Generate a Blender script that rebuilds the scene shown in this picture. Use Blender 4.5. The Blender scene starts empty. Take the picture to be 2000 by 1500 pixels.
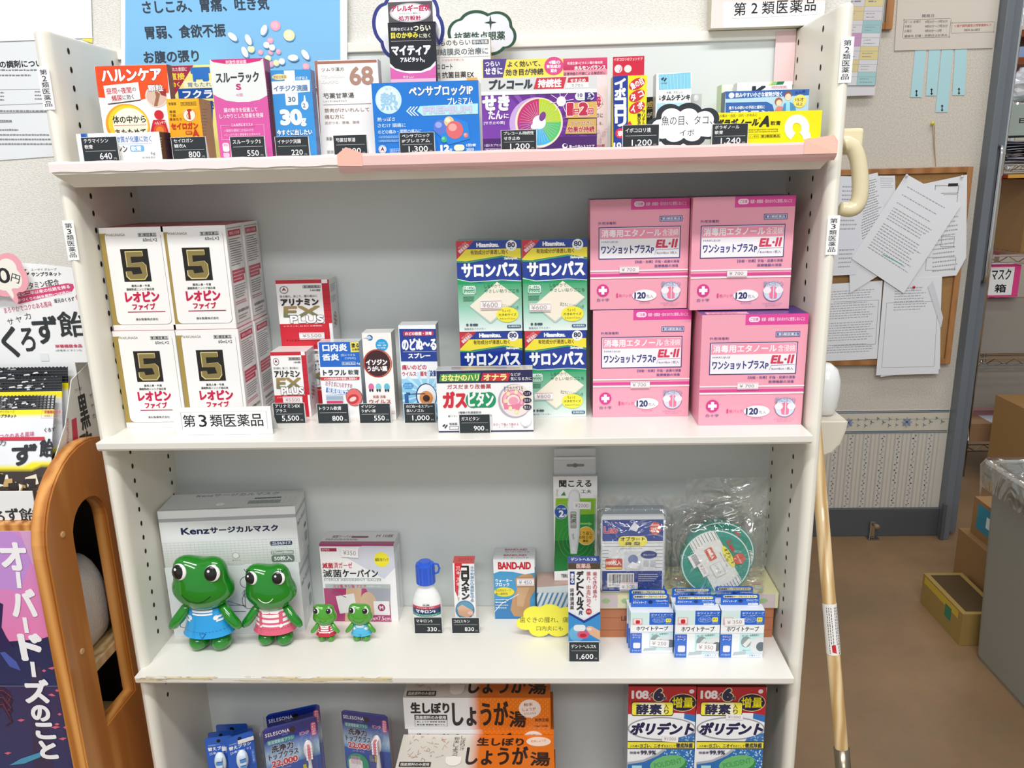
import bpy, bmesh, math, random
from mathutils import Vector, Matrix
random.seed(7)
R = math.radians
SC = bpy.context.scene
COL = SC.collection

# ------------------------------------------------------------------ camera
CAM = Vector((0.10497, -0.85456, 0.24885)); YAW, PITCH, ROLL, FPX = -0.04289, -0.25664, -0.02476, 1550.1
def _axes():
    f = Vector((math.sin(YAW)*math.cos(PITCH), math.cos(YAW)*math.cos(PITCH), math.sin(PITCH)))
    r = Vector((math.cos(YAW), -math.sin(YAW), 0)); u = r.cross(f)
    c, s = math.cos(ROLL), math.sin(ROLL)
    return c*r+s*u, -s*r+c*u, f
AX, AY, AF = _axes()
cd = bpy.data.cameras.new('camera'); co = bpy.data.objects.new('camera', cd); COL.objects.link(co)
cd.sensor_fit = 'HORIZONTAL'; cd.sensor_width = 36; cd.lens = 36*FPX/2000; cd.clip_start = .02; cd.clip_end = 50
co.matrix_world = Matrix(((AX.x, AY.x, -AF.x, CAM.x), (AX.y, AY.y, -AF.y, CAM.y), (AX.z, AY.z, -AF.z, CAM.z), (0, 0, 0, 1)))
SC.camera = co

# ------------------------------------------------------------------ light
w = bpy.data.worlds.new('world'); SC.world = w; w.use_nodes = True
w.node_tree.nodes['Background'].inputs[0].default_value = (.93, .97, 1, 1)
w.node_tree.nodes['Background'].inputs[1].default_value = 0.5
def area(name, loc, rot, sx, sy, power, col=(1, 1, 1)):
    l = bpy.data.lights.new(name, 'AREA'); l.shape = 'RECTANGLE'; l.size = sx; l.size_y = sy; l.energy = power; l.color = col
    o = bpy.data.objects.new(name, l); COL.objects.link(o); o.location = loc; o.rotation_euler = rot; return o
# fluorescent ceiling lamps of the shop, in front of the rack and over the back room
area('ceiling_lamp', (-.35, -1.25, 1.85), (R(14), 0, 0), 1.15, .16, 21, (1, .99, .965))
area('ceiling_lamp', (.55, -1.25, 1.85), (R(14), 0, 0), 1.15, .16, 21, (1, .99, .965))
area('ceiling_lamp', (0.0, -2.6, 1.85), (R(30), 0, 0), 1.8, .3, 27, (1, .99, .975))
area('ceiling_lamp', (2.4, 2.6, 1.5), (0, 0, 0), 1.15, .3, 15, (1, .97, .93))
area('ceiling_lamp', (1.3, .9, 1.5), (0, 0, 0), 1.15, .16, 8, (1, .97, .93))
SC.view_settings.view_transform = 'Standard'; SC.view_settings.look = 'None'; SC.view_settings.gamma = 1
SC.view_settings.use_curve_mapping = False; SC.view_settings.exposure = 0.08

# ------------------------------------------------------------------ helpers
def lin(c):
    if isinstance(c, str):
        c = [int(c[i:i+2], 16)/255 for i in (0, 2, 4)]
    return tuple((x/12.92 if x <= .04045 else ((x+.055)/1.055)**2.4) for x in c[:3])
def ray(x, y): return AF + AX*((x-1000)/FPX) - AY*((y-750)/FPX)
def on_y(x, y, Y):
    d = ray(x, y); return CAM + d*((Y-CAM.y)/d.y)
def on_z(x, y, Z):
    d = ray(x, y); return CAM + d*((Z-CAM.z)/d.z)
def on_x(x, y, X):
    d = ray(x, y); return CAM + d*((X-CAM.x)/d.x)

MATS = {}
def nt(name, rough=.5, spec=.5, metal=0, coat=0):
    m = bpy.data.materials.new(name); m.use_nodes = True; t = m.node_tree; b = t.nodes['Principled BSDF']
    b.inputs['Roughness'].default_value = rough; b.inputs['Specular IOR Level'].default_value = spec
    b.inputs['Metallic'].default_value = metal; b.inputs['Coat Weight'].default_value = coat
    b.inputs['Coat Roughness'].default_value = .08
    return m, t, b
def N(t, kind, **kw):
    n = t.nodes.new(kind)
    for k, v in kw.items():
        if k in n.inputs: n.inputs[k].default_value = v
        else: setattr(n, k, v)
    return n
def bump(t, b, src, strength, dist=.001):
    bp = N(t, 'ShaderNodeBump'); bp.inputs['Strength'].default_value = strength; bp.inputs['Distance'].default_value = dist
    t.links.new(src, bp.inputs['Height']); t.links.new(bp.outputs[0], b.inputs['Normal'])
def ink_mat(name, rough=.42, spec=.4, coat=0, bmp=0):
    m, t, b = nt(name, rough, spec, 0, coat)
    a = N(t, 'ShaderNodeVertexColor', layer_name='Col'); t.links.new(a.outputs[0], b.inputs['Base Color'])
    if bmp:
        n = N(t, 'ShaderNodeTexNoise', Scale=60.0); bump(t, b, n.outputs[0], bmp, .002)
    MATS[name] = m; return m
def plain(name, c, rough=.5, spec=.4, metal=0, coat=0, noise=0, nscale=40.0, bmp=0, bscale=200.0, c2=None, bd=.001):
    m, t, b = nt(name, rough, spec, metal, coat)
    c = lin(c); b.inputs['Base Color'].default_value = (*c, 1)
    if noise or c2:
        tc = N(t, 'ShaderNodeTexCoord'); n = N(t, 'ShaderNodeTexNoise', Scale=nscale, Detail=4.0); t.links.new(tc.outputs['Object'], n.inputs['Vector'])
        mx = N(t, 'ShaderNodeMix', data_type='RGBA'); t.links.new(n.outputs[0], mx.inputs[0])
        mx.inputs[6].default_value = (*c, 1); mx.inputs[7].default_value = (*(lin(c2) if c2 else [q*(1-noise) for q in c]), 1)
        t.links.new(mx.outputs[2], b.inputs['Base Color'])
    if bmp:
        tc = N(t, 'ShaderNodeTexCoord'); n = N(t, 'ShaderNodeTexNoise', Scale=bscale, Detail=3.0); t.links.new(tc.outputs['Object'], n.inputs['Vector']); bump(t, b, n.outputs[0], bmp, bd)
    MATS[name] = m; return m
def clear(name, amt=.12, rough=.08, wr=6.0, strength=.6, tint=(1, 1, 1), gl=1.0):
    """thin clear film: mostly see-through, glossy where it creases"""
    m = bpy.data.materials.new(name); m.use_nodes = True; t = m.node_tree; t.nodes.clear()
    o = N(t, 'ShaderNodeOutputMaterial'); mx = N(t, 'ShaderNodeMixShader'); tr = N(t, 'ShaderNodeBsdfTransparent'); g = N(t, 'ShaderNodeBsdfGlossy')
    tr.inputs[0].default_value = (*tint, 1); g.inputs['Roughness'].default_value = rough; g.inputs[0].default_value = (gl, gl, gl, 1)
    tc = N(t, 'ShaderNodeTexCoord'); n = N(t, 'ShaderNodeTexNoise', Scale=wr, Detail=2.0, Distortion=1.5); t.links.new(tc.outputs['Object'], n.inputs['Vector'])
    bp = N(t, 'ShaderNodeBump'); bp.inputs['Strength'].default_value = strength; bp.inputs['Distance'].default_value = .02
    t.links.new(n.outputs[0], bp.inputs['Height']); t.links.new(bp.outputs[0], g.inputs['Normal'])
    lw = N(t, 'ShaderNodeLayerWeight', Blend=.25); t.links.new(bp.outputs[0], lw.inputs['Normal'])
    ma = N(t, 'ShaderNodeMath', operation='MULTIPLY_ADD'); ma.inputs[1].default_value = .5; ma.inputs[2].default_value = amt
    t.links.new(lw.outputs[1], ma.inputs[0]); t.links.new(ma.outputs[0], mx.inputs[0])
    t.links.new(tr.outputs[0], mx.inputs[1]); t.links.new(g.outputs[0], mx.inputs[2]); t.links.new(mx.outputs[0], o.inputs[0])
    MATS[name] = m; return m
ink_mat('print_card', .38, .45, .15); ink_mat('print_paper', .75, .25); ink_mat('print_gloss', .2, .5, .5); ink_mat('print_matte', .6, .2)
ink_mat('paper_wavy', .7, .25, 0, .5)

def empty(name, loc=(0, 0, 0), rz=0, rot=None):
    o = bpy.data.objects.new(name, None); o.empty_display_size = .02; COL.objects.link(o); o.location = loc
    o.rotation_euler = rot or (0, 0, rz); return o
def tag(o, label, cat, group=None, kind=None):
    if label: o['label'] = label
    if cat: o['category'] = cat
    if group: o['group'] = group
    if kind: o['kind'] = kind
    return o
def link(name, me, mat, parent=None, loc=(0, 0, 0), rot=(0, 0, 0), smooth=False):
    if mat: me.materials.append(MATS[mat] if isinstance(mat, str) else mat)
    if smooth:
        me.polygons.foreach_set('use_smooth', [True]*len(me.polygons))
    o = bpy.data.objects.new(name, me); COL.objects.link(o); o.location = loc; o.rotation_euler = rot
    if parent: o.parent = parent
    return o
def dup(root, loc, rz=None, label=None, group=None):
    r = root.copy(); COL.objects.link(r); r.location = loc
    if rz is not None: r.rotation_euler = (r.rotation_euler[0], r.rotation_euler[1], rz)
    if label: r['label'] = label
    if group: r['group'] = group
    for ch in list(root.children):
        c = ch.copy(); COL.objects.link(c); c.parent = r
        for g in list(ch.children):
            d = g.copy(); COL.objects.link(d); d.parent = c
    return r

class MB:
    """collects coloured polygons; build() makes one mesh object"""
    def __init__(s): s.v = []; s.f = []; s.c = []
    def add(s, vs, fs, col):
        b = len(s.v); s.v += [tuple(p) for p in vs]; s.f += [tuple(i+b for i in q) for q in fs]
        if isinstance(col, list): s.c += col
        else: s.c += [lin(col)]*len(vs)
    def quad(s, a, b, c, d, col): s.add([a, b, c, d], [(0, 1, 2, 3)], col)
    def box(s, x0, x1, y0, y1, z0, z1, col, side=None, top=None, back=None):
        side = side or col; top = top or side; back = back or side
        s.quad((x0, y0, z0), (x1, y0, z0), (x1, y0, z1), (x0, y0, z1), col)
        s.quad((x1, y1, z0), (x0, y1, z0), (x0, y1, z1), (x1, y1, z1), back)
        s.quad((x1, y0, z0), (x1, y1, z0), (x1, y1, z1), (x1, y0, z1), side)
        s.quad((x0, y1, z0), (x0, y0, z0), (x0, y0, z1), (x0, y1, z1), side)
        s.quad((x0, y0, z1), (x1, y0, z1), (x1, y1, z1), (x0, y1, z1), top)
        s.quad((x0, y1, z0), (x1, y1, z0), (x1, y0, z0), (x0, y0, z0), side)
    def mesh(s, name):
        me = bpy.data.meshes.new(name); me.from_pydata(s.v, [], s.f)
        a = me.color_attributes.new('Col', 'FLOAT_COLOR', 'POINT')
        a.data.foreach_set('color', [x for c in s.c for x in (*c, 1)]); me.update(); return me
    def build(s, name, mat='print_card', parent=None, loc=(0, 0, 0), rot=(0, 0, 0), smooth=False):
        return link(name, s.mesh(name), mat, parent, loc, rot, smooth)

_T = {}
def glyphs(s, off=0, italic=0, sp=1.0, res=2):
    k = (s, off, italic, sp, res)
    if k not in _T:
        c = bpy.data.curves.new('t', 'FONT'); c.body = s; c.resolution_u = res; c.offset = off; c.shear = italic; c.space_line = .9; c.space_character = sp
        o = bpy.data.objects.new('t', c); m = o.to_mesh()
        vs = [(v.co.x, v.co.y) for v in m.vertices]; fs = [tuple(p.vertices) for p in m.polygons]
        o.to_mesh_clear(); bpy.data.objects.remove(o); bpy.data.curves.remove(c)
        xs = [v[0] for v in vs] or [0, 1]; ys = [v[1] for v in vs] or [0, 1]
        _T[k] = (vs, fs, min(xs), max(xs), min(ys), max(ys))
    return _T[k]

class Face:
    """flat print laid on one face; u right, v up in metres from O, given in picture pixels of the photo crop (ox, oy, s)"""
    def __init__(s, mb, M, O, U, V, N, warp=None, step=3e-5):
        s.mb = mb; s.M = M; s.Mi = M.inverted(); s.O = Vector(O); s.U = Vector(U); s.V = Vector(V); s.Nn = Vector(N); s.k = 1; s.c = (0, 0, 1); s.warp = warp; s.step = step
    nrm = None; lim = None
    def clip(s, pts, fs, col):
        W, H = s.lim
        if all(0 <= p[0] <= W and 0 <= p[1] <= H for p in pts): return pts, fs, col
        cs = col if isinstance(col, list) else [lin(col)]*len(pts); P = []; F = []; C = []
        for f in fs:
            q = [((pts[i][0], pts[i][1]), cs[i]) for i in f]
            for ax, val, sg in ((0, 0, 1), (0, W, -1), (1, 0, 1), (1, H, -1)):
                r = []
                for i in range(len(q)):
                    a, b = q[i-1], q[i]; da, db = (a[0][ax]-val)*sg, (b[0][ax]-val)*sg
                    if (da < 0) != (db < 0):
                        t = da/(da-db); r.append((tuple(a[0][k]+(b[0][k]-a[0][k])*t for k in (0, 1)), tuple(a[1][k]+(b[1][k]-a[1][k])*t for k in (0, 1, 2))))
                    if db >= 0: r.append(b)
                q = r
                if not q: break
            if len(q) >= 3: F.append(tuple(range(len(P), len(P)+len(q)))); P += [x[0] for x in q]; C += [x[1] for x in q]
        return P, F, C
    def crop(s, ox, oy, k=1): s.c = (ox, oy, k); return s
    def norm(s, W, H): s.nrm = (W, H); return s
    def uv(s, x, y):
        if s.nrm: return x*s.nrm[0], (1-y)*s.nrm[1]
        px, py = s.c[0]+x*s.c[2], s.c[1]+y*s.c[2]
        o = s.Mi @ CAM; d = s.Mi.to_3x3() @ ray(px, py)
        t = (s.O-o).dot(s.Nn)/d.dot(s.Nn); p = o+d*t-s.O
        return p.dot(s.U), p.dot(s.V)
    def emit(s, pts, fs, col, same=False):
        if not same: s.k += 1
        off = s.k*s.step
        if s.lim: pts, fs, col = s.clip(pts, fs, col)
        if s.warp: vs = [s.warp(u, v, off) for u, v in pts]
        else: vs = [s.O+s.U*u+s.V*v+s.Nn*off for u, v in pts]
        s.mb.add(vs, fs, col)
    def poly(s, pts, col): q = [s.uv(*p) for p in pts]; s.emit(q, [tuple(range(len(q)))], col); return s
    def ext(s, x0, y0, x1, y1):
        xm, ym = (x0+x1)/2, (y0+y1)/2
        return s.uv(x0, ym)[0], s.uv(x1, ym)[0], s.uv(xm, y1)[1], s.uv(xm, y0)[1]
    def rect(s, x0, y0, x1, y1, col, col2=None, n=1, rot=0):
        a, b, c, d = s.ext(x0, y0, x1, y1); return s.rectm(a, b, c, d, col, col2, n, rot)
    def rectm(s, a, b, c, d, col, col2=None, n=1, rot=0):
        pts = []; fs = []; cs = []
        cu, cv = (a+b)/2, (c+d)/2; ct, st = math.cos(R(rot)), math.sin(R(rot))
        for i in range(n+1):
            u = a+(b-a)*i/n
            for v in (c, d): pts.append((cu+(u-cu)*ct-(v-cv)*st, cv+(u-cu)*st+(v-cv)*ct))
            cs += [lin(col2 or col), lin(col)]
            if i: fs.append((2*i-2, 2*i, 2*i+1, 2*i-1))
        s.emit(pts, fs, cs if col2 else col); return s
    def frame(s, x0, y0, x1, y1, col, t=1.0):
        for r in ((x0, y0, x1, y0+t), (x0, y1-t, x1, y1), (x0, y0, x0+t, y1), (x1-t, y0, x1, y1)): s.rect(*r, col); s.k -= 1
        s.k += 1; return s
    def ell(s, cx, cy, rx, ry, col, n=28, a0=0, a1=360, rot=0):
        u0, v0 = s.uv(cx, cy); ru = abs(s.uv(cx+rx, cy)[0]-s.uv(cx-rx, cy)[0])/2; rv = abs(s.uv(cx, cy-ry)[1]-s.uv(cx, cy+ry)[1])/2
        full = a1-a0 >= 360; ct, st = math.cos(R(rot)), math.sin(R(rot)); pts = [(u0, v0)]
        for i in range(n+(0 if full else 1)):
            a = R(a0+(a1-a0)*i/n); x, y = ru*math.cos(a), rv*math.sin(a); pts.append((u0+x*ct-y*st, v0+x*st+y*ct))
        m = len(pts)-1; fs = [(0, i, i % m+1) for i in range(1, m+(1 if full else 0))]
        s.emit(pts, fs, col); return s
    def rrect(s, x0, y0, x1, y1, col, r=.3):
        a, b, c, d = s.ext(x0, y0, x1, y1); rr = min(b-a, d-c)*r; pts = []
        for (cx, cy, a0) in ((b-rr, d-rr, 0), (a+rr, d-rr, 90), (a+rr, c+rr, 180), (b-rr, c+rr, 270)):
            for i in range(5): t = R(a0+22.5*i); pts.append((cx+rr*math.cos(t), cy+rr*math.sin(t)))
        s.emit(pts, [tuple(range(len(pts)))], col); return s
    def line(s, pts, col, t=1.0):
        """polyline of width t pixels"""
        q = [Vector(s.uv(*p)) for p in pts]; x, y = pts[0]; wd = abs(s.uv(x+t, y)[0]-s.uv(x, y)[0])/2
        closed = len(q) > 3 and (q[0]-q[-1]).length < 1e-6
        if closed: q.pop()
        q = [p for i, p in enumerate(q) if i == 0 or (p-q[i-1]).length > 1e-7]; m = len(q); vs = []
        for i, p in enumerate(q):
            a = q[i-1] if (i or closed) else p; b = q[(i+1) % m] if (i < m-1 or closed) else p
            d1 = (p-a).normalized() if (p-a).length else (b-p).normalized(); d2 = (b-p).normalized() if (b-p).length else d1
            d = d1+d2; d = d.normalized() if d.length > 1e-6 else d1; n = Vector((-d.y, d.x)); w = wd/max(.5, abs(n.dot(Vector((-d1.y, d1.x)))))
            vs += [p+n*w, p-n*w]
        fs = [(2*i, 2*i+1, (2*i+3) % (2*m), (2*i+2) % (2*m)) for i in range(m if closed else m-1)]
        s.emit(vs, fs, col); return s
    def ring(s, cx, cy, rx, ry, col, t=1.0, a0=0, a1=360, n=30):
        return s.line([(cx+rx*math.cos(R(a0+(a1-a0)*i/n)), cy-ry*math.sin(R(a0+(a1-a0)*i/n))) for i in range(n+1)], col, t)
    def text(s, txt, x0, y0, x1, y1, col, b=0, o=None, rot=0, it=0, quarter=0, n=1, sp=1.0, col2=None):
        """text filling the pixel box; b bold, o=(colour, weight) outline, rot degrees, quarter: read sideways"""
        if len(txt) > 1 and n: pass
        a, bb, c, d = s.ext(x0, y0, x1, y1)
        cu, cv = (a+bb)/2, (c+d)/2; W, H = bb-a, d-c
        if quarter: W, H = H, W
        ang = R(rot+90*quarter); ct, st = math.cos(ang), math.sin(ang)
        _, _, X0, X1, Y0, Y1 = glyphs(txt, 0, it, sp)
        vs, fs, *_ = glyphs(txt, 0, it, sp, 5 if b >= .035 and len(txt) < 9 else 3 if b >= .02 else 2); ex, ey = W/(X1-X0), H/(Y1-Y0)
        for cc, off in (([(o[0], b+o[1])] if o else [])+[(col, b)]):
            if off <= .002: sh = [(0, 0)]
            elif off <= .025: sh = [(off*.7, off*.7), (-off*.7, off*.7), (off*.7, -off*.7), (-off*.7, -off*.7)]
            else: m_ = 8 if off < .045 else 14; sh = [(0, 0)]+[(off*math.cos(R(360/m_*i)), off*math.sin(R(360/m_*i))) for i in range(m_)]
            s.k += 1; k0 = s.k
            for i, (dx, dy) in enumerate(sh):
                pts = []
                for x, y in vs:
                    p, q = ((x-X0)*ex-W/2)*(1-2*b*0)+dx*min(ex, ey), (y-Y0)*ey-H/2+dy*min(ex, ey)
                    pts.append((cu+p*ct-q*st, cv+p*st+q*ct))
                s.k = k0+i*.06
                if col2 and cc == col:
                    A, B = lin(col), lin(col2)
                    cs = [tuple(A[i]*t_+B[i]*(1-t_) for i in range(3)) for t_ in [max(0, min(1, (y-Y0)/(Y1-Y0))) for x, y in vs]]
                    s.emit(pts, fs, cs, True)
                else: s.emit(pts, fs, cc, True)
            s.k = k0
        return s
    def vtext(s, txt, x0, y0, x1, y1, col, b=0, o=None, dx=0):
        """characters stacked downwards; dx pixel drift from top to bottom"""
        n = len(txt); h = (y1-y0)/n
        for i, ch in enumerate(txt):
            if ch == ' ': continue
            m = h*.06; sx = dx*i/max(1, n-1); small = ch in '、。・'
            if ch in 'ー|-': s.rect((x0+x1)/2+sx-(x1-x0)*.07, y0+i*h+m, (x0+x1)/2+sx+(x1-x0)*.07, y0+(i+1)*h-m, col)
            elif small: s.ell(x0+sx+(x1-x0)*.7, y0+i*h+h*.3, h*.1, h*.1, col)
            else: s.text(ch, x0+sx, y0+i*h+m, x1+sx, y0+(i+1)*h-m, col, b, o)
        return s
    def fine(s, x0, y0, x1, y1, col, rows=4, t=.45, seed=1, gap=.25):
        """rows of fine print too small to read: broken strokes"""
        rn = random.Random(seed); h = (y1-y0)/rows; u = (x1-x0)
        for i in range(rows):
            x = x0; y = y0+i*h
            xe = x1-rn.random()*u*gap
            while x < xe:
                l = h*(.35+rn.random()*.5)
                s.rect(x, y+h*(.5-t/2)+rn.random()*h*.08, min(x+l, xe), y+h*(.5+t/2), col); s.k -= 1
                x += l+h*.14
        s.k += 1; return s

class Bx:
    """a carton standing on a surface: pixel corners of its front give place, width, height and turn"""
    def __init__(s, name, label, cat, tl, tr, z0, D, bl=None, br=None, Y=None, f='ffffff', side=None, top=None, group=None, rz=None, mat='print_card', H=None, tiltx=0):
        if bl:
            p = on_z(*bl, z0); q = on_z(*br, z0); q.y = p.y+max(-.012, min(.012, q.y-p.y)) if rz is None else p.y
            if rz is not None: q = p+Vector((math.cos(R(rz)), math.sin(R(rz)), 0))*(q-p).length
            d = q-p; a = math.atan2(d.y, d.x); W = d.length
            n = Vector((math.sin(a), -math.cos(a), 0)); r = ray(*tl); t = (p-CAM).dot(n)/r.dot(n); H = H or (CAM+r*t).z-z0
        else:
            a = R(rz or 0); p = on_y(*tl, Y); q = on_y(*tr, Y); W = (q.x-p.x)/math.cos(a); H = H or p.z-z0; p.z = z0
        s.W, s.H, s.D = W, H, D; s.mb = MB(); s.loc = p.copy(); s.a = a; s.args = (name, label, cat, group); s.mat = mat
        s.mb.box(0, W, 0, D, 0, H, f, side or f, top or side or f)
        s.rot = (tiltx, 0, a)
        M = Matrix.Translation(p) @ Matrix.Rotation(a, 4, 'Z') @ Matrix.Rotation(tiltx, 4, 'X')
        s.front = Face(s.mb, M, (0, 0, 0), (1, 0, 0), (0, 0, 1), (0, -1, 0))
        s.right = Face(s.mb, M, (W, 0, 0), (0, 1, 0), (0, 0, 1), (1, 0, 0))
        s.left = Face(s.mb, M, (0, D, 0), (0, -1, 0), (0, 0, 1), (-1, 0, 0))
        s.top = Face(s.mb, M, (0, 0, H), (1, 0, 0), (0, 1, 0), (0, 0, 1))
        s.M = M; s.parts = []; s.front.lim = s.top.lim = s.right.lim = s.left.lim = None
        s.front.lim = (W, H); s.top.lim = (W, D); s.right.lim = s.left.lim = (D, H)
    def crop(s, *a):
        for f in (s.front, s.right, s.left, s.top): f.crop(*a)
        return s
    def part(s, name, label=None, mat=None):
        mb = MB(); s.parts.append((name, mb, label, mat or s.mat)); return mb
    def tag(s, x0, y0, x1, y1, txt='', face=None, c='f2eeee', tc='9a9496', name='price_sticker', rot=0, line='c8707a'):
        """paper price sticker, a part of its own"""
        f = face or s.front; mb = s.part(name, None, 'print_paper'); g = Face(mb, f.M, f.O+f.Nn*.0016, f.U, f.V, f.Nn); g.crop(*f.c)
        a, b, c0, d = g.ext(x0, y0, x1, y1)
        g.rectm(a, b, c0, d, c, rot=rot)
        g.rectm(a, b, d-(d-c0)*.12, d-(d-c0)*.06, line, rot=0 if not rot else rot) if not rot else None
        g.rectm(a, b, c0+(d-c0)*.08, c0+(d-c0)*.13, line) if not rot else None
        if txt: g.text(txt, x0+(x1-x0)*.12, y0+(y1-y0)*.24, x1-(x1-x0)*.14, y1-(y1-y0)*.24, tc, rot=rot)
        return s
    def done(s):
        name, label, cat, group = s.args; s.loc.z += .0002
        o = s.mb.build(name, s.mat, None, s.loc, s.rot); tag(o, label, cat, group)
        for n, mb, lb, mt in s.parts:
            c = mb.build(n, mt, o)
            if lb: c['label'] = lb
        s.obj = o; return o

def tube(mb, pts, rad, col, n=12, cap=True):
    """round tube through points; rad number or list"""
    P = [Vector(p) for p in pts]; m = len(P); rad = rad if isinstance(rad, (list, tuple)) else [rad]*m
    ref = None; rings = []
    for i, p in enumerate(P):
        d = (P[min(i+1, m-1)]-P[max(i-1, 0)]).normalized()
        if ref is None: ref = Vector((0, 0, 1)) if abs(d.z) < .8 else Vector((0, 1, 0))
        a = ref-d*ref.dot(d); a = a.normalized() if a.length > 1e-5 else d.orthogonal().normalized(); b = d.cross(a); ref = a
        rings.append([p+(a*math.cos(2*math.pi*k/n)+b*math.sin(2*math.pi*k/n))*rad[i] for k in range(n)])
    vs = [v for r in rings for v in r]; fs = []
    for i in range(m-1):
        for k in range(n): fs.append((i*n+k, i*n+(k+1) % n, (i+1)*n+(k+1) % n, (i+1)*n+k))
    if cap: fs += [tuple(range(n))[::-1], tuple(range((m-1)*n, m*n))]
    mb.add(vs, fs, col)
def lathe(mb, prof, col, n=32, sx=1, sy=1, c=(0, 0, 0), cols=None):
    vs = []; fs = []; cs = []
    for j, (r, z) in enumerate(prof):
        for k in range(n):
            a = 2*math.pi*k/n; vs.append((c[0]+r*sx*math.cos(a), c[1]+r*sy*math.sin(a), c[2]+z)); cs.append(lin(cols[j] if cols else col))
    for j in range(len(prof)-1):
        for k in range(n): fs.append((j*n+k, j*n+(k+1) % n, (j+1)*n+(k+1) % n, (j+1)*n+k))
    fs += [tuple(range(n))[::-1], tuple(range((len(prof)-1)*n, len(prof)*n))]
    mb.add(vs, fs, cs)
def prism(mb, outline, y0, y1, col, side=None, back=None):
    """outline (x, z) counter-clockwise seen from the front, extruded from y0 to y1"""
    n = len(outline); F = [(x, y0, z) for x, z in outline]; B = [(x, y1, z) for x, z in outline]
    mb.add(F, [tuple(range(n))], col); mb.add(B, [tuple(range(n))[::-1]], back or side or col)
    for i in range(n):
        j = (i+1) % n; mb.add([F[i], B[i], B[j], F[j]], [(0, 1, 2, 3)], side or col)
def ellipsoid(mb, c, r, col, seg=24, rings=14, fn=None):
    vs = []; fs = []
    for j in range(rings+1):
        t = math.pi*j/rings
        for k in range(seg):
            a = 2*math.pi*k/seg; d = Vector((math.sin(t)*math.cos(a), math.sin(t)*math.sin(a), math.cos(t)))
            p = Vector((d.x*r[0], d.y*r[1], d.z*r[2])); 
            if fn: p = fn(d, p)
            vs.append(Vector(c)+p)
    for j in range(rings):
        for k in range(seg): fs.append((j*seg+k, (j+1)*seg+k, (j+1)*seg+(k+1) % seg, j*seg+(k+1) % seg))
    mb.add(vs, fs, col)
def rbox(x0, x1, y0, y1, z0, z1, r=.002, seg=2):
    """bevelled box mesh"""
    bm = bmesh.new(); bmesh.ops.create_cube(bm, size=1)
    for v in bm.verts: v.co = Vector(((x0+x1)/2+v.co.x*(x1-x0), (y0+y1)/2+v.co.y*(y1-y0), (z0+z1)/2+v.co.z*(z1-z0)))
    bmesh.ops.bevel(bm, geom=bm.edges[:], offset=r, segments=seg, profile=.5, affect='EDGES')
    me = bpy.data.meshes.new('m'); bm.to_mesh(me); bm.free(); return me
# ================================================================== room
Z1, Z2, Z3 = .27145, -.0336, -.3377
Z4 = Z3-.300; ZT = .4045; FLOOR = -.88; DB = .1473; WX = .4; YW = 1.5; YP = .152
def wallpaper(name, c, c2, sc, st, dist=.0012, stretch=(1, 1, 1)):
    m, t, b = nt(name, .8, .2); tc = N(t, 'ShaderNodeTexCoord'); mp = N(t, 'ShaderNodeMapping'); mp.inputs['Scale'].default_value = stretch
    t.links.new(tc.outputs['Object'], mp.inputs[0]); n = N(t, 'ShaderNodeTexNoise', Scale=sc, Detail=3.0); t.links.new(mp.outputs[0], n.inputs['Vector'])
    r = N(t, 'ShaderNodeValToRGB'); r.color_ramp.elements[0].position = .35; r.color_ramp.elements[1].position = .62
    r.color_ramp.elements[0].color = (*lin(c2), 1); r.color_ramp.elements[1].color = (*lin(c), 1)
    t.links.new(n.outputs[0], r.inputs[0]); t.links.new(r.outputs[0], b.inputs['Base Color']); bump(t, b, n.outputs[0], st, dist); MATS[name] = m
wallpaper('white_wallpaper', 'e9e7e1', 'd8d5cd', 420, .6, .0012, (1, 1, 2.2))
wallpaper('beige_wallpaper', 'd6cfc4', 'c6bfb3', 240, .2, .0007)
def wood(name, ca, cb, scale=1.0, rough=.35, axis=(14, 14, 1.2), coat=.3):
    m, t, b = nt(name, rough, .4, 0, coat); tc = N(t, 'ShaderNodeTexCoord'); mp = N(t, 'ShaderNodeMapping'); mp.inputs['Scale'].default_value = [a*scale for a in axis]
    t.links.new(tc.outputs['Object'], mp.inputs[0]); n = N(t, 'ShaderNodeTexNoise', Scale=2.2, Detail=5.0, Distortion=.6); t.links.new(mp.outputs[0], n.inputs['Vector'])
    wv = N(t, 'ShaderNodeTexWave', Scale=1.3, Distortion=5.0, Detail=2.0); t.links.new(mp.outputs[0], wv.inputs['Vector'])
    mx = N(t, 'ShaderNodeMix', data_type='FLOAT'); mx.inputs[0].default_value = .45; t.links.new(n.outputs[0], mx.inputs[2]); t.links.new(wv.outputs[1], mx.inputs[3])
    r = N(t, 'ShaderNodeValToRGB'); r.color_ramp.elements[0].position = .3; r.color_ramp.elements[1].position = .72
    r.color_ramp.elements[0].color = (*lin(cb), 1); r.color_ramp.elements[1].color = (*lin(ca), 1)
    t.links.new(mx.outputs[0], r.inputs[0]); t.links.new(r.outputs[0], b.inputs['Base Color']); MATS[name] = m
wood('pine', 'e0a058', 'b06c2c'); wood('pale_wood', 'e0c79a', 'b8935c', 1.6); wood('frame_wood', 'b07c4c', '98663a', 1, .5, (5, 9, 5), 0)
plain('cork', 'b98f5e', .9, .1, noise=.35, nscale=220, bmp=.3, bscale=300)
plain('cream_laminate', 'e9e5d8', .36, .4, noise=.05, nscale=14)
plain('shelf_white', 'efece4', .3, .45, noise=.03, nscale=20)
plain('back_white', 'dde3e1', .35, .4, noise=.03, nscale=9)
plain('dark_hole', '2a2522', .8, .1); plain('cream_plastic', 'ece0ba', .22, .5, coat=.3); plain('tray_plastic', 'dcd5c6', .3, .5, coat=.2)
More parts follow.
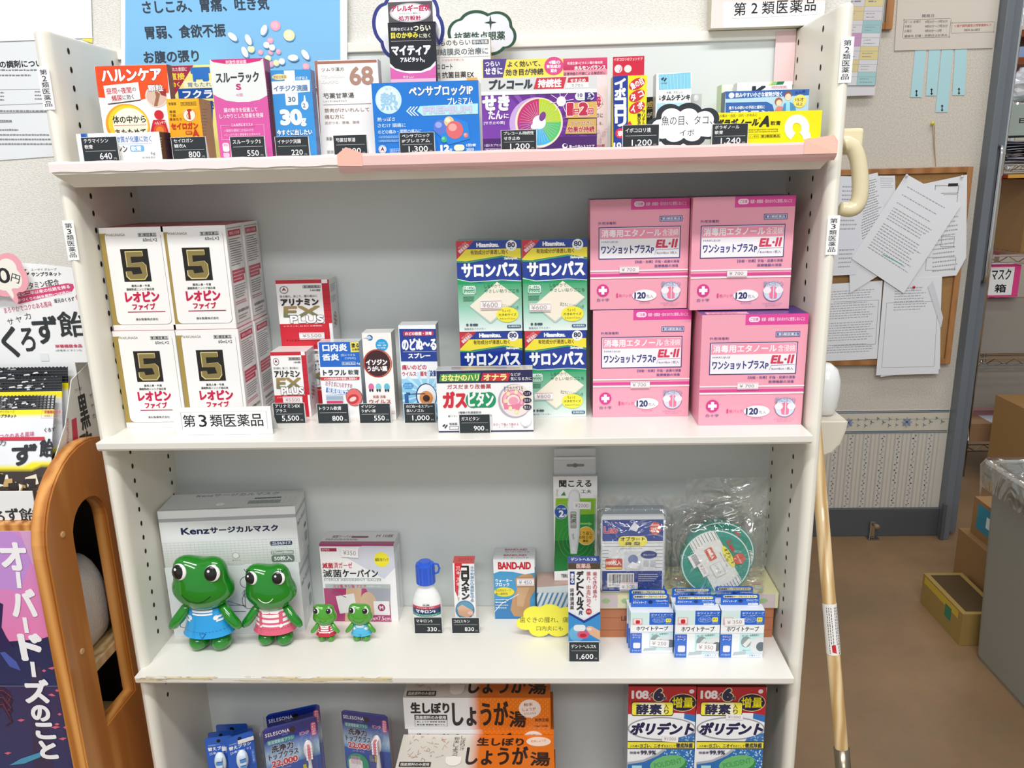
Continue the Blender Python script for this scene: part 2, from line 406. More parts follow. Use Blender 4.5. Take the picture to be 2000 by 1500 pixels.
plain('steel_grey', '6d747c', .4, .5, noise=.08, nscale=8); plain('chrome', 'd8d8d8', .12, .5, 1.0); plain('base_grey', '575a5e', .5, .4, noise=.12, nscale=9)
plain('white_plastic', 'eef0f0', .25, .5, coat=.2); plain('cardboard', 'b08a5a', .85, .1, noise=.1, nscale=30); plain('grey_plastic', '8c8a80', .45, .4, noise=.06, nscale=4)
plain('pink_tape', 'f0c8c4', .32, .4, noise=.12, nscale=12); plain('pale_tape', 'f6e4e2', .35, .4); plain('yellow_paper', 'eede3c', .7, .2)
plain('grey_stone', 'a8a198', .6, .3, noise=.3, nscale=6)
def worn():
    m, t, b = nt('worn_edge', .32, .45); tc = N(t, 'ShaderNodeTexCoord'); sp = N(t, 'ShaderNodeSeparateXYZ'); t.links.new(tc.outputs['Object'], sp.inputs[0])
    mp = N(t, 'ShaderNodeMapping'); mp.inputs['Scale'].default_value = (22, 60, 190); t.links.new(tc.outputs['Object'], mp.inputs[0])
    n = N(t, 'ShaderNodeTexNoise', Scale=1.0, Detail=5.0, Distortion=.4); t.links.new(mp.outputs[0], n.inputs['Vector'])
    def mth(op, a, v): q = N(t, 'ShaderNodeMath', operation=op); t.links.new(a, q.inputs[0]); (t.links.new(v, q.inputs[1]) if hasattr(v, 'links') else setattr(q.inputs[1], 'default_value', v)); return q.outputs[0]
    k = mth('MULTIPLY', mth('MULTIPLY', mth('LESS_THAN', sp.outputs[0], -.085), mth('LESS_THAN', sp.outputs[1], -.0170)), mth('GREATER_THAN', sp.outputs[2], Z3-.0068))
    fac = mth('MULTIPLY', k, mth('GREATER_THAN', n.outputs[0], .5)); f2 = mth('GREATER_THAN', n.outputs[0], .53)
    m1 = N(t, 'ShaderNodeMix', data_type='RGBA'); m1.inputs[6].default_value = (*lin('b0a994'), 1); m1.inputs[7].default_value = (*lin('e4d5ae'), 1); t.links.new(f2, m1.inputs[0])
    m2 = N(t, 'ShaderNodeMix', data_type='RGBA'); m2.inputs[6].default_value = (*lin('efece4'), 1); t.links.new(fac, m2.inputs[0]); t.links.new(m1.outputs[2], m2.inputs[7]); t.links.new(m2.outputs[2], b.inputs['Base Color']); MATS['worn_edge'] = m
worn()
def floor_mat():
    m, t, b = nt('floor_vinyl', .42, .35); tc = N(t, 'ShaderNodeTexCoord'); n = N(t, 'ShaderNodeTexNoise', Scale=3.2, Detail=6.0); n2 = N(t, 'ShaderNodeTexNoise', Scale=45.0, Detail=5.0)
    for q in (n, n2): t.links.new(tc.outputs['Object'], q.inputs['Vector'])
    r = N(t, 'ShaderNodeValToRGB'); r.color_ramp.elements[0].position = .33; r.color_ramp.elements[1].position = .7
    r.color_ramp.elements[0].color = (*lin('826a50'), 1); r.color_ramp.elements[1].color = (*lin('987a58'), 1); e = r.color_ramp.elements.new(.5); e.color = (*lin('8e7154'), 1)
    t.links.new(n.outputs[0], r.inputs[0]); mx = N(t, 'ShaderNodeMix', data_type='RGBA', blend_type='MULTIPLY'); mx.inputs[0].default_value = .22
    t.links.new(r.outputs[0], mx.inputs[6]); t.links.new(n2.outputs[1], mx.inputs[7]); t.links.new(mx.outputs[2], b.inputs['Base Color']); bump(t, b, n2.outputs[0], .15, .001); MATS['floor_vinyl'] = m
floor_mat()
def slab(name, x0, x1, y0, y1, z0, z1, mat, parent=None, kind=None, bev=0):
    if bev: me = rbox(x0, x1, y0, y1, z0, z1, bev)
    else:
        mb = MB(); mb.box(x0, x1, y0, y1, z0, z1, 'ffffff'); me = mb.mesh(name)
    o = link(name, me, mat, parent)
    if kind: o['kind'] = kind
    return o
slab('floor', -2.2, 4.2, -2.2, 4.2, FLOOR-.05, FLOOR, 'floor_vinyl', kind='structure')
slab('wall_back', -1.6, .462, YP, YP+.07, FLOOR, 1.5, 'white_wallpaper', kind='structure')
DX = on_y(1856, 800, YW).x           # the doorway begins here
slab('wall_right', .25, DX, YW, YW+.1, FLOOR, 1.5, 'beige_wallpaper', kind='structure')
slab('wall_far', 1.2, 4.2, 4.1, 4.2, FLOOR, 1.5, 'beige_wallpaper', kind='structure')
slab('wall_side', 4.1, 4.2, -2.2, 4.2, FLOOR, 1.5, 'beige_wallpaper', kind='structure')
BZ = on_y(1720, 991, YW).z
slab('baseboard_right', .3, DX, YW-.012, YW, FLOOR, BZ, 'base_grey', kind='structure', bev=.002)
# lower wallpaper: pale stripes with grey-blue flower garlands, and a flowered border above
ID = Matrix.Identity(4)
def wallface(mb, Y, step=4e-5): return Face(mb, ID, (0, Y, 0), (1, 0, 0), (0, 0, 1), (0, -1, 0), step=step)
mb = MB(); zb = on_y(1740, 846, YW).z
mb.quad((.3, YW-.001, BZ), (DX-.002, YW-.001, BZ), (DX-.002, YW-.001, zb), (.3, YW-.001, zb), 'd2ccc2')
F = wallface(mb, YW-.0012); sx = on_y(1720, 900, YW).x; rn = random.Random(3)
for i in range(-7, 6):
    x = sx+i*.0475
    if x > DX-.02 or x < .32: continue
    for dx, wd, c in ((-.0125, .0022, 'b3afa8'), (-.0095, .0012, 'a9a7a4'), (.0095, .0012, 'a9a7a4'), (.0125, .0022, 'b3afa8'), (.024, .004, 'c3bbad')): F.rectm(x+dx-wd/2, x+dx+wd/2, BZ, zb, c); F.k -= 1
    z = BZ+.006; j = 0
    while z < zb-.008:
        sgn = 1 if j % 2 else -1
        for q in range(3):
            cx, cz, r = x+sgn*.0028+rn.uniform(-.002, .002), z+rn.uniform(-.003, .003), rn.uniform(.0012, .0026)
            pts = [(cx+r*math.cos(a*math.pi/3), cz+r*math.sin(a*math.pi/3)) for a in range(6)]; F.emit(pts, [tuple(range(6))], ['a9acb6', 'b2b6b4', 'b9bbc0'][q], True)
        F.rectm(x-.0005, x+.0005, z, z+.008, '9ba0a0'); F.k -= 1; z += .0085; j += 1
o = mb.build('trim_1', 'print_matte'); o['kind'] = 'structure'; o['label'] = 'striped wallpaper with grey garlands on the lower wall'
mb = MB(); zt = on_y(1740, 801, YW).z
mb.box(.3, DX-.003, YW-.0022, YW-.0002, zb, zt, 'd2ccbc'); F = wallface(mb, YW-.0023)
for z in (zt-.0025, zt-.007, zb+.007, zb+.0025): F.rectm(.3, DX-.003, z-.0016, z+.0016, '5f6d80'); F.k -= 1
F.k += 1; zc = (zt+zb)/2
def flower(cx, cz, r, n, c, c2):
    for i in range(n):
        a = 2*math.pi*i/n; p = Vector((cx+r*.6*math.cos(a), cz+r*.6*math.sin(a))); d = Vector((math.cos(a), math.sin(a))); e = Vector((-d.y, d.x))
        F.emit([p-d*r*.5, p-d*.1*r+e*r*.22, p+d*r*.4, p-d*.1*r-e*r*.22], [(0, 1, 2, 3)], c if i % 2 else c2, True)
    F.k += 1; F.emit([(cx+r*.2*math.cos(a*math.pi/3), cz+r*.2*math.sin(a*math.pi/3)) for a in range(6)], [tuple(range(6))], '3f4a6a')
fx = on_y(1770, 822, YW).x
for k in range(-3, 2):
    c0 = fx+k*.175
    if c0 < DX-.03: flower(c0, zc, .017, 8, '8089a8', '9aa3ba')
    for s_ in (-1, 1):
        for dx, dz, r in ((.03, .009, .006), (.03, -.009, .006), (.052, .01, .007), (.052, -.01, .007), (.07, 0, .008), (.087, .012, .0055)):
            if c0+s_*dx < DX-.01 and c0+s_*dx > .3: flower(c0+s_*dx, zc+dz, r, 3, '5c6888', '7c8a88')
        xe = min(DX-.005, max(.31, c0+s_*.087)); F.k -= 1
        F.rectm(min(c0, xe), max(c0, xe), zc+.009, zc+.0098, '8c9c90')
o = mb.build('trim_2', 'print_matte'); o['kind'] = 'structure'; o['label'] = 'flowered blue and cream wallpaper border'

# steel door jamb with the edge of the sliding door and its chrome pull
t = empty('sliding_door', (DX, YW, FLOOR)); tag(t, 'grey steel door frame post with long chrome pull beside the corkboard wall', 'door')
def pm(name, x0, x1, y0, y1, z0, z1, mat, bev=.002): o = link(name, rbox(x0, x1, y0, y1, z0, z1, bev), mat, t); return o
pm('jamb', 0, .022, -.04, .1, 0, 2.3, 'steel_grey', .002); pm('door_edge', .024, .056, -.012, .03, .012, 2.3, 'steel_grey', .003); pm('kick_plate', -.006, .004, -.044, -.03, 0, .12, 'base_grey', .001)
mb = MB(); p0, p1 = on_y(1944, 285, YW-.05), on_y(1916, 555, YW-.05)
hx = .036
tube(mb, [(hx, -.012, p0.z-FLOOR), (hx, -.032, p0.z-FLOOR-.004), (hx, -.036, p0.z-FLOOR-.02), (hx, -.036, p1.z-FLOOR+.02), (hx, -.032, p1.z-FLOOR+.004), (hx, -.012, p1.z-FLOOR)], .006, 'dddddd', 12)
mb.build('handle', 'chrome', t, smooth=True)['label'] = 'chrome bar pull'

# ------------------------------------------------------------------ the white display rack
rack = empty('display_rack', (0, 0, FLOOR)); tag(rack, 'cream white open display rack with four shelves, peg holes and rounded uprights', 'rack')
def rk(name, me, mat, label=None, smooth=False):
    o = link(name, me, mat, rack, (0, 0, -FLOOR), smooth=smooth)
    if label: o['label'] = label
    return o
def upright(sgn):
    """side panel with a rounded front nose, extruded up"""
    prof = [(0, DB+.004), (0, .012)]
    for i in range(1, 8): a = R(i*180/8); prof.append((.0078-.0078*math.cos(a), .012-.013*math.sin(a)))
    prof += [(.0155, .012), (.0145, .02), (.0145, DB+.004)]
    mb = MB(); vs = []; zs = [FLOOR, ZT-.004, ZT-.001, ZT+.0004]; ins = [0, 0, .0012, .0035]; n = len(prof)
    for z, q in zip(zs, ins):
        for i, (x, y) in enumerate(prof):
            cx, cy = .0073, .08; x2 = x+(cx-x)*min(1, q/.0073); y2 = y+q if y < .03 else y
            vs.append((sgn*(-.4145+x2), y2, z))
    fs = []
    for j in range(3):
        for i in range(n): fs.append((j*n+i, j*n+(i+1) % n, (j+1)*n+(i+1) % n, (j+1)*n+i))
    fs.append(tuple(range(3*n, 4*n))); fs.append(tuple(range(n))[::-1])
    mb.add(vs, fs, 'ffffff'); me = mb.mesh('u'); bm = bmesh.new(); bm.from_mesh(me); bmesh.ops.recalc_face_normals(bm, faces=bm.faces); bm.to_mesh(me); bm.free()
    me.polygons.foreach_set('use_smooth', [len(p.vertices) == 4 for p in me.polygons]); me.set_sharp_from_angle(angle=R(35)); return me
rk('side_panel', upright(1), 'cream_laminate'); rk('side_panel', upright(-1), 'cream_laminate')
def holes(x, nx, ys):
    mb = MB()
    for y in ys:
        for k in range(-34, 9):
            z = .2380+k*.0189 if y < .1 else .2372+k*.0189
            if any(abs(z-q) < .012 for q in (Z1-.01, Z2, Z3, Z4)): continue
            pts = [(x+nx*.0002, y+.0023*math.cos(a*math.pi/4), z+.0034*math.sin(a*math.pi/4)) for a in range(8)]
            mb.add(pts, [tuple(range(8)) if nx > 0 else tuple(range(8))[::-1]], 'ffffff')
    o = rk('peg_holes', mb.mesh('h'), 'dark_hole'); o['kind'] = 'stuff'
holes(-.3999, 1, (.040, .130)); holes(.3999, -1, (.051, .1335))
def raw(x0, x1, y0, y1, z0, z1, b=.001): return rbox(x0, x1, y0, y1, z0, z1, b)
rk('back_panel', raw(-.402, .402, DB, DB+.004, FLOOR+.02, ZT-.008), 'back_white')
rk('top_rail', raw(-.4, .4, DB-.004, DB+.0045, ZT-.0105, ZT+.0005), 'shelf_white')
for z in (Z2, Z3, Z4):   # shelf boards: thin front edge with a rolled lower corner
    mb = MB(); T = .0112; prof = [(-.018, z), (-.0183, z-.001), (-.0175, z-T+.0035), (-.0155, z-T+.0008), (-.0125, z-T), (DB-.001, z-T), (DB-.001, z)]
    prism_v = [[(x, y, zz) for y, zz in prof] for x in (-.4055, .3965)]; n = len(prof); mb.add(prism_v[0]+prism_v[1], [(i, i+n, (i+1) % n+n, (i+1) % n) for i in range(n)]+[tuple(range(n))[::-1], tuple(range(n, 2*n))], 'ffffff')
    # notch the board between the uprights: the wide front nose only stands before them
    me = mb.mesh('s'); bm = bmesh.new(); bm.from_mesh(me)
    bmesh.ops.recalc_face_normals(bm, faces=bm.faces); bm.to_mesh(me); bm.free()
    rk('shelf_board', me, 'worn_edge' if z == Z3 else 'shelf_white')
# top shelf with its thick bevelled lip
mb = MB(); A = [(-.4055, -.019, Z1), (.3975, -.019, Z1), (.3975, -.019, Z1-.0095), (-.4055, -.019, Z1-.0095)]; Bq = [(-.392, .0, Z1), (.3905, .0, Z1), (.3905, .0, Z1-.0245), (-.3935, .0, Z1-.0245)]
C = [(-.4055, -.0, Z1), (.3975, 0, Z1)]
mb.add(A+Bq, [(3, 2, 1, 0)[::-1], (0, 1, 5, 4), (3, 7, 6, 2), (0, 4, 7, 3), (1, 2, 6, 5), (4, 5, 6, 7)], 'ffffff')
me = mb.mesh('l'); bm = bmesh.new(); bm.from_mesh(me); bmesh.ops.recalc_face_normals(bm, faces=bm.faces); bmesh.ops.bevel(bm, geom=bm.edges[:], offset=.0014, segments=3, affect='EDGES'); bm.to_mesh(me); bm.free()
rk('shelf_lip', me, 'cream_laminate'); rk('shelf_board', raw(-.3995, .3995, -.002, DB, Z1-.012, Z1-.0005), 'shelf_white')
# pink tape folded over the lip: a pale length on the left, a deeper one wrapping under on the right
def tape(name, x0, x1, prof, mat, label):
    mb = MB(); n = 24
    vs = [(x0+(x1-x0)*i/n+(random.uniform(-.0006, .0006) if 0 < i < n else 0), y, z+(.0006*math.sin(i*1.7+j*2) if j in (0, len(prof)-1) else 0)) for i in range(n+1) for j, (y, z) in enumerate(prof)]
    m = len(prof); mb.add(vs, [(i*m+j, i*m+j+1, (i+1)*m+j+1, (i+1)*m+j) for i in range(n) for j in range(m-1)], 'ffffff')
    o = rk(name, mb.mesh('t'), mat, label); md = o.modifiers.new('s', 'SOLIDIFY'); md.thickness = .0002; return o
tape('tape_strip', -.4060, -.102, [(-.0165, Z1+.0024), (-.0185, Z1+.0022), (-.0196, Z1+.0002), (-.0197, Z1-.008)], 'pale_tape', 'pale pink tape')
tape('tape_strip', -.1025, .399, [(-.0165, Z1+.0030), (-.0182, Z1+.0026), (-.0198, Z1+.0004), (-.0198, Z1-.0088), (-.0175, Z1-.0119), (-.013, Z1-.0155)], 'pink_tape', 'deeper pink tape wrapped under the lip')
mb = MB(); mb.add([(-.1035, -.0203, Z1-.0085), (-.078, -.0203, Z1-.0095), (-.078, -.0203, Z1+.0035), (-.094, -.0203, Z1+.0095), (-.1035, -.0203, Z1+.0025)], [(0, 1, 2, 3, 4)], 'eeb9a8'); o = rk('tape_strip', mb.mesh('t'), 'print_gloss', 'peeling salmon tape corner')
mb = MB(); mb.add([(.366, -.0203, Z1-.0088), (.399, -.0203, Z1-.0088), (.399, -.0203, Z1+.003), (.395, -.019, Z1+.009), (.366, -.0203, Z1+.005)], [(0, 1, 2, 3, 4)], 'ecc0ae'); rk('tape_strip', mb.mesh('t'), 'print_gloss', 'salmon tape end at the right corner')
mb = MB(); y_ = DB-.0045; p = on_y(1516, 62, y_); q = on_y(1556, 165, y_); mb.quad((p.x, y_, q.z), (.3995, y_, q.z), (.3995, y_, p.z), (p.x, y_, p.z), 'f2cfd0'); rk('tape_strip', mb.mesh('t'), 'print_gloss', 'pink tape band in the back corner')
# category labels stuck on the uprights
def post_label(x, tl, br, txt, n=None):
    y_ = -.0014; p = on_y(*tl, y_); q = on_y(*br, y_); mb = MB(); W = .0125; xc = x
    mb.quad((xc-W/2, y_, q.z), (xc+W/2, y_, q.z), (xc+W/2, y_, p.z), (xc-W/2, y_, p.z), 'f4f5f3')
    F = wallface(mb, y_-.0001); h = (p.z-q.z-.005)/6
    for i, ch in enumerate(txt):
        z1 = p.z-.0025-i*h; vs, fs, X0, X1, Y0, Y1 = glyphs(ch, .003)
        if ch in '23': wd = .0048
        else: wd = .0078
        F.emit([(xc+((a-X0)/(X1-X0)-.5)*wd, z1-h*.92+(b-Y0)/(Y1-Y0)*h*.84) for a, b in vs], fs, '2b2d3a', True)
    rk('category_label', mb.mesh('c'), 'print_paper', 'white label reading '+txt)
post_label(-.4062, (101, 129), (101, 214), '第2類医薬品'); post_label(-.4062, (149, 430), (149, 508), '第3類医薬品')
post_label(.4075, (1641, 72), (1636, 162), '第2類医薬品'); post_label(.4075, (1614, 421), (1608, 498), '第3類医薬品')
# ================================================================== small cards
def price_card(names, price, label, tl, tr, bl=None, z0=Z1, Y=None, cut=None):
    """black folded price card with white lettering, standing like a small tent"""
    if bl: p = on_z(*bl, z0); Y = p.y
    a, b = on_y(*tl, Y), on_y(*tr, Y); W = b.x-a.x; H = a.z-z0; mb = MB()
    mb.box(0, W, 0, .0005, 0, H, 'eeeeee', 'dddddd')
    mb.add([(0, .0005, H), (W, .0005, H), (W, .0042, .0), (0, .0042, .0), (0, .0009, H), (W, .0009, H), (W, .0046, .0), (0, .0046, .0)], [(3, 2, 1, 0), (4, 5, 6, 7), (0, 4, 7, 3), (1, 2, 6, 5)], 'e8e8e6')
    F = Face(mb, Matrix(), (0, 0, 0), (1, 0, 0), (0, 0, 1), (0, -1, 0)).norm(W, H)
    F.rect(.012, .012, .988, .985, '34393c')
    n = len(names)
    if n == 1:
        wd = min(.86, .115*len(names[0])); F.text(names[0], .08, .13, .08+wd, .13+.19, 'f4f4f4', .012); ry = .44
    else:
        for i, t_ in enumerate(names): wd = min(.84, .112*len(t_)); F.text(t_, .08, .07+i*.22, .08+wd, .07+i*.22+.155, 'f4f4f4', .012)
        ry = .53
    F.rect(.08, ry, .93, ry+.014, 'c8cccc')
    wd = .105*len(price)+.02; F.text(price, .80-wd, .61, .80, .86 if ',' not in price else .90, 'ffffff', .006); F.text('円', .85, .80, .92, .88, 'c8c8c8')
    o = mb.build('price_card', 'print_matte', None, (a.x, Y, z0+.0003)); return tag(o, label, 'price card', 'black price cards on the shelves')
def cloud(mb, W, H, col, edge, t=.0035, seed=0, lobes=None, back='f2f2ee'):
    """cloud-shaped card: outline of overlapping lobes; returns the outline"""
    lobes = lobes or [(.13, .52, .13, .2), (.3, .27, .17, .25), (.55, .25, .18, .24), (.8, .38, .15, .25), (.86, .62, .13, .22), (.62, .78, .16, .2), (.36, .78, .17, .2), (.17, .68, .12, .18)]
    def rad(a, grow):
        best = 0; dx, dy = math.cos(a), math.sin(a)*1.0
        for (cx, cy, rx, ry) in lobes:
            X, Y_, RX, RY = (cx-.5)*W, (.5-cy)*H, rx*W+grow, ry*H+grow
            A = (dx/RX)**2+(dy/RY)**2; B = -2*(dx*X/RX**2+dy*Y_/RY**2); C = (X/RX)**2+(Y_/RY)**2-1; D = B*B-4*A*C
            if D >= 0: best = max(best, (-B+math.sqrt(D))/2/A)
        return best
    n = 96; out = [(W/2+rad(2*math.pi*i/n, 0)*math.cos(2*math.pi*i/n), H/2+rad(2*math.pi*i/n, 0)*math.sin(2*math.pi*i/n)) for i in range(n)]
    inn = [(W/2+(rad(2*math.pi*i/n, 0)-t)*math.cos(2*math.pi*i/n), H/2+(rad(2*math.pi*i/n, 0)-t)*math.sin(2*math.pi*i/n)) for i in range(n)]
    prism(mb, out, 0, .0006, edge, edge, back)
    F = Face(mb, Matrix(), (0, 0, 0), (1, 0, 0), (0, 0, 1), (0, -1, 0)); F.emit([(W/2, H/2)]+inn, [(0, i, i % n+1) for i in range(1, n+1)], col)
    return F
def cloud_sign(label, x0, y0, x1, y1, Y, col, edge, t, texts, lobes=None, rz=0, name='cloud_sign', group=None):
    a, b = on_y(x0, (y0+y1)/2, Y), on_y(x1, (y0+y1)/2, Y); c, d = on_y((x0+x1)/2, y0, Y), on_y((x0+x1)/2, y1, Y)
    d.z = max(d.z, min((q+.0006 for q in (Z1, Z2, Z3) if abs(d.z-q) < .02), default=-9)); W, H = b.x-a.x, c.z-d.z; mb = MB(); F = cloud(mb, W, H, col, edge, t, lobes=lobes)
    F.norm(W, H)
    for q in texts: F.text(*q[:6], **(q[6] if len(q) > 6 else {}))
    o = mb.build(name, 'print_card', None, (a.x, Y, d.z)); tag(o, label, 'sign', group); return o, F, mb

# ================================================================== top shelf, left to right
WH = 'fbfaf8'
# small ointment carton in front
b = Bx('ointment_box', 'low white ointment carton with blue corner, at the left end of the top shelf', 'box', (148, 262), (311, 261), Z1, .028, Y=-.006, f=WH, side='2c2540', top='f4f4f4').crop(0, 0, .27)
F = b.front; F.rect(585, 968, 632, 996, '2458b8').rect(620, 968, 634, 996, '3f80d8').text('化膿性疾患', 735, 985, 838, 1015, '4a7cc4').text('物質が化膿に効く', 838, 985, 1095, 1030, '3f78c8', .012)
F.rect(845, 1040, 1100, 1042, '7aa0d8').text('シン', 850, 1055, 922, 1102, '33373c', .03).rrect(942, 1052, 1044, 1098, '6fb4e4').text('軟膏', 950, 1058, 1022, 1092, 'ffffff', .03).text('6g', 1092, 1098, 1124, 1125, '7a7a7a').text('第2類医薬品', 1030, 1132, 1125, 1148, '8a8a8a')
b.right.rect(1145, 985, 1175, 1150, '2c2540').fine(1150, 990, 1172, 1140, 'b8b0c8', 8); b.done()
# red and white granule carton
b = Bx('medicine_box', 'tall red and white granule carton with a sun disc and red figure', 'box', (184, 130), (325, 126), Z1, .012, Y=.042, f='f8f3ee', side='7c2a1a', top='e65a20').crop(0, 0, .27)
F = b.front; F.poly([(684, 482), (1206, 468), (1222, 672), (1000, 730), (712, 706)], 'e8501c').poly([(700, 480), (940, 475), (960, 700), (712, 706)], 'ea4a1c')
F.text('ハルンケア', 735, 500, 1165, 585, 'ffffff', .05, o=('a02c18', .03)).poly([(748, 622), (1000, 596), (1018, 720), (772, 752)], 'f6f2f0').poly([(780, 752), (1018, 722), (1018, 730), (784, 760)], '4a4040')
F.text('昼間', 770, 640, 846, 682, 'c03048', .02, rot=3).text('や', 850, 648, 874, 672, '333333', rot=3).text('夜間', 876, 632, 950, 676, 'c03048', .02, rot=3).text('の', 956, 635, 985, 660, '333333', rot=3)
F.text('頻尿', 808, 690, 884, 732, 'c03048', .02, rot=3).text('に効く', 888, 685, 970, 722, '333333', .01, rot=3)
F.ell(1132, 700, 80, 78, 'e8dcd0').ell(1132, 700, 72, 70, 'd8b8a8').poly([(1150, 660), (1200, 640), (1205, 700), (1170, 690)], 'a03030').poly([(1120, 655), (1160, 680), (1140, 770), (1115, 770), (1130, 700)], '9a6a4a').text('顆粒', 1072, 615, 1180, 662, 'ffffff', .02, o=('5a4038', .05))
F.ell(925, 905, 158, 152, 'e8a020', 40).ell(932, 905, 146, 142, 'f6cc30', 40).ell(945, 905, 125, 122, 'fbf4d8', 40)
F.text('体の中から', 818, 838, 1055, 892, '28241f', .03).rect(828, 906, 1060, 910, 'c02838').text('あたためて', 838, 935, 1058, 990, '28241f', .03)
F.ell(1152, 832, 34, 34, 'cc2030').poly([(1110, 870), (1195, 868), (1222, 960), (1240, 1150), (1200, 1160), (1170, 1010), (1130, 1010), (1090, 960)], 'cc2030').ell(1160, 945, 45, 45, 'e05828').ell(1160, 945, 28, 28, 'f08a30').text('ハルンケア', 1120, 880, 1205, 900, 'ffffff', .02, rot=4)
F.ell(1208, 1128, 22, 34, 'ffffff').text('0', 1192, 1105, 1222, 1150, 'c02030', .03).rect(1222, 1090, 1250, 1160, 'c89020').text('包', 1222, 1112, 1248, 1140, '402010'); b.done()
# stomach medicine carton behind, with yellow and maroon corner
b = Bx('medicine_box', 'yellow, maroon and blue stomach powder carton, half hidden', 'box', (327, 129), (416, 126), Z1, .03, Y=.105, f='f6ee90', side='405080', top='d8d880').crop(0, 0, .27)
F = b.front; F.poly([(1212, 478), (1400, 474), (1250, 715), (1215, 690)], 'a82848').text('荒れた患部に', 1225, 488, 1352, 518, 'f8e8e0', .02).text('直接', 1228, 530, 1335, 578, 'f4dc40', .03).text('効く', 1238, 594, 1300, 630, 'f4dc40', .03)
F.rect(1330, 585, 1540, 642, 'f8f4c8').text('胃', 1385, 492, 1518, 588, '2c74c8', .04).text('胃もたれ', 1360, 598, 1530, 630, '4a70a0', .01).rect(1290, 640, 1540, 715, '2058a8').text('フクラ', 1325, 655, 1535, 710, 'ffffff', .04).poly([(1460, 730), (1540, 730), (1540, 1150), (1400, 1150)], '2a4a94').text('漢方', 1495, 732, 1550, 790, '20407c', .03); b.done()
# orange stomach pill carton
b = Bx('medicine_box', 'small orange pill carton with a round red bugle mark', 'box', (324, 194), (388, 193), Z1, .03, Y=.012, f='f2a81c', side='b87420', top='a86420').crop(0, 0, .27)
F = b.front; F.poly([(1200, 720), (1430, 716), (1432, 780), (1204, 860)], 'f4b824').text('胃腸薬', 1220, 742, 1275, 764, '5a3010', .02).frame(1308, 738, 1420, 765, '5a3010', 3).text('第2類医薬品', 1315, 743, 1413, 760, '5a3010')
F.ell(1370, 835, 46, 46, 'fbf0d8').ring(1370, 835, 44, 44, 'b84820', 3).rect(1362, 800, 1378, 866, 'b83020').ell(1370, 800, 18, 9, 'b83020').ring(1364, 840, 12, 18, 'b83020', 4)
for i, t_ in enumerate(('軟便', '下痢', '食あたり')): F.text(t_, 1228, 800+i*27, 1228+22*len(t_), 820+i*27, '4a2a10', .01)
F.text('セイロガン', 1240, 890, 1432, 935, 'c03018', .06).rrect(1344, 948, 1392, 975, 'c03018').text('糖衣', 1350, 953, 1386, 970, 'f6d060').text('A', 1395, 940, 1440, 990, 'c03018', .05)
b.right.fine(1460, 780, 1500, 1140, '704010', 16, .25); b.done()
# pink and silver laxative carton
b = Bx('medicine_box', 'tall pink and silver carton, left of the narrow blue and white carton', 'box', (409, 117), (515, 113), Z1, .018, Y=.004, f='d85ca4', side='8c2458', top='b03878').crop(0, 0, .27)
F = b.front; F.poly([(1516, 430), (1900, 420), (1935, 690), (1880, 722), (1800, 738), (1720, 740), (1640, 730), (1570, 700), (1538, 680)], 'e4e8e6').poly([(1518, 430), (1905, 420), (1880, 442), (1780, 462), (1640, 466), (1540, 450)], 'd4307c')
F.text('刺激性便秘薬', 1632, 436, 1782, 464, 'f8e0ec', .02).text('スルーラック', 1562, 525, 1872, 598, '383c40', .045).text('S', 1710, 610, 1742, 650, 'c03878', .05).text('40錠', 1708, 675, 1758, 700, 'd880a8')
F.text('腸の動きを促進して', 1620, 780, 1862, 812, 'fbe8f4', .02).text('しっかりとした効果を発揮', 1590, 822, 1905, 856, 'fbe8f4', .02)
F.frame(1600, 905, 1915, 1010, 'f0b0d4', 3).rrect(1660, 885, 1842, 920, 'd85ca4').text('こんな方にオススメ', 1675, 892, 1828, 914, 'ffffff', .01).text('✓頑固な便秘にお悩みの方', 1622, 935, 1835, 955, 'fbe0f0').text('✓しっかり効く便秘薬をお求めの方', 1622, 965, 1885, 985, 'fbe0f0')
F.rrect(1612, 1035, 1660, 1100, 'fbe8f4').text('便秘', 1618, 1042, 1652, 1060, 'd04090').rrect(1618, 1105, 1662, 1140, 'f4c0dc')
b.right.rect(1908, 600, 1960, 1150, '702048').fine(1915, 640, 1955, 900, 'c890b0', 14, .2); b.done()
# blue and white enema carton
b = Bx('medicine_box', 'narrow blue and white carton with a white cross and the number 30', 'box', (528, 138), (606, 137), Z1, .016, Y=.012, f='3c94d8', side='1c3c80', top='e8eef4').crop(500, 0, .23)
F = b.front; F.rect(240, 600, 330, 690, 'f2f6f8').poly([(132, 695), (456, 680), (460, 780), (140, 803)], 'f4f7f9').poly([(245, 795), (355, 790), (358, 892), (256, 898)], 'f4f7f9').ell(200, 655, 65, 26, 'f0dca0').text('便秘治療薬', 145, 642, 258, 670, '7a6a40').text('12才以上', 342, 650, 440, 678, 'ffffff', .02)
F.text('イチジク浣腸', 152, 725, 438, 775, '6888b0', .04).text('30', 275, 825, 335, 865, '5a7088', .03).ell(416, 896, 31, 38, 'f6fafc').poly([(404, 870), (408, 812), (416, 812), (428, 870)], 'f6fafc').text('2', 398, 880, 420, 914, '4a5a70', .02)
F.text('30', 215, 940, 382, 1055, 'ffffff', .07).text('g', 385, 1010, 425, 1070, 'ffffff', .05).text('今すぐに出したい', 180, 1102, 478, 1150, 'ffffff', .04, o=('2470b8', .05)); b.right.fine(462, 700, 492, 1150, '6888c0', 26, .25); b.done()
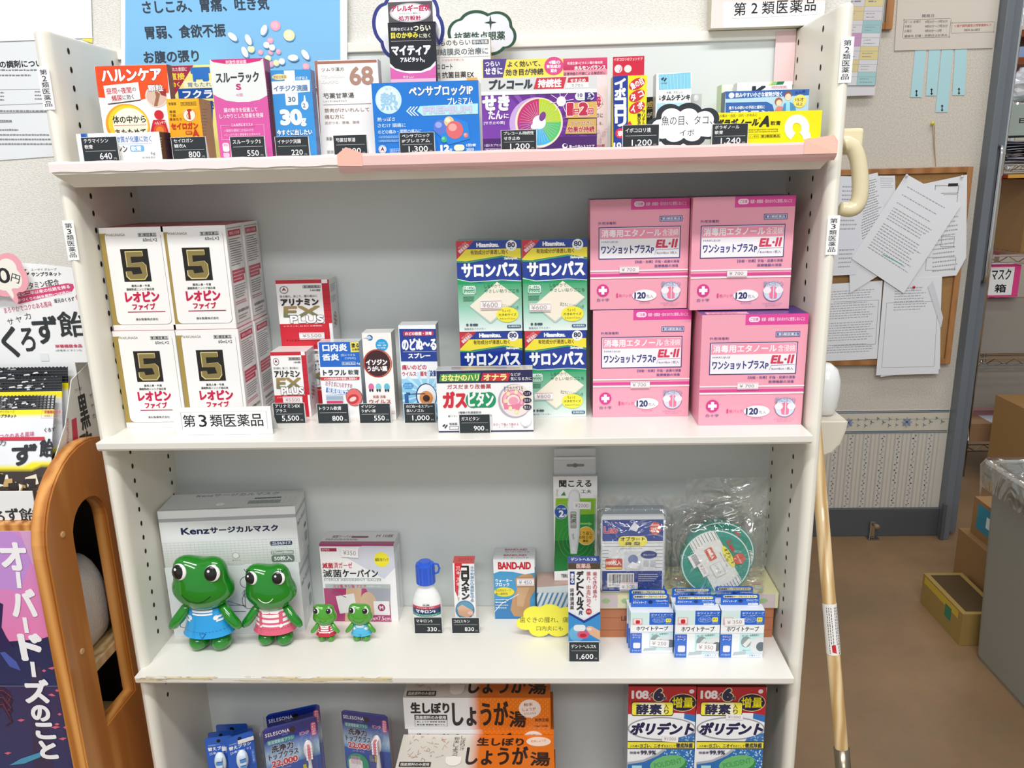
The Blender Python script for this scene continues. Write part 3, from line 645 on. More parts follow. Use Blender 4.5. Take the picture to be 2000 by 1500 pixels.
# brown-bordered herbal carton
b = Bx('medicine_box', 'white herbal medicine carton with brown border and the number 68', 'box', (614, 119), (737, 116), Z1, .018, Y=.035, f='f2efec', side='d8d0d4', top='a06a54').crop(500, 0, .23)
F = b.front; F.poly([(495, 520), (520, 516), (560, 1340), (530, 1342)], 'a8705c').rect(500, 516, 1025, 540, 'a8705c').text('ツムラ漢方', 556, 575, 748, 608, '6a645e', .01).text('68', 800, 572, 990, 718, 'b08878', .035).text('TSUMURA', 556, 640, 752, 662, 'fdfcfa', .03, o=('c4bcb8', .03), sp=1.15).text('KAMPO', 558, 685, 700, 708, 'fdfcfa', .03, o=('c4bcb8', .03), sp=1.15)
F.text('芍薬甘草湯', 572, 790, 832, 836, '4a4642', .01).text('しゃくやくかんぞうとう', 574, 852, 770, 868, '6a6662').rect(572, 884, 980, 888, 'a89c96').text('筋肉がけいれんして', 582, 918, 962, 952, '9a7c70', .01).text('痛む方に', 584, 975, 750, 1010, '9a7c70', .01).text('足がつる、腰痛、腹痛', 586, 1030, 878, 1054, '9a7c70')
F.text('満量1', 596, 1165, 655, 1195, '6a5c54').frame(606, 1280, 665, 1306, '8a8078', 2).text('第2類', 610, 1284, 660, 1302, '6a6058'); b.right.fine(1040, 700, 1070, 1300, 'b0a8ae', 26, .2); b.done()
# bright blue cold-remedy carton
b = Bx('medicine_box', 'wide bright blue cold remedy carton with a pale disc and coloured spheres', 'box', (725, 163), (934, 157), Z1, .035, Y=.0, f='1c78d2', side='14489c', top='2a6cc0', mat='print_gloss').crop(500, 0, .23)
F = b.front; rn = random.Random(5)
F.ell(1125, 850, 111, 120, 'cfe8f6', 40).ell(1118, 842, 90, 98, 'def0f8', 40).text('熱', 1060, 790, 1200, 935, '9cc8e4', .03).text('発つ', 1095, 748, 1150, 770, 'a8c4d8')
F.text('ペンサブロックIP', 1300, 728, 1840, 812, 'f4f8fc', .045, o=('1a3c78', .03)).text('プレミアム', 1628, 830, 1838, 888, 'e8f2fa', .04, o=('1a3c78', .02))
F.poly([(1392, 903), (1885, 880), (1885, 968), (1418, 985), (1368, 945)], 'b8e8ec')
for i in range(3): x = 1282+i*27; F.line([(x+36, 907), (x, 946), (x+44, 985)], 'd8f0f8', 9)
F.text('PREMIUM', 1425, 908, 1830, 962, 'd0c8e4', .05, o=('9cc8dc', .03))
for i, t_ in enumerate(('熱っぽさ', 'さむけ 頭痛に', 'のどの痛み・関節の痛みに')): F.text(t_, 1032+i*3, 998+i*52, 1032+[150, 240, 375][i], 1032+i*52, 'd8eaf8', .02)
for i, t_ in enumerate(('イブプロフェン', 'アセトアミノフェン')): F.rrect(1040, 1152+i*32, 1215, 1178+i*32, '5090d8').text(t_, 1060, 1158+i*32, 1200, 1174+i*32, 'c8e0f4')
F.poly([(1500, 1100), (1640, 985), (1800, 1040), (1820, 1180), (1640, 1230)], '2884da')
for cx, cy, r, c, c2 in ((1565, 1080, 57, '5c78d0', '98a8e8'), (1640, 1035, 42, 'e8c890', 'f8ecc8'), (1688, 1105, 72, 'dc6a70', 'f0a8a4'), (1598, 1185, 26, '38b088', '78d8b0'), (1782, 1150, 20, 'e08080', 'f0b0a8')): F.ell(cx, cy, r, r*1.06, c).ell(cx-r*.25, cy-r*.3, r*.5, r*.45, c2)
F.ell(1076, 1270, 33, 35, 'f4f8fc').ring(1076, 1270, 26, 28, '4a4048', 3).poly([(1058, 1286), (1076, 1246), (1094, 1286), (1076, 1276)], '8a2838').frame(1140, 1265, 1240, 1300, 'c0dcf4', 3).text('総合かぜ薬', 1148, 1270, 1240, 1294, 'd8eaf8')
F.text('12', 1572, 1236, 1638, 1288, 'ffffff', .07).text('錠', 1645, 1262, 1668, 1288, 'ffffff').rrect(1682, 1230, 1772, 1282, 'f2e8c8', .5).text('1回2錠', 1788, 1222, 1868, 1246, 'ffffff', .02).text('2日分', 1788, 1258, 1852, 1284, 'ffffff', .02); b.done()
# black eye-drop carton with tall header
b = Bx('medicine_box', 'tall black and pink eye drop carton with a starburst header', 'box', (757, 45), (850, 42), Z1, .025, Y=.055, f='22242a', side='3a2830', top='f0f0f0', mat='print_gloss').crop(500, 0, .23)
F = b.front; F.poly([(1118, 520), (1180, 580), (1260, 605), (1400, 605), (1480, 570), (1525, 520), (1530, 700), (1130, 710)], 'f8f4f6').poly([(1122, 560), (1200, 605), (1300, 625), (1400, 620), (1480, 595), (1528, 550), (1530, 720), (1130, 720)], 'e068b0').rect(1135, 670, 1530, 720, 'f0c0dc')
F.text('花粉などによる', 1145, 235, 1330, 262, 'f0ecf0', .02).text('つらい', 1338, 215, 1480, 262, 'f4f0d0', .04).text('目のかゆみ', 1148, 278, 1375, 325, 'f0e050', .04).text('に効く', 1388, 285, 1480, 322, 'e8e4c8', .02).rect(1145, 346, 1490, 350, 'b8a8b0')
F.text('マイティア', 1155, 390, 1480, 468, 'ffffff', .07).text('アルピタット', 1228, 488, 1412, 528, 'ffffff', .05).text('N', 1415, 510, 1432, 530, 'f0f0f0', .03).text('やさしい', 1250, 645, 1340, 668, 'ffffff', .02)
H = b.part('header_flap', 'white starburst header', 'print_gloss'); p = on_y(762, 3, .0545); q = on_y(846, 45, .0545); x0, x1 = p.x-b.loc.x, q.x-b.loc.x; H.box(x0, x1, -.0008, 0, b.H, p.z-Z1+.002, 'e8e4e6')
G = Face(H, b.M, (0, -.0008, 0), (1, 0, 0), (0, 0, 1), (0, -1, 0)).crop(500, 0, .23)
G.rect(1122, 15, 1500, 190, '5a5558').ell(1310, 110, 175, 82, 'c8c4c8').ell(1310, 110, 160, 72, 'f2f0f2').text('アレルギー症状', 1150, 45, 1475, 98, 'c02858', .045).text('のメカニズムに着目した', 1218, 108, 1398, 122, '605a60').text('処方設計', 1212, 135, 1402, 175, 'b83058', .03); b.done()
# eye-drop carton, white and amber
b = Bx('medicine_box', 'white and amber eye drop carton right behind the tall black carton', 'box', (855, 76), (957, 73), Z1, .02, Y=.088, f='f6f3ec', side='d8a848', top='e0e0dc').crop(500, 0, .23)
F = b.front; F.rect(1545, 320, 1556, 480, 'd85a38').text('ものもらい', 1562, 340, 1820, 386, '55504c', .02).rect(1834, 338, 1975, 376, '3c4450').text('眼科用薬', 1840, 342, 1968, 372, 'f0f0f0', .02).text('結膜炎の治療に', 1562, 410, 1970, 466, '606870', .02)
F.rect(1545, 482, 1990, 486, 'd0c8c0').text('小さなお子様にも', 1578, 500, 1765, 520, 'd89080').text('ロート', 1580, 545, 1668, 588, '38302c', .03).text('抗菌目薬', 1580, 610, 1785, 662, '38302c', .02).text('EX', 1795, 615, 1850, 655, '38302c', .02).rect(1548, 490, 1560, 700, 'e0b040').rect(1790, 660, 1880, 685, 'f2b868'); b.done()
# purple cough capsule carton with two header bands
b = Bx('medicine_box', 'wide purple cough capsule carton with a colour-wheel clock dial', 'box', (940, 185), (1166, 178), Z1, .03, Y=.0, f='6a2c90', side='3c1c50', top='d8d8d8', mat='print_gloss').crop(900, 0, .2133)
F = b.front
for i in range(26):
    a = R(200+i*14); c = ['7c3ca4', '8a50b0', '5c2480'][i % 3]; F.poly([(700, 1130), (700+620*math.cos(a), 1130-420*math.sin(a)*.65), (700+620*math.cos(a+.08), 1130-420*math.sin(a+.08)*.65)], c); F.k -= 1
F.k += 1; F.poly([(192, 870), (420, 860), (560, 1000), (520, 1300), (195, 1385)], '7a3ca6').rect(190, 1260, 1246, 1395, '4a1f66')
F.ell(690, 1130, 245, 235, 'c8a8dc', 44).ell(715, 1125, 218, 228, 'f0e4c0', 44).ell(718, 1122, 200, 213, '46b0e0', 44)
for a0, a1, c in ((90, 180, 'c03070'), (0, 90, 'b8d428'), (-60, 0, '58c070'), (180, 225, 'a83888')): F.ell(718, 1122, 200, 213, c, 20, a0, a1)
for i in range(40): a = R(i*9); F.line([(718+60*math.cos(a), 1122-60*math.sin(a)), (718+180*math.cos(a), 1122-190*math.sin(a))], 'e4e0e8', 1.6); F.k -= 1
F.k += 1; F.ell(718, 1122, 60, 64, 'e8f4f8').ell(748, 1068, 28, 45, '7c3c90', rot=-25).ell(690, 1150, 52, 30, 'f4f4f8', rot=20).ell(920, 930, 42, 46, 'ffffff')
for a in (10, 55, 100, 145, 190, 240, 290, 335): F.line([(920, 930), (920+115*math.cos(R(a)), 930-105*math.sin(R(a)))], 'f4e8fa', 5)
F.text('せき', 205, 880, 440, 1010, 'f6f0fa', .07).text('たん', 255, 1015, 380, 1092, 'f6f0fa', .05).text('に', 395, 1045, 438, 1085, 'f6f0fa', .03).text('[せき止め薬]', 212, 1112, 402, 1145, 'ecdff4', .02)
F.rrect(1045, 848, 1222, 920, 'f4f4f6', .5).poly([(1135, 848), (1185, 848), (1222, 884), (1185, 920), (1135, 920)], '3a2c74').text('10', 1072, 858, 1112, 890, '302860', .03).text('カプセル', 1068, 896, 1122, 910, '302860').text('5', 1165, 858, 1188, 890, 'ffffff', .03).text('日分', 1158, 896, 1200, 912, 'ffffff')
F.poly([(985, 945), (1246, 930), (1246, 1078), (960, 1084)], 'd8b060').text('1', 980, 955, 1022, 1052, 'c02c4c', .08, o=('f8ecec', .05)).text('日', 1032, 1000, 1082, 1052, 'c02c4c', .04, o=('f8ecec', .05)).text('2', 1090, 950, 1160, 1050, 'c02c4c', .08, o=('f8ecec', .05)).text('回', 1162, 995, 1212, 1048, 'c02c4c', .04, o=('f8ecec', .05))
F.poly([(985, 1092), (1240, 1088), (1240, 1225), (955, 1228)], 'ceaa58').text('つらいせきに', 1000, 1112, 1212, 1145, '8a2440', .02, o=('f8ecd8', .04)).text('効果が持続', 980, 1160, 1222, 1212, 'a82040', .04, o=('f8ecd8', .04))
F.text('1回1カプセル', 222, 1320, 375, 1345, 'e8dcf0', .01).frame(222, 1362, 375, 1388, 'd0c0e0', 3).text('第2類医薬品', 230, 1366, 370, 1384, 'd8cce4').ell(952, 1340, 24, 24, 'f4f0f8').ell(957, 1334, 15, 14, '4a1f66').text('第一三共ヘルスケア', 992, 1328, 1222, 1360, 'f4f0f8', .02)
H = b.part('header_band', 'silver name band with red lozenge', 'print_gloss'); dz = lambda y: on_y(1050, y, b.loc.y).z-Z1
H.box(0, b.W, -.0006, .004, b.H, dz(151), 'd8dada', 'c8caca'); G = Face(H, b.M, (0, -.0006, 0), (1, 0, 0), (0, 0, 1), (0, -1, 0)).crop(900, 0, .2133)
G.rect(186, 828, 1246, 862, 'f0f0f0').text('プレコール', 262, 732, 652, 815, '3c4248', .07, it=.1).poly([(695, 716), (968, 706), (940, 812), (665, 818)], 'cc3848').text('持続性', 708, 728, 920, 800, 'ffffff', .04, it=.08).poly([(985, 712), (1168, 704), (1170, 802), (960, 808)], 'f6f6f4').poly([(985, 712), (1168, 704), (1169, 752), (975, 760)], 'c83040').text('せき止め', 1002, 722, 1142, 752, 'ffffff', .03).text('カプセル', 1015, 768, 1122, 796, '404448')
H = b.part('header_card', 'purple and yellow header card', 'print_card'); x1 = on_y(1100, 130, b.loc.y).x-b.loc.x; H.box(.0015, x1, .001, .0016, dz(153), dz(115), 'f0dc58')
G = Face(H, b.M, (0, .001, 0), (1, 0, 0), (0, 0, 1), (0, -1, 0)).crop(900, 0, .2133)
G.poly([(204, 546), (420, 540), (385, 712), (206, 716)], '54408c').text('つらい', 222, 565, 355, 608, 'ffffff', .03).text('せきに', 222, 622, 380, 682, 'ffffff', .04).text('よく効いて、', 428, 560, 728, 612, '4a4440', .03).text('効き目が持続', 412, 632, 755, 690, '4a4440', .03).ell(852, 606, 88, 84, 'd84c88')
G.text('4種の', 805, 556, 908, 588, 'ffffff', .03).text('有効成分', 785, 594, 915, 625, 'ffffff', .03).text('配合', 825, 634, 880, 664, 'ffffff', .03); b.done()
# pale pink carton behind
b = Bx('medicine_box', 'pale pink carton for hormone balance behind the purple carton', 'box', (1098, 115), (1187, 112), Z1, .03, Y=.06, f='f4dfe2', side='c83060', top='c83058').crop(900, 0, .2133)
F = b.front; F.rect(930, 528, 1342, 640, 'd84c74', 'c02c5c').rect(930, 640, 1342, 690, 'e898ac').text('和漢生薬+ビタミン類の複合薬', 975, 565, 1298, 590, 'fbe8ee', .02).text('ホルモンバランス', 1040, 602, 1325, 640, 'ffffff', .04, o=('c83060', .04)).text('自律神経の不調による諸症状に', 945, 660, 1325, 688, '6a4048', .02)
F.text('母', 1225, 890, 1282, 975, 'c82850', .04).text('A', 1288, 940, 1305, 962, '404040').ring(1225, 930, 75, 75, 'e8b8c0', 5).text('くすりに', 1180, 1040, 1300, 1078, '705860', .02).text('…る。', 1235, 1120, 1302, 1145, '806068').text('420錠', 1245, 1322, 1318, 1346, 'c04060', .02)
for i in range(12): F.ring(1200+(i*37) % 130, 1180+(i*53) % 120, 14, 14, 'ecc8cc', 3)
b.done()
# wart remover carton with red hanging header
b = Bx('medicine_box', 'narrow blue and yellow carton with a red hanging header and red lozenges', 'box', (1197, 149), (1264, 145), Z1, .025, Y=.035, f='f2e020', side='c8b820', top='d83040').crop(900, 0, .2133)
F = b.front; F.poly([(1392, 700), (1530, 692), (1532, 1365), (1396, 1368)], '203a94').vtext('イボコロリ', 1412, 720, 1506, 1160, 'f4f6fa', .07, dx=4).ell(1460, 1222, 46, 46, 'd83048').text('液', 1436, 1200, 1482, 1246, 'ffffff', .04).text('10', 1402, 1310, 1466, 1356, 'ffffff', .05).poly([(1525, 1130), (1550, 1108), (1570, 1150), (1545, 1180)], 'd83040')
for i, t_ in enumerate(('魚の目', 'タ コ', 'イ ボ')): F.ell(1612, 770+i*108, 76, 48, 'cc3038', rot=25).text(t_, 1552, 738+i*108, 1672, 800+i*108, 'ffffff', .04, rot=25)
F.vtext('サリチル酸', 1658, 1005, 1688, 1190, '303438', .02).vtext('10%配合', 1618, 1040, 1646, 1190, '303438', .02)
H = b.part('header_card', 'red hanging header with a round hole'); p = on_y(1197, 111, .0345); x1 = on_y(1259, 111, .0345).x-b.loc.x; H.box(0, x1, .001, .0015, b.H-.001, p.z-Z1, 'cc1c3c')
G = Face(H, b.M, (0, .001, 0), (1, 0, 0), (0, 0, 1), (0, -1, 0)).crop(900, 0, .2133); G.text('イボコロリのフットケア', 1402, 530, 1665, 558, 'fbe8ea', .02).ell(1443, 632, 36, 38, 'f4dfe2').poly([(1420, 605), (1450, 655), (1475, 600), (1455, 665)], 'cc2040').ell(1530, 632, 34, 35, 'e6e4dc'); b.done()
# dark carton behind
b = Bx('medicine_box', 'dark carton with gold characters, glimpsed right of the blue and yellow carton', 'box', (1262, 190), (1284, 189), Z1, .02, Y=.082, f='1e1e1c', side='101010', top='b0b0a8').crop(900, 0, .2133)
b.front.text('成', 1705, 930, 1760, 985, 'c8b060', .03).text('が', 1705, 1030, 1750, 1075, 'd8d0c0', .03).rect(1705, 995, 1790, 1000, 'c0b080'); b.done()
# athlete's foot tincture
b = Bx('medicine_box', 'white carton with a sky-blue top panel standing behind the white cloud sign', 'box', (1282, 144), (1351, 140), Z1, .025, Y=.055, f='f6f8fa', side='c8ccd0', top='f0f0f0').crop(1180, 80, .25)
F = b.front; F.poly([(425, 264), (675, 248), (678, 372), (428, 386)], '84c8e4')
for i in range(9): F.line([(430+i*28, 262), (445+i*26, 384)], 'a8dcf0', 4); F.k -= 1
F.k += 1; F.poly([(442, 300), (462, 284), (472, 290), (456, 312)], '28405c').poly([(462, 312), (484, 286), (490, 298), (472, 320)], '28405c').text('小林製薬', 440, 326, 490, 337, '4a5a6a').text('水虫、たむしに', 486, 394, 614, 412, '505860', .01).vtext('小林', 426, 425, 444, 465, '404850', .02).text('タムシチンキ', 450, 422, 670, 464, '30363c', .06).text('。', 672, 448, 682, 460, '404040').rect(412, 485, 690, 540, 'b0dcee'); b.done()
b = Bx('blister_pack', 'clear plastic blister beside the pale blue carton', 'packaging', (1353, 184), (1371, 183), Z1, .012, Y=.075, f='c8ccca', side='b8bcba', top='d0d4d2', mat='print_gloss').crop(1180, 80, .25)
b.front.ell(718, 445, 20, 26, 'e4e8e8').ell(714, 440, 9, 12, 'f8f8f8'); b.done()
# two white eye-medicine cartons at the right
b = Bx('medicine_box', 'white carton with a pale green edge, behind the letter K carton', 'box', (1408, 166), (1444, 164), Z1, .02, Y=.098, f='eef0e6', side='c8d8a8', top='f0f0e8').crop(1180, 80, .25)
b.front.rect(906, 340, 916, 560, 'a8cc88').ring(905, 555, 45, 60, '88b868', 5, 0, 90); b.done()
b = Bx('medicine_box', 'white carton with green stripes and a large letter K at the right end', 'box', (1440, 162), (1548, 156), Z1, .018, Y=.078, f='f6f6f2', side='d8d8d4', top='f0f0ee').crop(1180, 80, .25)
F = b.front; F.text('K', 1160, 360, 1268, 440, '28303c', .06).poly([(1300, 318), (1318, 316), (1300, 350), (1280, 350)], 'e4e890').poly([(1318, 316), (1360, 314), (1342, 346), (1300, 348)], '90d080').poly([(1360, 312), (1414, 310), (1396, 342), (1342, 344)], '1c7a4c').rrect(1302, 350, 1432, 374, 'f4dce0').text('眼科用薬', 1312, 354, 1422, 370, 'c07888'); b.done()
# travel sickness carton
b = Bx('medicine_box', 'blue and pale blue travel sickness carton with a drawn couple, behind the yellow carton', 'box', (1417, 179), (1581, 173), Z1, .02, Y=.045, f='b4d6ee', side='18244c', top='5a7ab8').crop(1180, 80, .25)
F = b.front; F.poly([(948, 395), (1608, 370), (1608, 425), (948, 455)], '3464b4').ell(995, 427, 22, 22, 'f4f6f8').text('飲みやすい小さな錠剤が効く', 1026, 402, 1390, 438, 'ffffff', .03).poly([(948, 484), (1270, 476), (1315, 500), (1330, 560), (948, 570)], '3464b4').text('乗りもの酔いの予防と緩和に', 975, 508, 1255, 534, 'ffffff', .02).text('アネロン', 985, 545, 1290, 580, 'ffffff', .04)
F.ell(1362, 475, 30, 32, 'a05c48').ell(1365, 485, 22, 24, 'f4d4bc').poly([(1325, 560), (1350, 515), (1390, 512), (1410, 560)], 'e08478').ell(1436, 425, 30, 32, '8a5444').ell(1436, 440, 24, 27, 'f4d4bc').poly([(1385, 560), (1405, 490), (1450, 478), (1490, 500), (1500, 560)], '4a90c8').poly([(1420, 480), (1450, 480), (1452, 560), (1418, 560)], '98d8f0').ell(1528, 472, 52, 52, 'f2dc68').text('15才', 1495, 444, 1560, 474, '383838', .02).text('以上', 1500, 482, 1550, 506, '383838', .02).text('大人用', 1490, 390, 1568, 412, '1c3878', .02, rot=6); b.done()
# yellow ointment carton
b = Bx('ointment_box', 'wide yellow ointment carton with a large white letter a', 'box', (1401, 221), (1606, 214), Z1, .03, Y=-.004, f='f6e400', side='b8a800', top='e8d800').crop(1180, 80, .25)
F = b.front; F.text('ぢの痛み・出血・はれ・かゆみに', 880, 572, 1195, 596, '4a4a20', .01).text('ボラギノール', 880, 612, 1205, 668, '28281c', .07, it=.15).text('A', 1215, 592, 1285, 668, '28281c', .06, it=.3).text('®', 1206, 598, 1224, 614, '404020').text('軟膏', 1300, 625, 1378, 660, '38381c', .02)
F.text('A rectal preparation containing', 1100, 686, 1358, 702, '50501c', .01, it=.2).text('lidocaine and tocopherol acetate', 1100, 704, 1358, 718, '50501c', .01, it=.2).frame(1130, 732, 1208, 760, '8a8420', 2).text('イン配合', 1136, 738, 1202, 754, '6a6420').frame(1218, 730, 1376, 758, '8a8420', 2).text('第2類医薬品', 1226, 735, 1370, 754, '4a4818', .02)
for c, t_, g in (('f8f4a0', 66, 0), ('eef2f6', 54, 0)):
    F.ring(1505, 680, 66, 72, c, t_, -55, 245); F.line([(1560, 700), (1572, 745), (1610, 735)], c, t_*.75)
b.done()

# clouds standing on wires at the back
LB = [(.2, .45, .2, .3), (.42, .25, .25, .27), (.72, .3, .22, .28), (.85, .55, .15, .25), (.6, .7, .25, .25), (.3, .7, .2, .25)]
cloud_sign('white cloud card with a navy rim, mostly hidden behind the tall black eye drop carton', 727, -18, 868, 122, .082, 'f2f4f8', '2c3480', .004, [], LB)
cl, F, mb0 = cloud_sign('grey cloud card with a dark green rim and a star, behind the eye drop carton', 874, 21, 1009, 114, .118, 'e0e2ea', '1e4a34', .0035, [('抗菌性点眼薬', .1, .44, .83, .62, '2a4a36', dict(b=.03))], LB)
m2 = MB(); W_ = .1; G = Face(m2, Matrix(), (0, -.0004, 0), (1, 0, 0), (0, 0, 1), (0, -1, 0), step=5e-5)
ctr = on_y(958, 44, .118)-cl.location
G.emit([(ctr.x, ctr.z+.0085), (ctr.x+.0012, ctr.z+.0012), (ctr.x+.007, ctr.z), (ctr.x+.0012, ctr.z-.0012), (ctr.x, ctr.z-.0085), (ctr.x-.0012, ctr.z-.0012), (ctr.x-.007, ctr.z), (ctr.x-.0012, ctr.z+.0012)], [tuple(range(8))[::-1]], '1e3a2c'); m2.build('printed_star', 'print_card', cl)
cloud_sign('white cloud sign with a thick black rim on the top shelf', 1262, 200, 1412, 288, -.012, 'fbfbfd', '2e3238', .0055, [('魚の目、タコ、', .2, .29, .86, .5, '303236', {}), ('イボ', .44, .6, .63, .74, '303236', {})])
for nm, pr, tl, tr, lb in ((('テラマイシン', '軟膏'), '640', (157, 269), (228, 270), 'black price card reading 640 before the low white ointment carton'),
    (('セイロガン', '糖衣A'), '800', (333, 269), (401, 267), 'black price card reading 800 under the orange pill carton'),
    (('スルーラックS',), '550', (448, 268), (516, 266), 'black price card reading 550 before the pink laxative carton'),
    (('イチジク浣腸',), '220', (536, 268), (602, 266), 'black price card reading 220 before the narrow blue carton'),
    (('芍薬甘草湯',), '1,900', (650, 265), (716, 263), 'black price card under the herbal carton with the number 68'),
    (('ペンサブロック', 'IPプレミアム'), '1,300', (779, 260), (848, 258), 'black price card reading 1,300 before the bright blue carton'),
    (('プレコール持続性', 'せき止め'), '1,200', (978, 255), (1048, 252), 'black price card reading 1,200 before the purple carton'),
    (('イボコロリ液',), '1,200', (1216, 245), (1288, 243), 'black price card reading 1,200 left of the white cloud sign'),
    (('ボラギノール', '軟膏'), '1,240', (1391, 243), (1462, 240), 'black price card reading 1,240 before the yellow ointment carton')):
    price_card(nm, pr, lb, tl, tr, Y=-.0145 if '1,240' != pr else -.0160)
# ================================================================== second shelf
# white and gold tonic cartons, two by two and two deep
LEO = [((211, 646), (339, 645), (237, 834), (353, 833)), ((342, 646), (467, 644), (365, 834), (480, 832))]
def leo_print(b, cy):
    F = b.front.crop(150, 400, .32); c = cy
    return F
b = Bx('tonic_box', 'white and gold tonic carton, front right of the lower layer, behind the white sign', 'box', (342, 645), (466, 643), Z2, .05, bl=(363.5, 834), br=(482, 832.5), f='f6f5f3', side='f0eeee', top='c02848', group='white and gold tonic cartons', rz=0)
b.crop(150, 400, .32); F = b.front; W, H = b.W, b.H
F.norm(W, H)
F.rect(.0, .055, .20, .945, 'a8904a').rrect(.075, .05, .955, .945, '7a7468', .09).rrect(.079, .046, .949, .941, 'f6f5f3', .09).rect(.07, .0, .96, .052, 'f6f5f3').rect(.955, .05, 1, .95, 'f6f5f3')
F.text('WAKUNAGA', .10, .058, .40, .082, '9a948a', .03, sp=1.05).frame(.60, .058, .89, .092, '6a6a6a', .004).text('第3類医薬品', .61, .062, .88, .088, '303030', .02).text('60mL×2', .67, .106, .89, .138, '303030', .01)
F.rect(.29, .205, .72, .52, '1e1a16')
def five(F, x0, y0, x1, y1, col, t):
    X = lambda u: x0+(x1-x0)*u; Y = lambda v: y0+(y1-y0)*v
    F.poly([(X(.08), Y(0)), (X(.9), Y(0)), (X(.9), Y(.17)), (X(.08), Y(.17))], col); F.k -= 1
    F.poly([(X(.08), Y(.17)), (X(.3), Y(.17)), (X(.3), Y(.42)), (X(.08), Y(.55))], col); F.k -= 1
    F.poly([(X(.08), Y(.55)), (X(.3), Y(.42)), (X(.85), Y(.38)), (X(.7), Y(.55))], col); F.k -= 1
    F.poly([(X(.7), Y(.55)), (X(.85), Y(.38)), (X(1), Y(.5)), (X(1), Y(.85)), (X(.78), Y(.8))], col); F.k -= 1
    F.poly([(X(1), Y(.85)), (X(.85), Y(1)), (X(.15), Y(1)), (X(.3), Y(.83)), (X(.78), Y(.8))], col); F.k -= 1
    F.poly([(X(.15), Y(1)), (X(0), Y(.88)), (X(0), Y(.7)), (X(.26), Y(.7)), (X(.3), Y(.83))], col)
five(F, .33, .225, .67, .505, 'd8c888', 0); five(F, .345, .235, .66, .495, '8a7a48', 0)
F.text('薬用人参・牛黄', .39, .548, .68, .572, '303030', .02).text('濃縮熟成ニンニク抽出液', .30, .582, .74, .606, '303030', .02)
F.text('レオピン', .27, .62, .80, .715, 'c81848', .06, sp=1).text('ファイブ', .36, .735, .72, .795, 'c81848', .05).rect(.27, .812, .87, .82, 'b02850').text('湧永製薬株式会社', .38, .878, .74, .902, '303030', .01)
G = b.right.norm(b.D, H)
G.frame(.08, .03, .93, .965, 'b0a8a8', .012).rect(.12, .055, .88, .115, 'c02848').text('使用上の注意', .2, .07, .8, .1, 'f4dce0', .02).fine(.12, .13, .86, .40, '7a7476', 12, .4, 3, .3).rect(.12, .44, .9, .50, 'c83858').rect(.12, .50, .8, .56, 'c83858').fine(.15, .45, .85, .55, 'f4dce0', 3, .3, 4).fine(.14, .58, .86, .72, '8a8486', 6).fine(.12, .74, .8, .78, 'c05060', 2).text('湧永製薬株式会社', .2, .83, .9, .86, '505050', .02).fine(.2, .88, .8, .93, '8a8486', 2)
b.top.norm(W, b.D).rect(.05, .05, .95, .9, 'b83048').text('レオピンファイブ', .2, .3, .8, .6, 'f0d8dc', .03)
b.loc.x = max(b.loc.x, -.3985+b.W+.0008); first = b.done(); bb = b
LH = bb.H; loc = first.location.copy(); yF = loc.y; x0 = -.3985; x1 = loc.x
for (px, y, z, lb) in ((x0, yF-.0006, Z2, 'white and gold tonic carton at the bottom left corner of its stack'), (on_y(178, 444, yF).x+.0075, yF+.001, Z2+LH+.0003, 'white and gold tonic carton at the upper left of its stack, beside the upright'), (on_y(312, 441, yF).x, yF+.001, Z2+LH+.0003, 'white and gold tonic carton at the upper right of its stack, fully seen'),
    (x1+.001, yF+.0515, Z2, 'white and gold tonic carton, lower of the rear pair, only its side showing'), (on_y(312, 441, yF).x+.001, yF+.0525, Z2+LH+.0003, 'white and gold tonic carton, upper of the rear pair, only its side showing'), (x0+.001, yF+.0515, Z2, 'white and gold tonic carton hidden behind the bottom left one'), (x0-.004, yF+.0525, Z2+LH+.0003, 'white and gold tonic carton behind the upper left one, top just showing')):
    o = first.copy(); COL.objects.link(o); o.location = (max(px, -.3985), y, z+.0002); o['label'] = lb

# folded category sign
p, q = on_z(344, 850.5, Z2), on_z(534, 847, Z2); W = (q-p).length; a_ = math.atan2(q.y-p.y, q.x-p.x)*.5; H = on_y(330, 797, p.y).z-Z2; p.z += .0003; mb = MB()
mb.box(0, W, 0, .0005, 0, H, 'f5f5f4'); mb.add([(0, .0005, H), (W, .0005, H), (W, .02, 0), (0, .02, 0)], [(0, 3, 2, 1)], 'e8e8e8'); mb.add([(0, .0008, H), (W, .0008, H), (W, .0205, 0), (0, .0205, 0)], [(0, 1, 2, 3)], 'e8e8e8')
F = Face(mb, Matrix(), (0, 0, 0), (1, 0, 0), (0, 0, 1), (0, -1, 0)).norm(W, H); F.frame(.075, .17, .955, .82, '9a9a9a', .004)
for i, ch in enumerate('第3類医薬品'): w_ = .08 if ch == '3' else .125; c = .155+i*.139; F.text(ch, c-w_/2, .27, c+w_/2, .71, '26262a', .008)
tag(mb.build('category_sign', 'print_paper', None, p, (0, 0, a_)), 'folded white paper sign with large black characters in front of the tonic cartons', 'sign')
b = Bx('teal_card', 'small teal card lying behind the folded white sign', 'card', (535, 826), (547, 826), Z2, .02, bl=(535, 833), br=(545, 832), f='3c7c7c', side='2c6464', top='3c7c7c', rz=0, H=.002); b.loc.x -= .006; b.done()

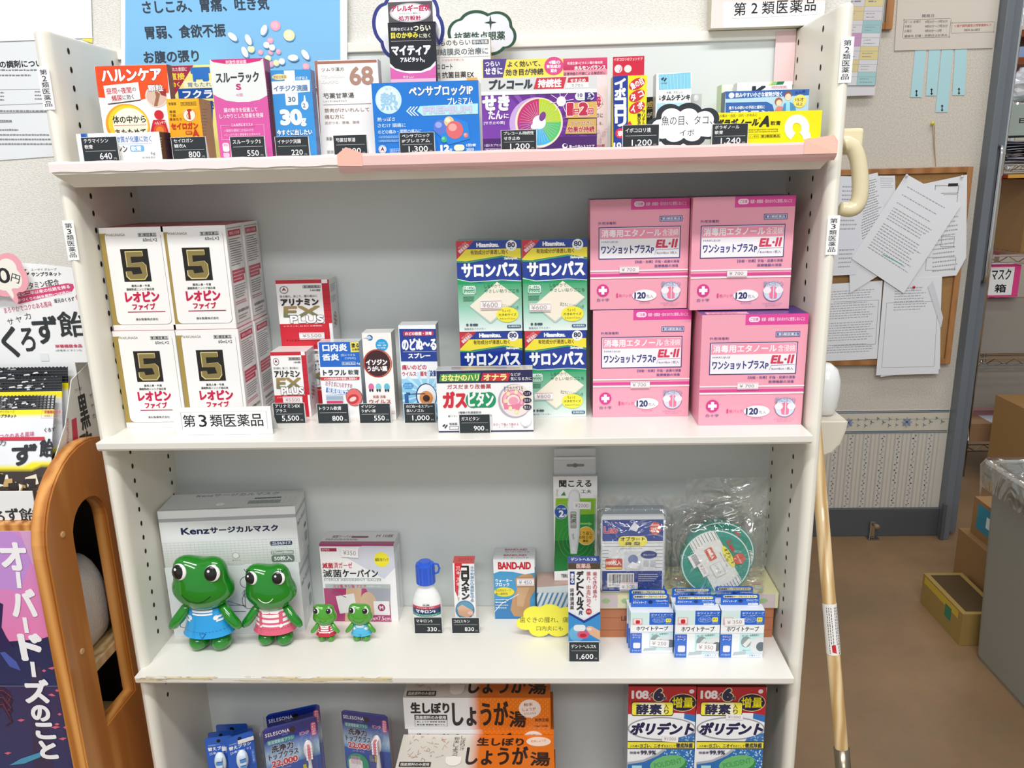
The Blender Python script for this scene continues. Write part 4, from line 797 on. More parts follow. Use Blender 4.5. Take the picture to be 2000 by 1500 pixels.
# red and white vitamin cartons
def vit(label, tl, tr, bl, br, **k):
    b = Bx('vitamin_box', label, 'box', tl, tr, Z2, .034, bl=bl, br=br, f='f6f5f3', side='e4e2e2', top='eceae8', group='red and white vitamin cartons', rz=0, **k); F = b.front.norm(b.W, b.H)
    F.rect(0, .0, 1, .055, 'c82838').rect(.86, .055, 1, .66, 'c42434')
    for v in (.16, .26, .36, .46, .56): F.rect(.86, v, 1, v+.004, '9a1828')
    F.rect(0, .66, 1, 1, 'cc2434').rect(.94, .66, 1, 1, 'f4f2f2').rect(.86, 0, .97, .055, 'f4f4f4')
    F.ell(.145, .145, .08, .055, '3a3230').ell(.145, .145, .068, .046, 'f6f5f3').poly([(.10, .165), (.145, .105), (.19, .165), (.145, .148)], '8a2430')
    F.frame(.50, .083, .84, .125, '8a8a8a', .008).text('第3類医薬品', .52, .09, .82, .118, '505050', .02).text('180錠', .64, .142, .83, .172, '505050', .02).text('目の疲れ、肩こり、腰の痛みに', .06, .226, .76, .26, '505050', .01)
    F.text('アリナミン', .07, .285, .77, .378, '2a2624', .06).text('EX', .10, .40, .78, .55, 'a88a50', .045, col2='6a7a5c', it=.05).text('PLUS', .22, .54, .84, .645, 'f8f8f8', .05, o=('504a48', .04)).text('ビタミンB1 B6 B12 主薬製剤', .08, .685, .80, .705, 'f4dcdc', .01)
    F.text('アリナミン', .1, .90, .35, .93, '6a1018', .02); G = b.right.norm(b.D, b.H); G.fine(.15, .08, .85, .2, '8a8a8a', 5).fine(.12, .26, .8, .36, '9a9898', 5)
    for i in range(9): G.ring(.45+.12*math.sin(i*2.1), .55+.04*i*.5, .12, .035, 'a8706c', .02)
    return b
b = vit('red and white vitamin carton standing in front of its twin, low', (531, 688), (602, 687), (540.5, 815), (609, 814)); b.front.nrm = None; b.crop(520, 520, .2267).tag(145, 1122, 312, 1180, '¥5500'); o = b.done(); vb = b
b = vit('red and white vitamin carton stacked highest, above the low one', (541, 545), (617, 542), (548, 672), (619, 671), H=vb.H)
o = b.done(); o.location = (on_y(543, 600, vb.loc.y+.0345).x, vb.loc.y+.0345, Z2+vb.H+.0003); b.M = Matrix.Translation(o.location)
st = MB(); st.box(.36*b.W, .84*b.W, -.0018, -.0012, .10*b.H, .205*b.H, 'f2eeee'); G = Face(st, Matrix(), (0, -.0018, 0), (1, 0, 0), (0, 0, 1), (0, -1, 0)).norm(b.W, b.H); G.rect(.36, .80, .84, .805, 'c8707a').rect(.36, .885, .84, .89, 'c8707a').text('¥5500', .42, .815, .78, .868, '9a9496'); st.build('price_sticker', 'print_paper', o)
o2 = o.copy(); COL.objects.link(o2); o2.location = (o.location.x+.001, o.location.y+.0003, Z2+.0003); o2['label'] = 'red and white vitamin carton under the highest one, behind the low one'

# mouth ointment
b = Bx('ointment_box', 'blue-topped mouth ointment carton with a yellow corner tab', 'box', (622, 669), (704, 668), Z2, .02, bl=(633, 817), br=(712, 815), f='f4f6f8', side='8898b8', top='e8ecf0', rz=0, mat='print_gloss').crop(520, 520, .2267)
F = b.front; F.poly([(450, 655), (812, 652), (826, 868), (466, 870)], '2068c8').text('口内炎', 486, 672, 695, 732, 'ffffff', .045).text('舌炎', 486, 758, 625, 812, 'ffffff', .045).poly([(722, 655), (808, 653), (814, 738), (728, 742)], 'f4e45c').text('塗る', 734, 664, 798, 700, '303030', .04).text('治療薬', 738, 708, 804, 728, '303030', .02)
F.text('[気にできる', 645, 756, 765, 778, 'd8e8f8', .01).text('口内炎]', 680, 785, 770, 805, 'd8e8f8', .01).frame(652, 824, 770, 852, 'c8dcf0', 3).text('第3類医薬品', 658, 829, 765, 848, 'd8e8f8', .01).text('6g', 780, 828, 810, 852, 'd8e8f8', .02)
F.text('トラフル', 492, 896, 688, 940, '283038', .04).text('軟膏', 706, 892, 798, 936, '40484e', .015).poly([(468, 955), (805, 952), (800, 980), (472, 984)], 'c83834').text('4つの有効成分が患部に直接効く', 500, 958, 785, 980, 'ffffff', .02)
F.text('お子さまにもおすすめ', 512, 1000, 742, 1042, 'c07088', .01, rot=-7).poly([(520, 1045), (700, 1075), (700, 1055), (724, 1098), (685, 1125), (688, 1105), (516, 1085)], '2878c8').text('抗炎症成分', 530, 1052, 705, 1100, 'ffffff', .03, rot=-6)
F.rect(518, 1105, 664, 1180, 'c4d8e8').rect(518, 1120, 664, 1150, 'a0b8cc').rect(524, 1160, 662, 1185, 'd84870').ell(760, 1130, 72, 76, '404850').ell(758, 1130, 68, 72, 'e8706c').ell(750, 1145, 52, 40, 'c83840', rot=25).ell(748, 1145, 32, 18, 'f4d8d0', rot=25); b.done()
# gargle carton
b = Bx('medicine_box', 'slim white gargle carton with a dark brown and red ring', 'box', (706, 651), (760, 650), Z2, .025, bl=(719, 821), br=(775, 819), f='f4f2ef', side='d8d2cc', top='e4e2de', rz=0).crop(520, 520, .2267)
F = b.front; F.ell(892, 618, 26, 25, '2868a8').poly([(845, 618), (890, 600), (912, 624), (870, 635)], 'd0dce8').text('mundipharma', 838, 618, 908, 628, '304058').ell(996, 680, 54, 53, '28a0d8').text('のどの', 970, 655, 1020, 668, 'ffffff').text('殺菌・消毒', 958, 675, 1034, 689, 'ffffff', .01).text('に効能', 962, 695, 1030, 710, 'ffffff')
F.ell(960, 838, 124, 122, 'b84030').ell(966, 838, 112, 112, 'e89878').ell(960, 838, 110, 112, '42262a').text('イソジン', 862, 805, 1040, 850, 'ffffff', .06).text('うがい薬', 872, 862, 1042, 905, 'ffffff', .04)
for cx, c in ((905, 'd870a0'), (968, '88ccd8'), (1040, '60bcd4')): F.ell(cx, 1040, 24, 30, c).ell(cx-10, 1070, 8, 12, '2c2828').ell(cx+12, 1070, 8, 12, '2c2828')
F.text('殺菌 消毒', 922, 1112, 1030, 1136, 'b84848', .01).text('ウイルス', 888, 1148, 1075, 1184, 'b83838', .02).rect(860, 1245, 1110, 1270, 'd8c8c0'); b.done()
# throat spray carton
b = Bx('medicine_box', 'white and navy throat spray carton at the right of the gargle carton', 'box', (777, 636), (856, 636), Z2, .025, bl=(789, 820), br=(860, 818), f='f4f6f8', side='16264c', top='e8eaee', rz=0, mat='print_gloss').crop(520, 520, .2267)
F = b.front; F.poly([(1144, 542), (1478, 542), (1492, 822), (1162, 822)], '1c3c94').rrect(1178, 560, 1442, 600, 'cc2c50').text('のどの殺菌・消毒', 1196, 567, 1425, 595, 'ffffff', .03).text('のどぬ～る', 1172, 625, 1462, 722, 'ffffff', .07).rect(1178, 735, 1468, 738, 'c8d0e8').text('スプレー', 1225, 752, 1412, 792, 'ffffff', .05)
F.text('痛いのどの', 1170, 850, 1380, 892, 'c03050', .03).text('ウイルス・菌を', 1172, 908, 1385, 948, 'c03050', .03).text('殺菌', 1392, 900, 1480, 948, '203c80', .04).rect(1168, 970, 1520, 1320, '9cd4f0', '5cb0e4')
for i in range(16): a = R(i*22.5); F.poly([(1385, 1105), (1385+260*math.cos(a), 1105+200*math.sin(a)), (1385+260*math.cos(a+.12), 1105+200*math.sin(a+.12))], 'c8e8f8'); F.k -= 1
F.k += 1; F.ell(1380, 1120, 90, 110, '203468').ell(1382, 1120, 82, 102, 'f4f8fa').ell(1380, 1135, 58, 60, 'e8924c').ell(1380, 1138, 30, 30, '402828').rect(1195, 1100, 1228, 1220, '2c5c9c').rect(1205, 1088, 1240, 1112, '2c5c9c').rect(1228, 1096, 1370, 1104, '203050').poly([(1176, 1030), (1195, 1005), (1255, 1005), (1272, 1030), (1255, 1058), (1195, 1058)], '3c9cd8').text('のどに届く', 1192, 1018, 1256, 1030, 'ffffff').text('ロングノズル', 1190, 1036, 1258, 1048, 'ffffff'); b.right.fine(1500, 560, 1545, 1100, '6070a0', 30, .3); b.done()
# green and blue plaster cartons
def plaster(lb, tl, tr, bl, br, z0=Z2, Y=None, **k):
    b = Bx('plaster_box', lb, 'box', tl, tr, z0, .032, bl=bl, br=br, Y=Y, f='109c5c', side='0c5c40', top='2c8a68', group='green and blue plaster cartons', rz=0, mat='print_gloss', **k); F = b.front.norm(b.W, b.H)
    F.rect(0, .42, 1, 1, '149c60', 'c8e8dc', 1).rect(0, .72, 1, 1, '8cccb0', 'eaf4f2')
    F.rect(0, 0, 1, .46, '203c98').poly([(0, .46), (0, .40), (.15, .44), (.35, .455), (.6, .44), (1, .45), (1, .47), (0, .47)], '149c60').line([(0, .415), (.2, .445), (.45, .44), (.7, .43), (1, .445)], 'd8ecc8', .012)
    F.poly([(0, .09), (1, .09), (1, .20), (.7, .165), (.4, .195), (.15, .22), (0, .215)], 'f2e23c').line([(0, .225), (.2, .23), (.45, .20), (.7, .175), (1, .215)], '3ca868', .02).poly([(0, 0), (.28, 0), (0, .20)], 'c83040')
    F.text('サロンパスの', .02, .035, .17, .06, 'f8e0d8', rot=38).text('鎮痛浸透力', .02, .06, .21, .10, 'ffffff', .02, rot=38).text('Hisamitsu.', .32, .025, .66, .068, 'ffffff', .06).ell(.855, .06, .085, .058, 'f8f8f6').text('80', .80, .025, .91, .075, '303868', .04).text('枚入', .83, .083, .88, .1, '303868').text('有効成分が浸透し効く', .22, .10, .80, .148, '704c20', .02)
    F.text('Salonpas.', .74, .18, .95, .215, 'ffffff', .04, it=.2).text('サロンパス', .08, .245, .95, .39, 'f8fafc', .06).text('®', .95, .375, .975, .39, 'ffffff')
    F.poly([(.18, .72), (.62, .455), (.97, .64), (.52, .91), (.48, .91)], 'b8ccc0').poly([(.18, .71), (.62, .45), (.96, .63), (.50, .895)], 'f2ead8').text('しなやかで、', .42, .475, .70, .515, '2c6c4c', .01).text('やさしい貼りごこち', .42, .53, .96, .57, '2c6c4c', .01)
    F.frame(.08, .49, .28, .58, 'e8f8f0', .009).text('HELLO!', .10, .50, .27, .53, 'f4faf8', .04).text('eco!', .11, .54, .26, .57, 'f4faf8').fine(.08, .6, .26, .66, '207050', 3)
    F.text('目立ちにくいベージュ色', .58, .70, .95, .74, '5c6c60', rot=-8).ell(.77, .815, .175, .085, 'f4e83c').text('ちょっと', .69, .755, .82, .785, '304030', .02).text('大きめサイズ', .63, .80, .91, .83, '304030', .02).text('4.6cm×7.2cm', .65, .85, .89, .868, '405040')
    F.rrect(.76, .93, .98, .965, '285478').text('第3類医薬品', .78, .936, .96, .958, 'd8e8f0', .02).text('鎮痛消炎プラスター', .08, .955, .42, .978, '50606a').ell(.13, .922, .02, .014, '405060').ell(.19, .922, .02, .014, '405060').rrect(.215, .91, .30, .934, '405060', .5)
    b.top.norm(b.W, b.D).rect(0, .3, 1, .5, '1c8a60').text('サロンパス', .4, .55, .8, .8, '8cc8b0'); return b
p_ = on_z(1145, 814, Z2); yP = p_.y
b = plaster('green and blue plaster carton, bottom right of the four', (1025, 647), (1145, 647), (1028, 815), (1145, 814)); b.front.nrm = None; b.crop(840, 440, .28).tag(728, 1168, 858, 1220, '¥800'); pb = b; b.done()
b = plaster('green and blue plaster carton, bottom left of the four, behind the stomach tablet carton', (902, 647), (1021, 646), (904, 815), (1023, 815), H=pb.H); b.done()
zu = Z2+pb.H+.0003; o = pb.obj
for lb, pxy, y in (('green and blue plaster carton, upper left of the four', (897, 633), yP+.003), ('green and blue plaster carton, upper right of the four', (1023, 645), yP+.001)):
    x = on_y(*pxy, y).x; b = plaster(lb, (900, 460), (1000, 460), (904, 815), (1023, 815), H=pb.H); b.W = pb.W
    c = b.done(); c.location = (x, y, zu); c.data = c.data
    st = MB(); r = (.36, .50, .65, .72) if 'left' in lb else (.10, .24, .69, .75); w_ = .34
    st.box(r[0]*pb.W, (r[0]+w_)*pb.W, -.0022, -.0017, (1-r[3]-.03)*pb.H, (1-r[2])*pb.H, 'f0ecec'); G = Face(st, Matrix(), (0, -.0022, 0), (1, 0, 0), (0, 0, 1), (0, -1, 0)).norm(pb.W, pb.H); G.text('¥600', r[0]+.03, r[2]+.02, r[0]+w_-.06, r[3]+.01, 'a8a0a0').rect(r[0], r[2]+.006, r[0]+w_, r[2]+.011, 'c8707a').rect(r[0], r[3]+.016, r[0]+w_, r[3]+.021, 'c8707a'); st.build('price_sticker', 'print_paper', c)
# pink swab cartons
def swab(lb, tl, tr, bl, br, tagx, z0=Z2, Y=None, H=None, D=.055):
    b = Bx('swab_box', lb, 'box', tl, tr, z0, D, bl=bl, br=br, Y=Y, f='f0a5b8', side='e091a6', top='4c3480', group='pink alcohol swab cartons', rz=0, H=H); F = b.front.norm(b.W, b.H)
    F.rect(.41, 0, 1, .095, 'e0489c').text('使用上の注意', .45, .03, .53, .06, 'f8dcec', .01).rrect(.44, .022, .545, .068, 'fbe4f0', .5).text('ご注意', .455, .032, .53, .058, 'd84890', .02).text('粘膜・創傷面・目のまわりに使用しないこと', .56, .03, .965, .062, 'fbe4f0', .02)
    F.rect(.70, .155, .93, .205, '4a4f8c').rect(.707, .161, .923, .199, 'c8c8dc').rect(.714, .166, .916, .194, '4a5490').text('第3類医薬品', .725, .169, .905, .191, 'f0f0f8', .02).text('外用消毒剤', .08, .197, .26, .222, '6c4c88', .01)
    F.rect(.085, .245, .915, .535, '40367c').rect(.094, .253, .906, .527, 'f4f2f6').rect(.098, .257, .902, .352, 'f49cb4').text('消毒用エタノール', .115, .268, .715, .335, 'fdf4f8', .03).text('含浸綿', .73, .272, .89, .332, 'fdf4f8', .01)
    F.text('HAKUJUJI', .115, .37, .28, .39, '505088').text('ワンショットプラス', .115, .41, .61, .485, '343c84', .045).text('P', .62, .435, .648, .485, '343c84', .03).text('EL·Ⅱ', .67, .365, .885, .435, 'd43c5c', .05, it=.15).line([(.655, .50), (.675, .455), (.9, .45)], '606090', .003).text('4cm×8cm 1枚入', .675, .472, .885, .498, '585890')
    F.text('【効能・効果】手指・皮膚の消毒', .46, .55, .91, .575, '584c8c', .01).text('医療機器の消毒', .66, .59, .90, .615, '584c8c', .01)
    F.rect(0, .635, 1, .648, 'fdeef4').rect(0, .668, 1, .688, 'e0489c').rect(0, .70, 1, .713, 'fdeef4')
    F.ell(.13, .82, .063, .057, 'd83c8c').rect(.115, .782, .145, .858, 'fdf4f8').rect(.088, .805, .172, .835, 'fdf4f8').text('白十字', .07, .895, .195, .922, '585890', .01)
    F.text('1', .27, .85, .285, .885, 'd84888', .02).text('枚パック×', .295, .855, .445, .885, 'd84888').ell(.56, .872, .125, .053, 'fbf8fa').text('120', .46, .845, .57, .90, '343c70', .05).text('包入', .58, .865, .65, .898, '404878').text('Alcohol pads', .51, .935, .62, .948, '8860a0')
    F.ell(.83, .84, .098, .088, '7878a8').ell(.83, .84, .093, .084, 'd4dcec').text('便利な2分割ライン', .73, .745, .93, .79, '5870a0', .02, o=('f0f4fa', .03)).poly([(.80, .80), (.83, .79), (.83, .91), (.80, .90), (.79, .85)], 'f07c9c').poly([(.84, .79), (.87, .81), (.87, .90), (.84, .91)], 'f07c9c').ell(.77, .83, .04, .03, 'f4ecf0').ell(.89, .83, .04, .03, 'f4ecf0').text('切り取り線からお切りください', .73, .942, .93, .953, '8860a0').text('濡れたまま使えます', .76, .962, .9, .972, '8860a0')
    T = b.top.norm(b.W, b.D); T.rect(.1, .2, .95, .5, '58408c').text('ワンショットプラスP', .3, .28, .75, .42, 'd0c8e4', .02).rect(.05, .7, .45, .95, 'f0a8c0').fine(.08, .72, .35, .92, '604870', 3)
    st = b.part('price_sticker', None, 'print_paper'); x_, y_ = tagx; st.box(x_*b.W, (x_+.20)*b.W, -.0022, -.0017, (1-y_-.062)*b.H, (1-y_)*b.H, 'f2ecee'); G = Face(st, Matrix(), (0, -.0022, 0), (1, 0, 0), (0, 0, 1), (0, -1, 0)).norm(b.W, b.H); G.text('¥ 700', x_+.02, y_+.016, x_+.16, y_+.046, '8a848a').rect(x_, y_+.004, x_+.2, y_+.007, 'c8707a').rect(x_, y_+.054, x_+.2, y_+.057, 'c8707a')
    return b
b = swab('pink swab carton, bottom left of the four', (1152, 607), (1350, 606), (1158, 815), (1344, 813), (.39, .66)); b.done(); s1 = b
b = swab('pink swab carton, bottom right of the four and nearest the shelf edge', (1362, 616), (1582, 611.5), (1363.5, 831), (1566, 830), (.36, .605)); b.done(); s2 = b
b = swab('pink swab carton, upper left of the four', (1153, 391), (1348, 385), None, None, (.30, .60), s1.loc.z+s1.H+.0006, s1.loc.y+.001); b.done()
b = swab('pink swab carton, upper right of the four', (1354, 386), (1555, 378), None, None, (.36, .64), s2.loc.z+s2.H+.0012, s2.loc.y+.025); b.done()
# stomach gas tablets
b = Bx('medicine_box', 'wide white carton with navy band, green and red name, lying across in front', 'box', (853, 724), (1043, 722), Z2, .02, bl=(857, 845), br=(1042, 842), f='f6f6f6', side='262450', top='c8c8d0', rz=0, mat='print_gloss').crop(840, 440, .28)
F = b.front; F.rect(45, 1012, 730, 1100, '262450').rect(50, 1432, 730, 1450, '262450').poly([(72, 1040), (352, 1030), (340, 1088), (62, 1092)], '3c9c50').text('おなかのハリ', 82, 1042, 340, 1086, 'f4f08c', .05, o=('1c6c34', .04)).poly([(368, 1032), (560, 1030), (545, 1086), (352, 1088)], 'cc3038').text('オナラ', 375, 1040, 532, 1082, 'f8e8a0', .05, o=('8c1820', .03)).text('などが', 562, 1030, 630, 1052, 'ffffff', .01).text('気になる方に', 562, 1058, 708, 1082, 'ffffff', .01)
F.text('ガスだまり改善薬', 120, 1110, 425, 1142, 'b83848', .02).text('ガス', 95, 1165, 250, 1270, 'd02838', .08).ell(300, 1220, 52, 56, '1c9460').ell(410, 1218, 50, 55, '1c9460').rect(295, 1168, 415, 1272, '1c9460').text('ピタン', 268, 1165, 440, 1262, 'f8faf8', .06).text('3種類の乳酸菌配合', 198, 1298, 358, 1314, '404048', .01)
F.text('■ライオン', 128, 1325, 190, 1338, '606060').text('配合', 400, 1318, 430, 1334, '404040').text('整腸薬', 135, 1378, 190, 1395, '484850', .01).frame(135, 1402, 200, 1424, '404048', 3).poly([(85, 1400), (102, 1386), (108, 1392), (95, 1408)], '303840').poly([(100, 1412), (118, 1388), (124, 1396), (106, 1420)], '303840')
F.ell(590, 1225, 115, 118, 'b8b0c0').ell(598, 1222, 108, 112, 'f4e4dc').text('おなかのガスを', 515, 1120, 650, 1160, '403840', .01)
F.ring(580, 1220, 62, 55, 'e884a4', 34, -30, 200).line([(520, 1220), (530, 1270), (600, 1265), (650, 1240)], 'e884a4', 30).ring(580, 1220, 62, 55, 'f4b8c8', 18, -30, 200).ell(582, 1225, 34, 28, 'f0a0b4').line([(600, 1300), (620, 1265)], 'e884a4', 22)
for cx, cy in ((545, 1175), (600, 1165), (640, 1200), (528, 1225), (560, 1275), (605, 1300)): F.ell(cx, cy, 13, 14, 'f8e8b0')
for i, t_ in enumerate(('つぶす', '抑える', '整える')): F.ell(678, 1172+i*48, 30, 19, '282038').text(t_, 656, 1162+i*48, 700, 1182+i*48, 'f0e8f0')
F.text('水なしで噛んで飲める', 440, 1378, 618, 1396, 'b04858', .01).text('(ヨーグルト味)', 470, 1400, 585, 1414, '706068').ell(668, 1365, 40, 38, 'd8d8da').ell(666, 1360, 38, 34, 'f4f4f4').text('実物大', 650, 1404, 684, 1416, '606060').rect(432, 1320, 434, 1425, 'c0b0b0'); b.top.fine(150, 988, 640, 1008, '804848', 2, .5); b.done()
for nm, pr, tl, tr, bl, lb in ((('アリナミンEX', 'プラス'), '5,500', (532, 788), (594, 789), (537, 828), 'black price card reading 5,500 before the vitamin cartons'),
    (('トラフル軟膏',), '800', (618, 789.5), (680, 788.5), (623, 828), 'black price card reading 800 before the mouth ointment carton'),
    (('イソジン', 'うがい液'), '550', (700, 789), (762, 789), (703, 827.5), 'black price card reading 550 before the gargle carton'),
    (('のどぬーるスプレー', '長いノズル'), '1,000', (788, 788.5), (850, 789), (790, 827), 'black price card reading 1,000 before the throat spray carton'),
    (('ガスピタン',), '900', (896, 810), (957, 810), (898, 847), 'black price card reading 900 before the wide white and navy carton')):
    price_card(nm, pr, lb, tl, tr, bl, Z2)
# ================================================================== third shelf
def place(o, v): o.location = v; return o
# two mask cartons, one on the other, turned slightly
def maskbox(lb, tl, tr, bl, br, z0, upper, H=None):
    b = Bx('mask_box', lb, 'box', tl, tr, z0, .055, bl=bl, br=br, f='eef0f2', side='e2e4e6', top='d0d4d6', group='grey and white mask cartons', H=H, rz=4.5); b.loc.x = max(b.loc.x, -.3955)
    F = b.front.norm(b.W, b.H); F.rect(0, .5, 1, 1, 'eef0f2', 'd4d8d4')
    F.rect(0, .135, 1, .195, 'b0b4b8').text('Kenz', .155, .31, .355, .42, '1c2450', .04).text('サージカルマスク', .365, .315, .86, .415, '24284c', .05).rrect(.79, .60, .955, .68, '24305c').text('ゴムひもタイプ', .805, .615, .94, .665, 'f4f4f8', .03)
    for i in range(34): F.rect(i/34, .56, i/34+.0015, 1, 'c6ccc8'); F.k -= 1
    F.k += 1
    for i in range(10): F.rect(0, .56+i*.046, 1, .563+i*.046, 'c6ccc8'); F.k -= 1
    F.k += 1; F.ell(.53, .83, .026, .055, '8a8c8a').ell(.53, .83, .023, .049, 'f0f0f0').text('ホワイト', .50, .90, .56, .925, '505050').rrect(.79, .77, .96, .84, '98a49c').text('175mm×90mm', .80, .785, .95, .825, 'f4f4f4', .02).rrect(.79, .85, .96, .98, '70807a').text('50枚入', .81, .87, .94, .95, 'f4f4f4', .03)
    G = b.right.norm(b.D, b.H); G.rect(0, .13, 1, .19, 'b0b4b8').text('Kenzサージカルマスク', .1, .3, .92, .38, '3c4458', .02).rrect(.65, .53, .9, .6, '606a74').rrect(.65, .68, .92, .85, '9aa6a0').ell(.35, .8, .1, .05, 'f4f4f4')
    T = b.top.norm(b.W, b.D); T.text('Kenzサージカルマスク', .2, .06, .82, .22, '70767c', .02).rect(.66, .38, .86, .46, '505c74').rect(.63, .55, .87, .75, '8c9894').ell(.43, .72, .03, .09, 'f0f0f0')
    for i in range(28): T.rect(i/28, .35, i/28+.002, .95, 'c0c6c4'); T.k -= 1
    T.k += 1; T.rect(.02, .93, .98, .96, 'b8bcc0').poly([(.36, .985), (.60, .985), (.58, 1), (.38, 1)], '8c9094')
    return b
b = maskbox('closed mask carton on top of the other, dark blue lettering, behind the frog figurines', (309, 1110), (573, 1114), (330, 1243), (583.5, 1236), Z3, False)
Fm = b.front; Hm = b.H
Fm.rect(0, 0, 1, 1, 'e6eaec').nrm = None; Fm.crop(280, 940, .2734); Fm.text('M', 232, 945, 265, 985, '88b8d8', .03)
Fm.line([(220, 935), (545, 850), (690, 895), (680, 780)], '303438', 4).line([(220, 935), (225, 1040), (420, 1072)], '303438', 4).line([(545, 930), (690, 930)], '303438', 4).line([(560, 885), (690, 885)], '303438', 4)
Fm.ring(695, 720, 45, 40, '303438', 4).ring(715, 850, 50, 60, '303438', 4).ring(700, 800, 30, 28, '303438', 3).frame(182, 660, 205, 700, 'a0a0a0', 3).fine(182, 710, 210, 750, 'b0b0b0', 3)
b.done(); mk = b
b = maskbox('grey and white mask carton, upper of two', (309, 996), (566, 996), (330, 1243), (583.5, 1236), Z3, True, H=.0795)
o = b.done(); o.location = (b.loc.x+.0005, b.loc.y+.0008, Z3+Hm+.0003); o.scale = (1.01, 1, 1)
o['label'] = 'grey and white mask carton with navy lettering, upper of two'; mk.obj['label'] = 'grey and white mask carton with a line drawing, lower of two'
# gauze carton
b = Bx('gauze_box', 'white and maroon gauze carton with a round yellow mark, behind the small figurines', 'box', (615, 1063), (768, 1066), Z3, .038, bl=(637, 1213), br=(778, 1216), f='f4f2f3', side='e8e6e8', top='dcdadc', rz=-1, mat='print_gloss').crop(280, 940, .2734)
F = b.front; F.rect(1215, 440, 1800, 466, 'a83870').rect(1268, 478, 1380, 502, 'a02c48').text('カワモト', 1275, 482, 1330, 498, 'f4e0e4', .02).poly([(1450, 545), (1560, 462), (1815, 464), (1815, 600), (1720, 698)], 'd4d6e2').text('減菌', 1278, 584, 1355, 622, 'c02840', .03).text('済ガーゼ', 1360, 580, 1492, 622, 'c02840', .02)
F.text('滅菌', 1285, 632, 1415, 685, '2c2c30', .02).text('ケーパイン', 1425, 632, 1675, 684, '28282c', .04).ell(1702, 560, 54, 52, 'f4e83c').text('滅菌1枚パック', 1655, 548, 1750, 572, '404040', .02).rect(1290, 692, 1700, 694, '88a8a0').text('STERILE ABSORBENT GAUZE', 1290, 697, 1700, 712, '90a8a4', .01, sp=1.1)
F.rect(1300, 735, 1765, 765, 'b4bcbc').text('スリ傷 キリ傷 マスク', 1355, 738, 1590, 762, 'c03858', .02).text('の内側ガーゼに', 1595, 744, 1700, 758, 'f4f4f4').rect(1300, 765, 1765, 1010, 'b03c74').poly([(1450, 765), (1560, 765), (1545, 1010), (1440, 1010)], 'd8b090').poly([(1590, 765), (1765, 765), (1765, 880), (1640, 860)], 'a8a8b4').ell(1610, 880, 60, 90, 'd8b498').poly([(1375, 820), (1505, 800), (1530, 930), (1405, 945)], 'eceaea').line([(1330, 770), (1450, 830)], '707078', 6)
F.rect(1648, 855, 1760, 955, 'f0ecee').ell(1702, 902, 26, 26, 'a0305c').text('M', 1690, 890, 1714, 914, 'f4e4ec', .04).text('7.5cm×7.5cm', 1570, 965, 1765, 992, 'f8e8f0', .02)
T = b.top.norm(b.W, b.D); T.rect(0, .78, 1, 1, 'a03068').text('滅菌ケーパイン', .12, .28, .42, .5, '706068', .02).text('M 10枚', .72, .2, .95, .45, '504850', .02).rrect(.38, .35, .62, .5, '7a1c34', .5).fine(.05, .55, .5, .7, '806870', 2)
b.right.norm(b.D, b.H).rect(0, 0, 1, .12, 'c8c4c8').fine(.4, .3, .6, .9, '909098', 22, .3); b.tag(1412, 480, 1535, 545, '¥350', rot=-4); b.done()
# first aid tape boxes further right are below; small carton of plasters, two deep
def bandage(lb, y=None):
    b = Bx('bandage_box', lb, 'box', (961, 1093), (1047, 1092), Z3, .0165, bl=(967, 1209), br=(1046, 1208), f='f2f3f4', side='c0ccd4', top='d4d6d8', group='blue and white plaster cartons', rz=0, mat='print_gloss').crop(780, 860, .3067)
    F = b.front; F.poly([(590, 852), (640, 835), (720, 838), (800, 855), (880, 840), (880, 1145), (600, 1145)], '3c98cc').poly([(600, 1040), (700, 1010), (880, 1080), (880, 1145), (600, 1145)], '2c7cb8')
    F.text('BAND-AID', 630, 778, 835, 820, 'c82838', .06).text('ウォーター', 612, 884, 718, 904, 'ffffff', .03).text('ブロック', 612, 908, 700, 930, 'ffffff', .03).ell(668, 966, 64, 30, 'f0e030').text('完全防水テープ', 612, 948, 712, 964, '505820', .01).text('高い通気性', 612, 970, 690, 986, '505820', .01).poly([(735, 880), (780, 855), (840, 852), (868, 890), (862, 960), (830, 1010), (835, 1090), (790, 1125), (730, 1120), (708, 1080), (720, 1010), (748, 950)], 'c09468').poly([(752, 940), (830, 935), (800, 1010), (790, 1060), (750, 1055)], 'd0a880').line([(600, 1100), (650, 1040), (760, 980)], 'd8f0f8', 5).fine(612, 1005, 700, 1075, 'f0f8fc', 4, .3)
    b.top.norm(b.W, b.D).text('BAND-AID', .25, .12, .8, .42, 'b04858', .04).text('ウォーターブロック 40', .25, .55, .85, .85, '60646c', .01).rect(0, .9, 1, 1, 'e8eaec'); return b
b = bandage('blue and white plaster carton with a tan plaster, front of two'); b.tag(748, 880, 858, 928, '¥ 450'); o = b.done()
o2 = o.copy(); COL.objects.link(o2); o2.location = o.location+Vector((.001, .0168, .0)); o2['label'] = 'blue and white plaster carton right behind the first, only its lid showing'
